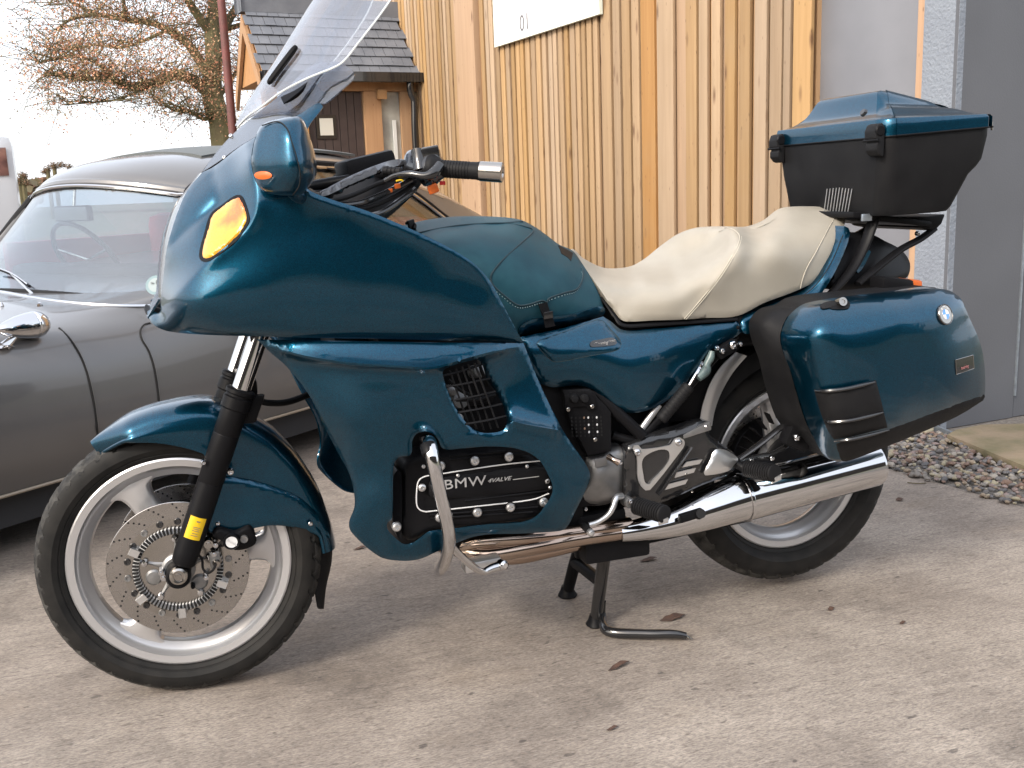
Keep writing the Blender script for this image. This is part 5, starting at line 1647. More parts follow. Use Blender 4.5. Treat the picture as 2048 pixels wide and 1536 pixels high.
# ------------------------------------------------------------------ tank with fitted cover
TK = [(700, 440), (772, 457), (810, 450), (858, 439), (913, 433), (981, 433), (1039, 439), (1070, 454), (1094, 471), (1118, 489), (1146, 502), (1163, 525), (1180, 552), (1194, 580), (1206, 612), (1207, 628), (1130, 650), (1052, 668), (1030, 675), (960, 620), (820, 520), (720, 460)]
TKc = [(700, 440, -.02), (772, 457, 0), (858, 439, 0), (913, 433, 0), (981, 433, 0), (1039, 439, -.0), (1094, 471, -.0), (1146, 502, -.01), (1163, 525, -.04), (1206, 612, -.150), (1207, 628, -.152), (1130, 650, -.185), (1052, 668, -.20), (1040, 640, -.225), (1120, 620, -.205), (1180, 600, -.165),
       (850, 480, -.15), (900, 480, -.17), (960, 480, -.165), (1020, 480, -.150), (1060, 490, -.135), (1000, 560, -.232), (1080, 560, -.212), (1130, 540, -.155), (1160, 560, -.135), (900, 530, -.21), (870, 455, -.085), (960, 452, -.09), (1030, 458, -.08), (960, 620, -.22), (820, 520, -.19)]
tk = panel('tank_cover', TK, TKc, M['leather'], bike, step=8, close='mirror', roll=(.004, 5))
TBn = [(1040, 655), (1060, 641), (1084, 636), (1150, 628), (1205, 613), (1208, 629), (1130, 652), (1052, 670), (1040, 672)]
tb = panel('tank', TBn, [(1040, 655, -.228), (1084, 636, -.225), (1205, 613, -.170), (1208, 629, -.165), (1130, 652, -.195), (1052, 670, -.205), (1040, 672, -.21), (1130, 640, -.212)], M['teal'], bike, step=7, close=0, roll=(.004, 5))
STK = Surf(TKc, (), (), .03)


on_tank = lambda u, v, off=.0012: STK(u, v, off)
M['stitch'] = mat('pale_stitching', (.25, .33, .34), .7)
M['seam'] = mat('dark_seam', (.01, .03, .04), .7)
tube('seam', [on_tank(*q) for q in ((800, 476), (850, 463), (910, 452), (970, 447), (1010, 446), (1045, 443))], .0022, M['seam'], tk, n=6)
tube('seam', [on_tank(*q) for q in ((1010, 446), (1045, 452), (1066, 462), (1040, 488), (1005, 520), (984, 546), (981, 558))], .0018, M['seam'], tk, n=6)
pk = [(981, 556), (986, 570), (1010, 592), (1036, 610), (1060, 608), (1083, 601), (1094, 604), (1099, 596), (1130, 585), (1152, 579), (1163, 564), (1166, 545), (1163, 537)]
tube('seam', [on_tank(*q) for q in pk], .0020, M['seam'], tk, n=6)
st_ = cr([on_tank(u - 1, v + 5, .002) for u, v in pk], 10)
V, Fc = [], []
for k in range(0, len(st_) - 2, 2):
    a, b_ = st_[k], st_[k] * .35 + st_[k + 1] * .65
    n0 = len(V)
    for p in (a, b_):
        for dd in ((0, -.0006, .0007), (0, -.0006, -.0007), (0, .0008, -.0007), (0, .0008, .0007)): V.append(p + np.array(dd))
    Fc += [(n0, n0 + 1, n0 + 5, n0 + 4), (n0 + 1, n0 + 2, n0 + 6, n0 + 5), (n0 + 3, n0, n0 + 4, n0 + 7), (n0, n0 + 3, n0 + 2, n0 + 1), (n0 + 4, n0 + 5, n0 + 6, n0 + 7)]
o = mk('stitching', V, Fc, M['stitch'], tk, smooth=False); o['kind'] = 'stuff'
# strap and tag
rows = []
for (a, b_) in (((1077, 608), (1094, 605)), ((1083, 624), (1100, 622)), ((1088, 640), (1106, 637)), ((1091, 656), (1111, 652))):
    rows.append([py(a[0], a[1], -.2315), py(b_[0], b_[1], -.228)])
sheet('strap', rows, M['satin'], tk, thick=.003, nu=2, nv=1)
boxm('strap_buckle', (-.011, -.004, -.008), (.011, .003, .008), M['black'], tk, bev=.002, fr=(py(1096, 630, -.236), np.array([1, 0, .1]), np.array([0, 1, 0]), UZ))
sheet('tag', [[on_tank(1117, 490, .003), on_tank(1136, 500, .003), on_tank(1146, 506, .003)], [on_tank(1123, 507, .003), on_tank(1136, 515, .003), on_tank(1142, 522, .003)]], M['satin'], tk, thick=.002, nu=2, nv=2)
key = boxm('tank_key', (-.008, -.004, -.012), (.012, .004, .014), M['satin'], bike, bev=.003, fr=(py(822, 452, -.06), np.array([.8, .5, .2]), np.array([-.5, .8, 0]), np.array([-.2, 0, .97])))
tube('key_ring', [py(812, 447, -.06), py(820, 444, -.055), py(830, 450, -.06), py(829, 458, -.07)], .0035, M['satin'], key, n=8)

# ------------------------------------------------------------------ side cover and tail
SCo = [(1040, 676), (1052, 672), (1130, 655), (1206, 633, 1), (1222, 643), (1246, 660), (1300, 658), (1400, 650), (1475, 643, 1), (1484, 662, 1), (1474, 672), (1426, 697), (1392, 738), (1360, 781), (1325, 807), (1290, 822), (1256, 826), (1232, 817), (1205, 794), (1181, 777), (1152, 771), (1101, 774), (1075, 760), (1050, 700)]
SCc = [(1040, 676, -.225), (1130, 655, -.215), (1206, 633, -.19), (1246, 660, -.195), (1300, 658, -.195), (1400, 650, -.19), (1475, 643, -.18), (1484, 662, -.185), (1426, 697, -.20), (1392, 738, -.205), (1325, 807, -.215), (1256, 826, -.222), (1205, 794, -.225), (1152, 771, -.225), (1101, 774, -.225),
       (1075, 700, -.245), (1150, 690, -.248), (1220, 700, -.245), (1290, 700, -.232), (1360, 690, -.215), (1240, 760, -.245), (1150, 740, -.245), (1300, 760, -.232), (1350, 740, -.218), (1260, 800, -.236), (1430, 665, -.20)]
sc = panel('side_cover', SCo, SCc, M['teal'], bike, step=8, thick=.004, roll=(.008, 9), lam=.12)
mirror(sc)
SD = [(1074, 688), (1078, 681), (1092, 676), (1140, 660), (1196, 640), (1206, 643), (1222, 660), (1239, 678), (1242, 688), (1238, 697), (1228, 702), (1170, 713), (1118, 723), (1106, 722), (1090, 708)]
SSC = Surf(SCc, (), (), .12)
sd = SSC.lay('side_hatch', SD, M['teal'], sc, .006, .008, 6, (.005, 6))
SG = [(a + (a - 1160) * .014, b + (b - 684) * .04) for a, b in SD]
SSC.lay('hatch_seam', SG, M['seam'], sc, .0008, .002, 8)
BD = [(1180, 689), (1184, 682), (1200, 679), (1222, 675), (1230, 678), (1234, 686), (1228, 690), (1190, 694), (1182, 693)]
bd_ = SSC.lay('name_badge', BD, M['black'], sd, .0095, .004, 5, (.001, 2))
e1 = py(1230, 681, -.262) - py(1185, 688, -.262)
text('lettering', 'Touring', .0105, SSC(1202, 686.5, .0102), e1, UZ, M['silverprint'], bd_, shear=.4, ext=.0003)
text('lettering', 'SPORT', .0065, SSC(1223, 682.5, .0102), e1, UZ, M['silverprint'], bd_, shear=.2, ext=.0003)
TF = [(1483, 638), (1530, 618), (1604, 585), (1640, 547), (1662, 512), (1675, 487), (1689, 452), (1697, 456), (1700, 468), (1690, 500), (1672, 540), (1650, 577), (1628, 606), (1590, 625), (1540, 645), (1496, 668), (1486, 664)]
tf = panel('tail_fairing', TF, [(1483, 638, -.178), (1604, 585, -.172), (1640, 547, -.165), (1675, 487, -.15), (1693, 452, -.13), (1700, 468, -.14), (1672, 540, -.175), (1628, 606, -.19), (1540, 645, -.19), (1490, 666, -.19), (1570, 615, -.192), (1650, 550, -.178)], M['teal'], bike, step=7, close=.0, roll=(.006, 6))
mirror(tf)
tube('tail_groove', [py(*q) for q in ((1500, 638, -.193), (1560, 613, -.196), (1610, 588, -.193), (1640, 560, -.186), (1665, 520, -.176), (1686, 470, -.155))], .0012, M['hole'], tf, n=6)
bolt(bike, py(1476, 655, -.21), (0, -1, 0), .004, .005, M['satin'])
panel('joint_gap', [(1474, 632), (1484, 632), (1488, 650), (1494, 662), (1484, 664), (1478, 650)], [(1474, 632, -.17), (1484, 632, -.17), (1494, 662, -.175)], M['satin'], bike, step=9, close=-.1)

# ------------------------------------------------------------------ seat
ST = [(1143, 500), (1166, 516), (1197, 532), (1221, 537), (1262, 533), (1289, 519), (1323, 492), (1358, 468), (1392, 456), (1425, 453), (1460, 453), (1494, 453), (1528, 441), (1556, 420), (1576, 414), (1631, 413), (1665, 418), (1682, 430), (1690, 444), (1683, 463), (1660, 528), (1642, 554), (1601, 578), (1528, 606), (1474, 632), (1409, 636), (1368, 639), (1306, 641), (1252, 643), (1241, 638), (1228, 620), (1202, 582), (1180, 550), (1163, 526)]
STc = [(1143, 500, .0), (1166, 516, .0), (1197, 532, .04), (1221, 537, .07), (1262, 533, .10), (1289, 519, .12), (1323, 492, .12), (1358, 468, .10), (1392, 456, .07), (1425, 453, .05), (1460, 453, .05), (1494, 453, .08), (1528, 441, .08), (1556, 420, .06), (1576, 414, .05), (1631, 413, .05), (1665, 418, .02), (1682, 430, -.03), (1690, 444, -.06),
       (1683, 463, -.10), (1660, 528, -.145), (1642, 554, -.155), (1601, 578, -.168), (1528, 606, -.178), (1474, 632, -.182), (1409, 636, -.188), (1368, 639, -.192), (1306, 641, -.192), (1252, 643, -.185), (1228, 620, -.165), (1202, 582, -.13), (1180, 550, -.09), (1163, 526, -.05),
       (1215, 560, -.09), (1240, 575, -.135), (1260, 610, -.178), (1290, 560, -.120), (1330, 560, -.135), (1300, 600, -.188), (1370, 552, -.150), (1400, 542, -.160), (1430, 522, -.165), (1455, 500, -.165), (1472, 482, -.155), (1476, 470, -.135), (1466, 460, -.09),
       (1262, 548, .0), (1300, 540, .01), (1340, 528, .02), (1380, 510, .02), (1420, 492, .00), (1440, 478, -.02), (1400, 475, .03), (1350, 500, .05), (1290, 552, -.05), (1350, 545, -.07), (1400, 525, -.08), (1435, 505, -.10),
       (1400, 590, -.195), (1460, 560, -.195), (1500, 520, -.182), (1490, 485, -.155), (1520, 500, -.172), (1560, 540, -.182), (1540, 470, -.125), (1590, 470, -.125), (1600, 440, -.05), (1640, 450, -.09), (1620, 500, -.155), (1560, 445, -.04), (1530, 470, -.10), (1600, 545, -.172), (1660, 470, -.12), (1670, 440, -.06), (1650, 500, -.145)]
seat = panel('seat', ST, STc, M['cream'], bike, step=7, close='mirror', roll=(.005, 5), lam=.03, ridges=[ridge([(1368, 638), (1390, 613), (1415, 583), (1440, 550), (1462, 515), (1476, 488), (1479, 472), (1470, 461), (1452, 454)], -.004, 12, 5)])
stf = rbf_fit([(c[0], c[1]) for c in STc], [1 / dep_y(*c) for c in STc], .03)
on_seat = lambda u, v, off=.0038: at(u, v, 1 / stf(np.array([[u, v]]))[0] - off)
M['piping'] = mat('cream_piping', (.46, .42, .34), .5)
pip = [(1368, 638), (1390, 613), (1415, 583), (1440, 550), (1462, 515), (1476, 488), (1479, 472), (1470, 461), (1452, 454)]
tube('piping', [on_seat(*q) for q in pip], .0011, M['piping'], seat, n=6)
tube('piping', [on_seat(u + 4, v + 1) for u, v in pip[:-2]], .0009, M['piping'], seat, n=6)
tube('piping', [on_seat(*q) for q in ((1601, 577), (1604, 562), (1614, 535), (1634, 500), (1654, 462), (1668, 435), (1664, 420))], .0009, M['piping'], seat, n=6)
sb = [(1163, 531), (1180, 558), (1204, 595), (1230, 632), (1248, 650), (1306, 648), (1400, 642), (1474, 638)]
tube('seat_base', [py(*q) for q in ((1204, 594, -.125), (1216, 612, -.145), (1230, 632, -.165), (1248, 651, -.182), (1306, 649, -.186), (1400, 643, -.182), (1474, 638, -.176))], .006, M['satin'], seat, n=8, flat=.6)
boxm('seat_core', (1.05, -.15, .70), (1.55, .15, .80), M['satin'], bike, bev=.03)

# ------------------------------------------------------------------ rack, tail light
def bar(name, pts, w, t, m, par=bike):
    return tube(name, pts, w, m, par, n=12, flat=t)


tailp = [(1700, 470), (1740, 468), (1770, 482), (1800, 498), (1818, 520), (1820, 540), (1812, 556), (1760, 575), (1700, 580), (1660, 575), (1665, 540)]
tl_ = panel('tail_unit', tailp, [(1700, 470, -.10), (1770, 482, -.08), (1818, 520, -.06), (1812, 556, -.10), (1700, 580, -.14), (1660, 575, -.15), (1740, 530, -.13)], M['satin'], bike, step=8, close=.10, roll=(.02, 16))
panel('tail_stripe', [(1712, 540), (1718, 528), (1738, 500), (1742, 503), (1722, 542), (1716, 546)], [(1712, 540, -.142), (1738, 500, -.135), (1742, 503, -.134), (1716, 546, -.142)], M['teal'], tl_, step=8, thick=.006)
arm = bar('rack_arm', [py(1748, 436, -.13), py(1742, 455, -.135), py(1728, 493, -.14), (py(1703, 540, -.15)), py(1668, 580, -.165), py(1640, 608, -.18)], [.016, .016, .015, .014, .012, .009], .55, M['satin'])
arm2 = bar('rack_arm', [py(1868, 458, -.13), py(1840, 478, -.135), py(1800, 500, -.14), py(1755, 535, -.15), py(1715, 568, -.155)], [.012, .014, .014, .014, .013], .55, M['satin'])
mirror(arm); mirror(arm2)
rk = prism('rack_plate', [py(1706, 436, -.14), py(1864, 455, -.15), py(1864, 455, -.15) * np.array([1, -1, 1]), py(1706, 436, -.14) * np.array([1, -1, 1])], UZ, .016, M['satin'], bike, bev=.005)
prism('rack_lip', [py(u, v, -.14) for u, v in ((1835, 436), (1892, 428), (1884, 448), (1870, 462), (1838, 456))], (0, 1, 0), .28, M['satin'], rk, bev=.006)
boxm('rack_end', (-.014, -.004, -.009), (.014, .004, .009), M['galv'], rk, bev=.002, fr=(py(1733, 435, -.155), np.array([1, 0, 0]), np.array([0, 1, 0]), UZ))
bolt(rk, py(1834, 467, -.15), (0, -1, 0), .006, .008, M['steel'])
ti = boxm('rear_indicator', (-.05, -.03, -.022), (.045, .03, .022), M['satin'], bike, bev=.01, fr=(py(1785, 572, -.20), np.array([.97, 0, -.15]), np.array([0, 1, 0]), UZ))
boxm('indicator_lens', (.028, -.028, -.020), (.072, .028, .020), M['orange'], ti, bev=.008, fr=(py(1785, 570, -.20), np.array([.97, 0, -.15]), np.array([0, 1, 0]), UZ))
mirror(ti)

# ------------------------------------------------------------------ top case
TX0, TX1, TZ = 1.700, 2.000, 1.200
tc_ = np.array


def rrect(x0, x1, hy, r, n=7):
    P = []
    for cx, cy, a0 in ((x0 + r, -hy + r, 180), (x1 - r, -hy + r, 270), (x1 - r, hy - r, 0), (x0 + r, hy - r, 90)):
        for k in range(n):
            a = math.radians(a0 + 90 * k / (n - 1)); P.append((cx + r * math.cos(a), cy + r * math.sin(a)))
    return P


def seamz(x): return 1.2015 + (x - 1.70) * .035


rows = []
for z, x0, x1, hy, r in ((1.010, 1.735, 1.915, .190, .03), (1.012, 1.716, 1.922, .206, .035), (1.022, 1.712, 1.930, .210, .035), (1.10, 1.703, 1.965, .226, .035), (1.118, 1.701, 1.985, .229, .034), (1.135, 1.700, 1.998, .231, .034), (1.19, 1.694, 2.004, .240, .035), (1.2, 1.694, 2.004, .240, .035)):
    R_ = rrect(x0, x1, hy, r)
    row = [tc_([x, y, (z if z < 1.195 else seamz(x)) + (x - 1.7) * .02]) for x, y in R_]
    rows.append(row + [row[0]])
rows.insert(0, [tc_([1.82, 0, 1.010])] * len(rows[0]))
case = sheet('top_case', rows, M['plastic'], bike, thick=.003, nu=1, nv=1, smoothr=False, sharp=30)
tagit(case, 'black ribbed lower shell of the top case')
# lid: closed height field over the footprint
NU, NV = 44, 48
Fo = rrect(1.688, 2.012, .246, .045, 12)
FP_ = np.array(Fo); cen = np.array([1.85, 0.])
sm_ = lambda t: np.clip(t, 0, 1) ** 2 * (3 - 2 * np.clip(t, 0, 1))
rows = []
levels = [0, .02, .05, .09, .14, .2, .27, .34, .42, .5, .58, .66, .74, .82, .9, 1.0]


def lidz(x, y, q):
    xf = np.clip((x - 1.688) / .324, 0, 1)
    base = seamz(x) + .040 - .012 * xf
    # shoulders climb back from the front edge, fall a little to the rear
    sh = .034 * sm_((2.010 - x) / .07) * sm_((x - 1.694) / .07) * (1 - .50 * sm_((x - 1.84) / .16)) * sm_((.246 - abs(y)) / .095)
    dome = .040 * sm_((.152 - abs(y)) / .045) * sm_((x - 1.696) / .062) * (1 - .9 * sm_((x - 1.80) / .20))
    return base + sh + dome


N_ = len(FP_)
for zc in (0., .010, .026):
    rows.append([tc_([x, y, seamz(x) - .003 + zc + (x - 1.7) * .02]) for x, y in FP_] + [tc_([FP_[0][0], FP_[0][1], seamz(FP_[0][0]) - .003 + zc + (FP_[0][0] - 1.7) * .02])])
for q in levels:
    r_ = []
    for x, y in list(FP_) + [FP_[0]]:
        X_ = cen + (np.array([x, y]) - cen) * (1 - q * .999) * (1 if q else .998)
        if q == 0: X_ = cen + (np.array([x, y]) - cen) * .992
        r_.append(tc_([X_[0], X_[1], lidz(X_[0], X_[1], q) + (X_[0] - 1.7) * .02 - (.004 if q == 0 else 0)]))
    rows.append(r_)
lid = sheet('case_lid', rows, M['teal'], case, nu=3, nv=2, sharp=50)
# seam rail
sr2 = [tc_([x * 1.0, y * 1.004, seamz(x) - .003 + (x - 1.7) * .02]) for x, y in rrect(1.688, 2.012, .2465, .045, 8)]
tube('lid_seam', sr2, .0022, M['satin'], lid, n=8, smooth=2, closed=True)


def latch(yc):
    xs, zs = 1.684, seamz(1.69)
    prof = [(.000, .030), (-.012, .026), (-.018, .012), (-.018, -.006), (-.010, -.014), (-.014, -.020), (-.014, -.034), (-.004, -.046), (.006, -.050), (.008, .02)]
    pts = [tc_([xs + a, yc - .022, zs + b]) for a, b in prof]
    o = prism('latch', pts, (0, 1, 0), .044, M['plastic'], case, bev=.003)
    lathe('latch_pivot', [(0, .002), (.011, .002), (.013, 0), (.013, -.004)], M['satin'], o, c=(xs - .006, yc - .0225, zs + .012), ax=(0, -1, 0), n=20)
    lathe('latch_pin', [(0, .0), (.0035, .0), (.0035, .056), (0, .056)], M['satin'], o, c=(xs - .014, yc - .028, zs - .010), ax=(0, 1, 0), n=12)
    return o


latch(-.212); latch(.212)
for k in range(9):
    u0, u1 = 1657 + k * 6.2, 1652 + k * 5.9
    a = pplane(u0, 375 + abs(k - 4) * .6, (1.7005, 0, 0), np.array([1., 0, 0])); b_ = pplane(u1, 430, (1.7035, 0, 0), np.array([1., 0, 0]))
    tube('vent_rib', [a + tc_([-.004, 0, 0]), b_ + tc_([-.007, 0, 0])], .0013, M['alu'], case, n=6, smooth=1)
lathe('case_lock', [(0, .004), (.008, .004), (.010, 0), (.010, -.004)], M['black'], lid, c=py(1736, 238, -.17) * 0 + tc_([1.703, -.135, 1.262]), ax=(-1, 0, .6), n=20)
tube('edge_chrome', [py(1983, 244, -.205), py(1984, 260, -.205)], .003, M['steel'], lid, n=6, smooth=1)

# ------------------------------------------------------------------ panniers
PS = [(1517, 655), (1520, 641), (1529, 630), (1543, 620), (1583, 614), (1608, 606), (1640, 600), (1700, 592), (1780, 582), (1871, 575), (1874, 578), (1800, 590), (1700, 602), (1654, 612), (1620, 622), (1600, 632), (1582, 650), (1574, 664), (1578, 700), (1594, 752), (1614, 821), (1641, 884), (1660, 914), (1651, 914), (1637, 906), (1603, 883), (1584, 868), (1566, 838), (1549, 790), (1535, 719)]
ps = panel('pannier', PS, [(1517, 655, -.25), (1529, 630, -.25), (1583, 614, -.27), (1700, 592, -.30), (1871, 575, -.30), (1874, 578, -.34), (1700, 602, -.34), (1620, 622, -.335), (1582, 650, -.315), (1574, 664, -.310), (1594, 752, -.335), (1641, 884, -.335), (1660, 914, -.34), (1637, 906, -.27), (1603, 883, -.24), (1566, 838, -.24), (1535, 719, -.245), (1556, 700, -.30), (1590, 810, -.29)], M['plastic'], bike, step=8, close=-.20, roll=(.006, 7))
PL = [(1570, 690), (1568, 664), (1576, 645), (1592, 629), (1617, 616), (1654, 608), (1700, 602), (1800, 590), (1870, 579), (1886, 578), (1905, 584), (1922, 598), (1939, 636), (1959, 682), (1969, 730), (1970, 788), (1966, 800), (1908, 835), (1806, 879), (1739, 906), (1690, 922), (1668, 922), (1655, 914), (1637, 885), (1610, 821), (1589, 750)]
PLc = [(1568, 664, -.350), (1589, 750, -.350), (1610, 821, -.350), (1637, 885, -.350), (1655, 914, -.352), (1580, 640, -.355), (1617, 616, -.375), (1654, 608, -.395), (1700, 602, -.405), (1800, 590, -.408), (1886, 578, -.398),
       (1922, 598, -.412), (1939, 636, -.415), (1959, 682, -.412), (1970, 740, -.405), (1970, 788, -.398), (1908, 835, -.395), (1806, 879, -.398), (1739, 906, -.395), (1690, 922, -.378),
       (1605, 690, -.408), (1622, 760, -.408), (1644, 840, -.408), (1610, 650, -.405), (1660, 655, -.452), (1730, 645, -.458), (1800, 635, -.460), (1890, 622, -.448), (1680, 720, -.464), (1800, 700, -.468), (1920, 690, -.446),
       (1700, 800, -.462), (1850, 770, -.460), (1942, 750, -.436), (1690, 860, -.448), (1800, 840, -.450), (1900, 810, -.436), (1850, 690, -.464), (1740, 760, -.468)]
PF = [fold([(1655, 905), (1668, 860), (1650, 800), (1634, 740), (1628, 690), (1640, 652)], -.0, 9, 75)]
PF = [fold([(1650, 540), (1638, 630), (1626, 690), (1632, 740), (1648, 800), (1664, 856), (1664, 905), (1650, 980)], .0012, 9, 60),
      fold([(2040, 640), (1925, 618), (1885, 608), (1800, 618), (1700, 636), (1640, 652), (1560, 690), (1480, 740)], .0010, 9, 45)]
pl = panel('pannier_lid', PL, PLc, M['teal'], ps, step=8, close=-.335, roll=(.005, 5), folds=PF, lam=.02)
SPL = Surf(PLc, PF, (), .02)
on_lid = SPL
overlay = lambda name, outline, m, par, off, th=.004, step=7, roll=None: SPL.lay(name, outline, m, par, off, th, step, roll)


ov = overlay('corner_bumper', [(1628, 779, 1), (1650, 779), (1688, 776), (1720, 769), (1752, 761, 1), (1762, 800), (1775, 855, 1), (1740, 864), (1700, 874), (1668, 879, 1), (1655, 860), (1640, 822)], M['plastic'], pl, .010, .008, roll=(.007, 7))
overlay('bumper_rib', [(1650, 836), (1662, 838), (1690, 836), (1740, 827), (1764, 821), (1765, 826), (1740, 833), (1690, 842), (1662, 844), (1652, 841)], M['plastic'], ov, .0135, .004, roll=(.003, 3))
lb = overlay('lower_bumper', [(1667, 882, 1), (1700, 877), (1776, 858), (1870, 824), (1969, 789), (1970, 794), (1966, 801), (1908, 836), (1806, 880), (1739, 907), (1692, 923), (1682, 920), (1676, 905)], M['plastic'], pl, .006, .008, roll=(.007, 7))
for q in (((1630, 778), (1655, 779), (1690, 775), (1722, 768), (1750, 761)), ((1650, 838), (1665, 841), (1700, 838), (1740, 829), (1766, 822)), ((1668, 880), (1700, 876), (1740, 867), (1778, 857))):
    tube('bumper_rib', [on_lid(u, v + 3, .0135) for u, v in q], [.002, .0045, .0045, .0045, .002][:len(q)] if len(q) == 5 else [.002, .0045, .0045, .002], M['black'], ov, n=8)
# roundel
rc = on_lid(1890, 629, .001)
ns = np.cross(on_lid(1910, 629) - on_lid(1870, 629), on_lid(1890, 609) - on_lid(1890, 649)); ns /= np.linalg.norm(ns)
if ns @ (CAM - rc) < 0: ns = -ns
rd = lathe('roundel', [(0, .0022), (.0205, .0022), (.0220, .0030), (.0235, .0022), (.0240, -.002)], M['black'], pl, c=rc, ax=ns, n=48)
lathe('roundel_ring', [(.0118, .0023), (.0120, .0027), (.0122, .0023)], M['steel'], rd, c=rc, ax=ns, n=40)
lathe('roundel_rim', [(.0228, .0024), (.0233, .0030), (.0238, .0022)], M['steel'], rd, c=rc, ax=ns, n=40)
ea = np.cross(UZ, ns); ea /= np.linalg.norm(ea); eb = np.cross(ns, ea)
for k in range(4):
    V = [rc + ns * .0026]
    for j in range(9):
        a = PI / 2 * k + PI / 2 * j / 8; V.append(rc + ns * .0026 + .0118 * (math.cos(a) * ea + math.sin(a) * eb))
    mk('quarter', V, [tuple([0, j + 1, j + 2]) for j in range(8)], M['white'] if k % 2 == 0 else M['blue'], rd, smooth=False)
for s_, a in (('B', 128), ('M', 90), ('W', 52)):
    t_ = math.radians(a); p = rc + ns * .0026 + .0168 * (math.cos(t_) * ea + math.sin(t_) * eb)
    text('lettering', s_, .0072, p, math.sin(t_) * ea - math.cos(t_) * eb, math.cos(t_) * ea + math.sin(t_) * eb, M['white'], rd, ext=.0002)
tg = overlay('model_badge', [(1911, 720, 1), (1946, 710, 1), (1948, 737, 1), (1913, 749, 1)], M['black'], pl, .003, .003, step=6)
e1 = on_lid(1945, 731) - on_lid(1915, 741)
text('lettering', 'touring', .0118, on_lid(1930, 734, .0042), e1, UZ, mat('badge_red', (.30, .12, .12), .4), tg, ext=.0003, sx=.95)
tube('badge_edge', [on_lid(*q, .0035) for q in ((1911, 720), (1946, 710), (1948, 737), (1913, 749))], .0007, M['steel'], tg, n=6, smooth=1, closed=True)
# handle recess and lock on top
hb_ = overlay('handle_recess', [(1655, 606), (1690, 600), (1700, 606), (1697, 616), (1672, 618), (1660, 616)], M['satin'], pl, .003, .006, step=6)
lathe('lock_barrel', [(0, .010), (.004, .010), (.005, .012), (.0098, .012), (.0105, .006), (.0105, -.01)], M['steel'], hb_, c=on_lid(1681, 605, .006), ax=(-.1, -1, .3), n=24)
overlay('handle', [(1640, 610), (1665, 601), (1678, 604), (1668, 612), (1645, 617)], M['plastic'], hb_, .008, .008, step=6, roll=(.004, 4))
psr = mirror(ps)
tagit(ps, 'near side pannier'); tagit(psr, 'far side pannier')

# ================================================================== VINTAGE CAR
hh = math.radians(40)
CR = np.array([math.cos(hh), math.sin(hh), 0.])          # towards its tail
CI = np.array([-math.sin(hh), math.cos(hh), 0.])         # across, from the near side
CB = pz(0, 1007, .22); CB[2] = 0
K = lambda a, b, z: CB + CR * a + CI * b + UZ * z
car = empty('vintage_car', K(1.2, .82, 0), 'grey brown vintage coupe with chrome trim and red interior behind the motorcycle', 'car')
M['carpaint'] = mat('grey_brown_car_paint', (.120, .116, .115), .32, .3, coat=.8, coat_r=.06, vary=(5, (.13, .126, .124), .2))
M['carglass'] = glassy('car_glass', (.82, .87, .90), .17, .0, 1.7)
M['carred'] = mat('red_leather', (.42, .05, .06), .55, vary=(9, (.34, .04, .05), .2))
M['cloth'] = mat('dark_carpet', (.03, .03, .032), .9)

# body: stations along the car; each a half section (b, z) from sill to centre line
ST_ = [(-1.75, [(.60, .40), (.58, .46), (.58, .52), (.60, .58), (.66, .62), (.72, .64), (.82, .64)]),
       (-1.70, [(.40, .30), (.30, .40), (.28, .52), (.32, .62), (.45, .68), (.60, .70), (.82, .70)]),
       (-1.45, [(.22, .24), (.10, .38), (.07, .54), (.12, .68), (.28, .745), (.50, .73), (.82, .77)]),
       (-1.0, [(.10, .22), (.025, .36), (.0, .54), (.05, .70), (.22, .775), (.46, .745), (.82, .80)]),
       (-.4, [(.07, .22), (.008, .36), (-.01, .54), (.035, .69), (.18, .765), (.42, .752), (.82, .80)]),
       (.0, [(.06, .22), (.0, .36), (-.008, .52), (.025, .66), (.14, .742), (.40, .755), (.82, .795)]),
       (.35, [(.06, .22), (.0, .36), (-.005, .50), (.02, .63), (.10, .715), (.34, .760), (.82, .79)]),
       (.66, [(.06, .22), (.0, .36), (-.004, .50), (.02, .64), (.09, .725), (.22, .770), (.82, .785)]),
       (1.1, [(.06, .22), (.0, .36), (-.002, .52), (.02, .68), (.07, .775), (.14, .82), (.82, .82)]),
       (1.8, [(.06, .22), (.0, .36), (-.002, .52), (.02, .70), (.06, .80), (.14, .86), (.82, .86)]),
       (2.5, [(.07, .22), (.0, .36), (-.02, .54), (.0, .72), (.06, .83), (.16, .89), (.82, .90)]),
       (3.2, [(.12, .24), (.04, .38), (.01, .54), (.04, .70), (.12, .82), (.26, .88), (.82, .92)]),
       (3.9, [(.26, .26), (.16, .38), (.13, .52), (.17, .64), (.28, .74), (.45, .79), (.82, .82)]),
       (4.25, [(.50, .32), (.44, .38), (.42, .46), (.46, .54), (.55, .60), (.65, .63), (.82, .65)])]
rows = []
for a, pr_ in ST_:
    L_ = [K(a, b, z) for b, z in pr_]
    R_ = [K(a, 1.64 - b, z) for b, z in pr_[:-1][::-1]]
    rows.append(L_ + R_)
body = sheet('body', rows, M['carpaint'], car, nu=8, nv=5, sharp=60)
bme = body.data
bvh = BVHTree.FromPolygons([v.co for v in bme.vertices], [tuple(p.vertices) for p in bme.polygons])


def onbody(u, v, off=.002):
    d = Vector([float(x) for x in ray(u, v)]); l = d.length
    h = bvh.ray_cast(Vector([float(c) for c in CAM]), d / l)
    return np.array(h[0]) - ray(u, v) / l * off if h[0] else None


def lineon(name, pts, r, m, par):
    P = [onbody(*q) for q in pts]; P = [p for p in P if p is not None]
    return tube(name, P, r, m, par, n=6) if len(P) > 2 else None


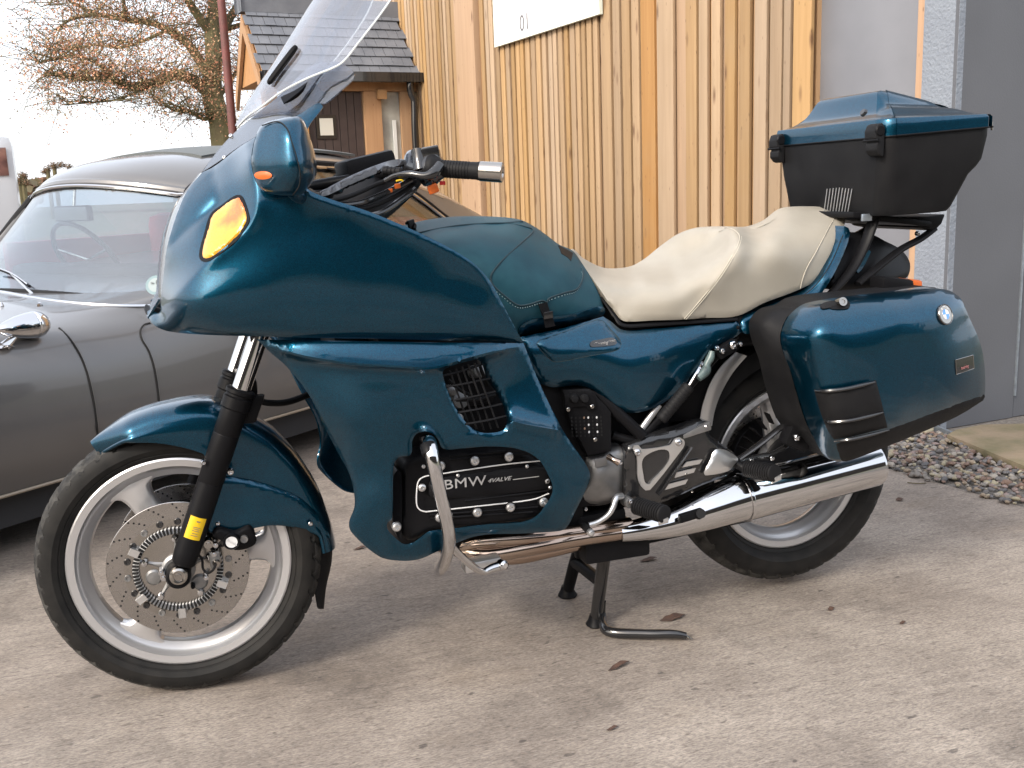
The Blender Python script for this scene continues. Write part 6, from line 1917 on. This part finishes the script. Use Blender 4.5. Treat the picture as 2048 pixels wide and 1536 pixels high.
M['shut'] = mat('shut_line', (.01, .01, .01), .8)
M['edgeshine'] = mat('edge_glint', (.22, .21, .20), .35, .5)
l1 = [(118, 656), (141, 679), (163, 716), (178, 760), (187, 801), (193, 842), (195, 864), (198, 920)]
l2 = [(300, 646), (288, 650), (281, 662), (284, 679), (297, 701), (308, 734), (315, 775), (319, 812), (322, 850)]
for nm, l_ in (('wing_shut', l1), ('door_shut', l2)):
    lineon(nm, l_, .0035, M['shut'], body)
    lineon('edge_glint', [(u + 2.2, v) for u, v in l_], .0018, M['edgeshine'], body)  # pale line beside each gap: edge highlight put in as colour
boxm('underbody', (-1.3, .12, .10), (3.9, 1.52, .30), M['cloth'], car, fr=(CB, CR, CI, UZ))
tube('sill_strip', [K(a, .055, .222) for a in (-1.2, -.4, .4, 1.2, 2.2)], .006, mat('sill_bright', (.33, .28, .22), .5, .4), body, n=6)
for a in (-.95, 2.55):
    for b in (.13, 1.51):
        w = lathe('wheel', [(.0, -.06), (.20, -.07), (.24, -.085), (.31, -.08), (.325, -.04), (.325, .04), (.31, .08), (.2, .06), (0, .06)], M['tyre'], car, c=K(a, b, .325), ax=CI, n=40)
        lathe('hub_cap', [(0, -.115), (.06, -.11), (.10, -.09), (.17, -.085), (.19, -.075)], M['chrome'], w, c=K(a, b if b < 1 else b, .325), ax=CI if b < 1 else -CI, n=36)

# windscreen
def wsp(s, t):
    b = .82 + s * (.68 + (.52 - .68) * t)
    a = .64 + .15 * abs(s) ** 2.2 + t * (.30 + (.30 - .30) * abs(s)) + .02 * t * abs(s) ** 2
    z = (.785 - .045 * s * s) + t * (.395 - .0 * s * s) - .015 * t * s * s
    return K(a, b, z)


SS = [-1, -.93, -.8, -.6, -.3, 0, .3, .6, .8, .93, 1]
TT = [0, .25, .5, .75, 1]
scr = sheet('windscreen', [[wsp(s, t) for t in TT] for s in SS], M['carglass'], car, thick=.004, nu=3, nv=2)
per = [wsp(s, 0) for s in SS] + [wsp(1, t) for t in TT[1:]] + [wsp(s, 1) for s in SS[::-1][1:]] + [wsp(-1, t) for t in TT[::-1][1:-1]]
tube('screen_rubber', per, .011, M['rubber'], scr, n=8, smooth=3, closed=True)
ch = [p + CR * -.012 + UZ * .004 for p in per[len(SS):]]
tube('screen_trim', ch, .0075, M['chrome'], scr, n=8, smooth=3)
# roof skin: header to the tail
RA = [(1.115, .30, 1.140, 1.190), (1.15, .292, 1.172, 1.240), (1.26, .282, 1.21, 1.292), (1.45, .275, 1.24, 1.322), (1.8, .275, 1.24, 1.335), (2.2, .28, 1.21, 1.325), (2.6, .29, 1.13, 1.275), (2.95, .31, 1.03, 1.17), (3.3, .34, .93, 1.03), (3.6, .40, .85, .90)]
rows = []
for a, b, ze_, zc in RA:
    r_ = []
    for k in range(-6, 7):
        s = k / 6
        r_.append(K(a - float(np.interp(a, [1.115, 1.15, 1.26, 1.45], [.165, .14, .09, 0])) * (1 - abs(s) ** 2.2), .82 + s * (.82 - b), ze_ + (zc - ze_) * (1 - abs(s) ** 2.6)))
    rows.append(r_)
roof = sheet('roof', rows, M['carpaint'], car, thick=.01, nu=4, nv=3)
sun_ = []
for a in (1.32, 1.5, 1.8, 2.1, 2.3):
    sun_.append([K(a, .82 + s * .36, float(np.interp(a, [q[0] for q in RA], [q[3] for q in RA])) + .006 + .012 * (1 - abs(s) ** 4) - .018 * s * s) for s in (-1, -.8, -.4, 0, .4, .8, 1)])
sheet('sunroof', sun_, mat('grey_vinyl', (.10, .11, .11), .6), roof, thick=.012, nu=3, nv=3)
# belt / roof side frames, side glass, quarter
RE = lambda a: (float(np.interp(a, [q[0] for q in RA], [q[1] for q in RA])), float(np.interp(a, [q[0] for q in RA], [q[2] for q in RA])))
BE = lambda a: (float(np.interp(a, [.8, 1.1, 1.8, 2.5, 3.2, 3.6], [.13, .135, .14, .16, .24, .36])), float(np.interp(a, [.8, 1.1, 1.8, 2.5, 3.2, 3.6], [.755, .81, .85, .88, .875, .85])))
for side in (0, 1):
    m_ = (lambda b: b) if side == 0 else (lambda b: 1.64 - b)
    AA = [.88, .94, 1.0, 1.06, 1.12, 1.3, 1.6, 1.9, 2.2, 2.4, 2.55, 2.7, 2.82]
    rows = []
    for a in AA:
        b0, z0 = BE(a); b1, z1 = RE(max(a, 1.12))
        f_ = min(1, max(.05, (a - .84) / .27)); g_ = 1 if a < 2.15 else max(.06, 1 - ((a - 2.15) / .70) ** 2.2)
        q_ = min(f_, g_)
        rows.append([K(a, m_(b0 + (b1 - b0) * t * q_ - .008 * math.sin(t * PI) + .012), z0 + (z1 - z0) * t * q_) for t in (0, .35, .7, 1)])
    sg = sheet('side_window', rows, M['carglass'], car, thick=.004, nu=3, nv=2)
    top = [r[-1] for r in rows]; bot = [r[0] for r in rows]
    tube('window_trim', [p + CI * (-.012 if side == 0 else .012) for p in top], .009, M['chrome'], sg, n=8)
    tube('window_seal', [p + CI * (-.004 if side == 0 else .004) + UZ * .012 for p in top], .016, M['rubber'], sg, n=8)
    tube('waist_trim', [p + CI * (-.012 if side == 0 else .012) for p in bot], .007, M['chrome'], sg, n=8)
    boxm('door_pillar', (1.98, m_(.20) - .02, .82), (2.03, m_(.20) + .02, 1.22), M['chrome'], sg, fr=(CB, CR, CI, UZ))
    # quarter panel between glass and roof edge
    rows = []
    for a in (2.15, 2.25, 2.35, 2.45, 2.55, 2.65, 2.75, 2.84, 3.0, 3.2, 3.6):
        b0, z0 = BE(a); b1, z1 = RE(a)
        q_ = max(0, 1 - (max(a - 2.15, 0) / .70) ** 2.2)
        t0 = q_ * .995
        rows.append([K(a, m_(b0 + (b1 - b0) * (t0 + (1 - t0) * t) - .004), z0 + (z1 - z0) * (t0 + (1 - t0) * t)) for t in (0, .33, .66, 1)])
    sheet('rear_quarter', rows, M['carpaint'], car, thick=.01, nu=2, nv=2)
    # windscreen pillar
    tube('screen_pillar', [K(.80, m_(.145), .745), K(.95, m_(.22), .94), K(1.10, m_(.30), 1.145)], .014, M['carpaint'], roof, n=10)
# header above the screen
tube('roof_header', [wsp(s, 1.04) + CR * .006 for s in SS], .02, M['carpaint'], roof, n=10, smooth=3)
# rear screen hint and rain gutter
tube('rain_gutter', [K(a, RE(a)[0] - .008, RE(a)[1] - .004) for a in (1.14, 1.3, 1.6, 2.0, 2.4, 2.8)], .008, M['chrome'], roof, n=8)
lineon('screen_base_trim', [(-30, 576), (0, 583), (60, 594), (110, 602), (180, 609), (250, 612), (330, 611)], .0075, M['chrome'], scr)
# interior
boxm('dashboard', (1.0, .22, .58), (1.15, 1.42, .855), M['cloth'], car, bev=.03, fr=(CB, CR, CI, UZ))
for b in (.24, .90):
    boxm('seat_back', (1.75, b, .50), (1.95, b + .52, 1.05), M['carred'], car, bev=.06, fr=(CB, CR, CI, UZ))
    boxm('seat_cushion', (1.30, b, .42), (1.80, b + .52, .62), M['carred'], car, bev=.06, fr=(CB, CR, CI, UZ))
boxm('rear_seat', (2.35, .25, .50), (2.65, 1.39, .98), M['carred'], car, bev=.06, fr=(CB, CR, CI, UZ))
boxm('door_card', (1.0, .10, .45), (2.2, .13, .80), M['carred'], car, bev=.01, fr=(CB, CR, CI, UZ))
boxm('door_card', (1.0, 1.42, .45), (2.5, 1.46, .95), M['carred'], car, bev=.01, fr=(CB, CR, CI, UZ))
swc = K(1.22, 1.16, .86); swn = (CR * .86 + UZ * .5); swn /= np.linalg.norm(swn)
s1_ = CI; s2_ = np.cross(swn, s1_)
stw = tube('steering_wheel', [swc + .195 * (math.cos(t) * s1_ + math.sin(t) * s2_) for t in np.linspace(0, 2 * PI, 28)[:-1]], .011, M['black'], car, n=10, smooth=2, closed=True)
for t in (.3, PI - .3, PI * 1.5): tube('wheel_spoke', [swc, swc + .19 * (math.cos(t) * s1_ + math.sin(t) * s2_)], .006, M['steel'], stw, n=8, smooth=1)
rvm = pplane(147, 427, K(.93, .82, 0), CR)
boxm('rear_view_mirror', (-.012, -.115, -.032), (.012, .115, .032), M['satin'], car, bev=.01, fr=(rvm, CR, CI, UZ))
boxm('mirror_glass', (-.015, -.105, -.026), (-.0125, .105, .026), M['chrome'], bpy.data.objects['rear_view_mirror'], fr=(rvm, CR, CI, UZ))
tube('mirror_stem', [rvm, rvm + UZ * .10 + CR * .02], .006, M['steel'], bpy.data.objects['rear_view_mirror'], n=8, smooth=1)
# tax disc behind the glass
td = pplane(311, 570, K(.80, .3, 0), CR * .9 + CI * -.35)
nv_ = -(CR * .80 - UZ * .40 + CI * .45); nv_ = nv_ / np.linalg.norm(nv_)
tdo = lathe('tax_disc', [(0, .001), (.036, .001), (.036, 0)], mat('paper_disc', (.16, .24, .26), .6), scr, c=td, ax=nv_, n=32)
td2 = lathe('disc_centre', [(0, .0016), (.026, .0016), (.026, .001)], mat('pale_disc', (.26, .31, .32), .6), tdo, c=td, ax=nv_, n=28)
ux = np.cross(UZ, nv_); ux /= np.linalg.norm(ux)
text('lettering', '0', .022, td + nv_ * .0022 + ux * .008 + UZ * .008, ux, UZ, M['darkink'], tdo, ext=.0002)
text('lettering', '06', .012, td + nv_ * .0022 + ux * -.010 + UZ * .006, ux, UZ, M['darkink'], tdo, ext=.0002)
# wiper
W1 = pplane(75, 604, K(.60, .75, 0), CR)
wpz = tube('wiper', [onbody(80, 612, .01) if onbody(80, 612) is not None else W1, W1 + UZ * .012, pplane(48, 572, K(.64, .7, 0), CR), pplane(22, 547, K(.66, .7, 0), CR)], [.010, .007, .005, .004], M['chrome'], car, n=10)
tube('wiper_blade', [pplane(-30, 530, K(.67, .7, 0), CR), pplane(20, 548, K(.66, .7, 0), CR), pplane(58, 572, K(.65, .7, 0), CR)], .0045, M['rubber'], wpz, n=8)
tube('blade_holder', [pplane(-30, 528, K(.66, .7, 0), CR), pplane(20, 545, K(.65, .7, 0), CR), pplane(55, 568, K(.64, .7, 0), CR)], .003, M['chrome'], wpz, n=8)
# bullet wing mirror
mc = onbody(45, 690, 0)
mcx = pplane(52, 652, mc, CI)
axm = -CR * .8 - CI * .02 + UZ * .0
prof = [(0, -.075), (.012, -.074), (.028, -.066), (.039, -.050), (.0435, -.032), (.0435, -.028), (.041, -.026), (.041, -.022), (.0425, -.020), (.041, .0), (.034, .035), (.022, .070), (.010, .092), (0, .10)]
axm = (-CR + CI * -.0); mxo = lathe('wing_mirror', [(r, h) for r, h in prof], M['chrome'], car, c=mcx, ax=axm, n=40)
foot = onbody(8, 694, 0)
if foot is None: foot = mc
tube('mirror_foot', [mcx - UZ * .02 + CR * -.03, (mcx + foot) / 2 + UZ * .0, foot], [.012, .010, .018], M['chrome'], mxo, n=12)
lathe('foot_base', [(0, .008), (.02, .006), (.03, 0)], M['chrome'], mxo, c=foot, ax=(0, 0, 1), n=20)
washer = onbody(2, 612, 0)
if washer is not None: lathe('washer_jet', [(0, .014), (.006, .012), (.010, 0)], M['chrome'], car, c=washer, ax=(0, 0, 1), n=12)

# ================================================================== TREE, FAR THINGS, SMALL THINGS
TD = 19.
M['bark'] = mat('oak_bark', (.085, .065, .035), .9, vary=(3, (.13, .115, .055), .2), bump=(14, .8, .03))
rt = random.Random(11)
NR = np.random.default_rng(5)
tb0 = at(452, 300, TD); base_ = tb0.copy(); base_[2] = 0
tree = empty('oak_tree', base_, 'large autumn oak with sparse red brown leaves beyond the car', 'tree')
limbs = []           # (points, r0, r1)


def lim(px, r0, r1, t0=TD, dt=0.):
    n = len(px)
    limbs.append(([at(u, v, t0 + dt * k / (n - 1)) for k, (u, v) in enumerate(px)], r0, r1))


trunk_px = [(446, 275), (440, 240), (428, 205), (424, 160), (428, 110), (424, 60), (430, 0), (420, -80), (430, -170)]
limbs.append(([base_] + [at(u, v, TD) for u, v in trunk_px], .26, .09))
lim([(432, 215), (415, 185), (385, 160), (355, 150), (325, 158), (290, 172), (262, 175), (235, 162), (200, 156), (160, 158), (120, 150), (85, 150)], .13, .02, TD, -1.5)
lim([(426, 165), (405, 130), (385, 100), (368, 80), (335, 60), (300, 45), (250, 40), (200, 30), (150, 35), (110, 60)], .11, .02, TD, 1.0)
lim([(428, 110), (445, 60), (470, 20), (500, -30), (540, -90)], .11, .04, TD, 1)
lim([(426, 70), (395, 30), (370, -10), (340, -60), (290, -100)], .10, .03, TD, -1)
lim([(436, 232), (425, 230), (410, 238), (395, 232), (375, 222), (350, 222), (332, 212)], .055, .015, TD, -.8)
lim([(250, 40), (248, 10), (240, -30), (215, -70)], .05, .02, TD + .6, 0)
lim([(290, 172), (270, 185), (230, 200), (180, 205), (130, 210)], .028, .01, TD - .8, -.6)
lim([(235, 162), (200, 130), (150, 110), (110, 120), (75, 125)], .03, .01, TD - 1.1, -.5)
lim([(335, 60), (290, 80), (240, 95), (190, 90), (140, 100), (100, 95)], .035, .01, TD + .5, .5)
lim([(440, 60), (480, 50), (520, 30), (570, 10), (600, -20)], .06, .02, TD + .5, 1)
lim([(428, 205), (455, 170), (480, 130), (500, 90)], .06, .02, TD, 1)
lim([(370, -10), (310, -20), (250, -60), (190, -50)], .05, .02, TD - .5, 0)
lim([(200, 30), (150, 10), (120, -10), (95, 10)], .03, .01, TD + .9, 0)
for k, (P_, r0, r1) in enumerate(limbs):
    n = len(P_)
    tube('trunk' if k == 0 else 'limb', P_, [r0 + (r1 - r0) * i / (n - 1) for i in range(n)], M['bark'], tree, n=10, smooth=4)
# twigs and leaf clusters
TV, TF_, tips = [], [], []
for k, (P_, r0, r1) in enumerate(limbs):
    C_ = cr(P_, 5)
    for i in range(6 if k else 30, len(C_), 1):
        for _ in range(4 if k else 2):
            if rt.random() < .2: continue
            d = NR.normal(size=3); d[2] = abs(d[2]) * .6 + .1 * rt.random() - .05; d /= np.linalg.norm(d)
            L = rt.uniform(.3, 1.15)
            p = C_[i]; q = p + d * L * .5 + NR.normal(size=3) * .06; r = p + d * L + np.array([0, 0, -.15 * L]) + NR.normal(size=3) * .10
            for a, b_, w in ((p, q, .012), (q, r, .007)):
                n0 = len(TV); s1 = np.cross(b_ - a, AF); s1 /= np.linalg.norm(s1) + 1e-9; s2 = AF
                for e, wd in ((a, w), (b_, w * .6)):
                    TV += [e + s1 * wd, e - s1 * wd * .5 + s2 * wd, e - s1 * wd * .5 - s2 * wd]
                TF_ += [(n0, n0 + 1, n0 + 4, n0 + 3), (n0 + 1, n0 + 2, n0 + 5, n0 + 4), (n0 + 2, n0, n0 + 3, n0 + 5)]
            tips += [q, r, (q + r) / 2]
            for _ in range(2):
                r2 = r + NR.normal(size=3) * .3; tips.append(r2); tips.append((r + r2) / 2)
                n0 = len(TV); s1 = np.cross(r2 - r, AF); s1 /= np.linalg.norm(s1) + 1e-9
                for e, wd in ((r, .005), (r2, .003)): TV += [e + s1 * wd, e - s1 * wd * .5 + AF * wd, e - s1 * wd * .5 - AF * wd]
                TF_ += [(n0, n0 + 1, n0 + 4, n0 + 3), (n0 + 1, n0 + 2, n0 + 5, n0 + 4), (n0 + 2, n0, n0 + 3, n0 + 5)]
o = mk('twigs', TV, TF_, M['bark'], tree, smooth=False); o['kind'] = 'stuff'
lc = [(.42, .18, .10), (.52, .27, .16), (.34, .14, .08), (.48, .30, .17), (.34, .24, .11)]
lmats = [mat('dry_leaf', c, .7) for c in lc]
for m_ in lmats:
    nt = m_.node_tree; b_ = nt.nodes['Principled BSDF']
    b_.inputs['Subsurface Weight'].default_value = 0
tips = np.array(tips)
LV, LF_, lm = [], [], []
for p in tips:
    w_ = proj(p)
    dens = 8.5
    if w_[1] > 190: dens = 4
    if w_[0] < 120: dens = 5
    if NR.random() < .25: dens = 2
    for _ in range(int(NR.poisson(dens))):
        c = p + NR.normal(size=3) * .11
        e1_ = NR.normal(size=3); e1_ /= np.linalg.norm(e1_); e2_ = np.cross(e1_, NR.normal(size=3)); e2_ /= np.linalg.norm(e2_)
        s = NR.uniform(.013, .029); n0 = len(LV)
        LV += [c - e1_ * s, c + e2_ * s * .55, c + e1_ * s, c - e2_ * s * .55]
        LF_.append((n0, n0 + 1, n0 + 2, n0 + 3)); lm.append(int(NR.integers(0, 5)))
o = mk('crown', LV, LF_, lmats, tree, smooth=False, midx=lm); o['kind'] = 'stuff'

# low scrub far off at the left, beyond the car roof
def scrub(name, px, d, lab, cols, seed):
    R_ = np.random.default_rng(seed); V, Fc = [], []
    root = at(px[0][0], 380, d); root[2] = 0
    e = empty(name, root, lab, 'tree', None)
    for (u, v, rad) in px:
        c0 = at(u, v, d); r_ = rad * d / FPX
        tr_ = c0.copy(); tr_[2] = 0
        for _ in range(int(260)):
            n_ = R_.normal(size=3); n_ /= np.linalg.norm(n_); c = c0 + n_ * r_ * R_.uniform(.3, 1.1) * np.array([1, 1, .8])
            a = R_.normal(size=3); a /= np.linalg.norm(a); b_ = np.cross(a, n_); s = r_ * .13; n0 = len(V)
            V += [c - a * s, c + b_ * s, c + a * s, c - b_ * s]; Fc.append((n0, n0 + 1, n0 + 2, n0 + 3))
    o = mk('crown', V, Fc, cols, e, smooth=False, midx=[int(x) for x in R_.integers(0, len(cols), len(Fc))]); o['kind'] = 'stuff'
    for (u, v, rad) in px[:2]:
        c0 = at(u, v, d); g0 = c0.copy(); g0[2] = 0
        tube('trunk', [g0, c0], .15, M['bark'], e, n=8, smooth=1)


far_m = [mat('far_foliage', (.16, .085, .05), .9), mat('far_foliage', (.11, .09, .05), .9)]
scrub('far_tree', [(45, 352, 12), (38, 362, 12), (52, 366, 10)], 60, 'small reddish far tree just right of the parked van', far_m, 1)
scrub('far_tree', [(95, 338, 9), (108, 332, 11), (122, 330, 10), (138, 334, 9), (88, 344, 8)], 75, 'low brown far tree above the left end of the car roof', far_m, 2)
hz = []
R_ = np.random.default_rng(9)
V, Fc = [], []
for k in range(2600):
    u = R_.uniform(-260, 760); v = 352 + (360 - u) * .038 + R_.uniform(-4, 16) + 5 * math.sin(u * .03)
    d = R_.uniform(100, 118); c = at(u, v, d); s = .55; a = R_.normal(size=3); a /= np.linalg.norm(a); b_ = np.cross(a, R_.normal(size=3)); b_ /= np.linalg.norm(b_); n0 = len(V)
    V += [c - a * s, c + b_ * s, c + a * s, c - b_ * s]; Fc.append((n0, n0 + 1, n0 + 2, n0 + 3))
o = mk('hedgerow', V, Fc, far_m, smooth=False, midx=[int(x) for x in R_.integers(0, 2, len(Fc))]); tagit(o, kind='stuff')

# van at the far left edge
vd = 14.
vb = at(-60, 400, vd); vb[2] = 0
van = empty('van', vb, 'pale grey van at the far left edge, only its rear corner in view', 'van')
vx = np.array([math.cos(.25), math.sin(.25), 0]); vy = np.array([-vx[1], vx[0], 0])
vr = at(36, 340, vd); vr[2] = 0
ztop = at(10, 268, vd)[2]
M['vanpaint'] = mat('van_paint', (.50, .52, .55), .35, coat=.6)
boxm('body', (-4.4, 0, .35), (0, 1.9, ztop), M['vanpaint'], van, bev=.18, fr=(vr, vx, vy, UZ))
M['vanglass'] = mat('van_glass', (.06, .035, .035), .08, coat=1, vary=(5, (.24, .12, .10), .2))
zq = at(10, 296, vd)[2], at(10, 352, vd)[2]
boxm('side_window', (-1.3, -.02, zq[1]), (-.12, .01, zq[0]), M['vanglass'], van, bev=.006, fr=(vr, vx, vy, UZ))
boxm('window_bar', (-.60, -.03, zq[1]), (-.55, -.015, zq[0]), M['vanpaint'], van, fr=(vr, vx, vy, UZ))
for a in (-3.6, -.8): lathe('wheel', [(0, -.1), (.34, -.1), (.36, -.06), (.36, .1), (0, .1)], M['tyre'], van, c=vr + vx * a + vy * .12 + UZ * .36, ax=vy, n=28)

# small litter on the concrete
M['dryleaf'] = mat('fallen_leaf', (.045, .026, .02), .8, vary=(60, (.08, .042, .028), .2))


def leaf(u, v, L, W, rot, lab, curl=.3):
    c = pz(u, v); ca, sa = math.cos(rot), math.sin(rot)
    rows = []
    for k, s in enumerate((-1, -.7, -.35, 0, .35, .7, 1)):
        w = W * (1 - abs(s) ** 1.8) + .0006
        jag = (.75 if k % 2 else 1.1)
        r_ = []
        for q in (-1, -.5, 0, .5, 1):
            x, y = s * L, q * w * jag
            r_.append(c + np.array([x * ca - y * sa, x * sa + y * ca, .0025 + curl * abs(q) * w * .5 + .002 * (1 + math.sin(s * 3))]))
        rows.append(r_)
    o = sheet('fallen_leaf', rows, M['dryleaf'], None, thick=.0007, nu=2, nv=2)
    tagit(o, lab, 'leaf', 'dead leaves on the concrete')


leaf(1345, 1238, .038, .016, .1, 'dark oval dead leaf just beyond the stand foot lever')
leaf(1238, 1335, .034, .008, .35, 'curled dark dead leaf on the concrete in front of the stand', 1.2)
leaf(1297, 1121, .030, .010, .1, 'dark dead leaf on the concrete left of the rear tyre')
leaf(1799, 1001, .016, .012, .2, 'small round brown leaf right of the rear wheel near the gravel')
leaf(1662, 1220, .012, .007, .5, 'small dark leaf on the concrete below the rear tyre')
leaf(1225, 1460, .014, .004, .1, 'tiny dark leaf near the bottom edge left of centre', .8)
leaf(1805, 1248, .010, .005, .1, 'tiny dark leaf on the bare concrete right of the rear tyre')
leaf(1975, 912, .020, .008, .8, 'red brown leaf lying on the gravel by the metal strip', .8)
leaf(720, 1098, .022, .008, .2, 'faint dark leaf on the concrete under the lower fairing')
leaf(1985, 948, .030, .010, -.2, 'rust coloured leaf on the gravel near the right edge', .8)
tw = tube('twig', [pz(1815, 965, .003), pz(1835, 967, .006), pz(1852, 966, .003)], .0018, M['bark'], n=6)
tagit(tw, 'thin dry twig on the concrete beside the gravel edge', 'twig')
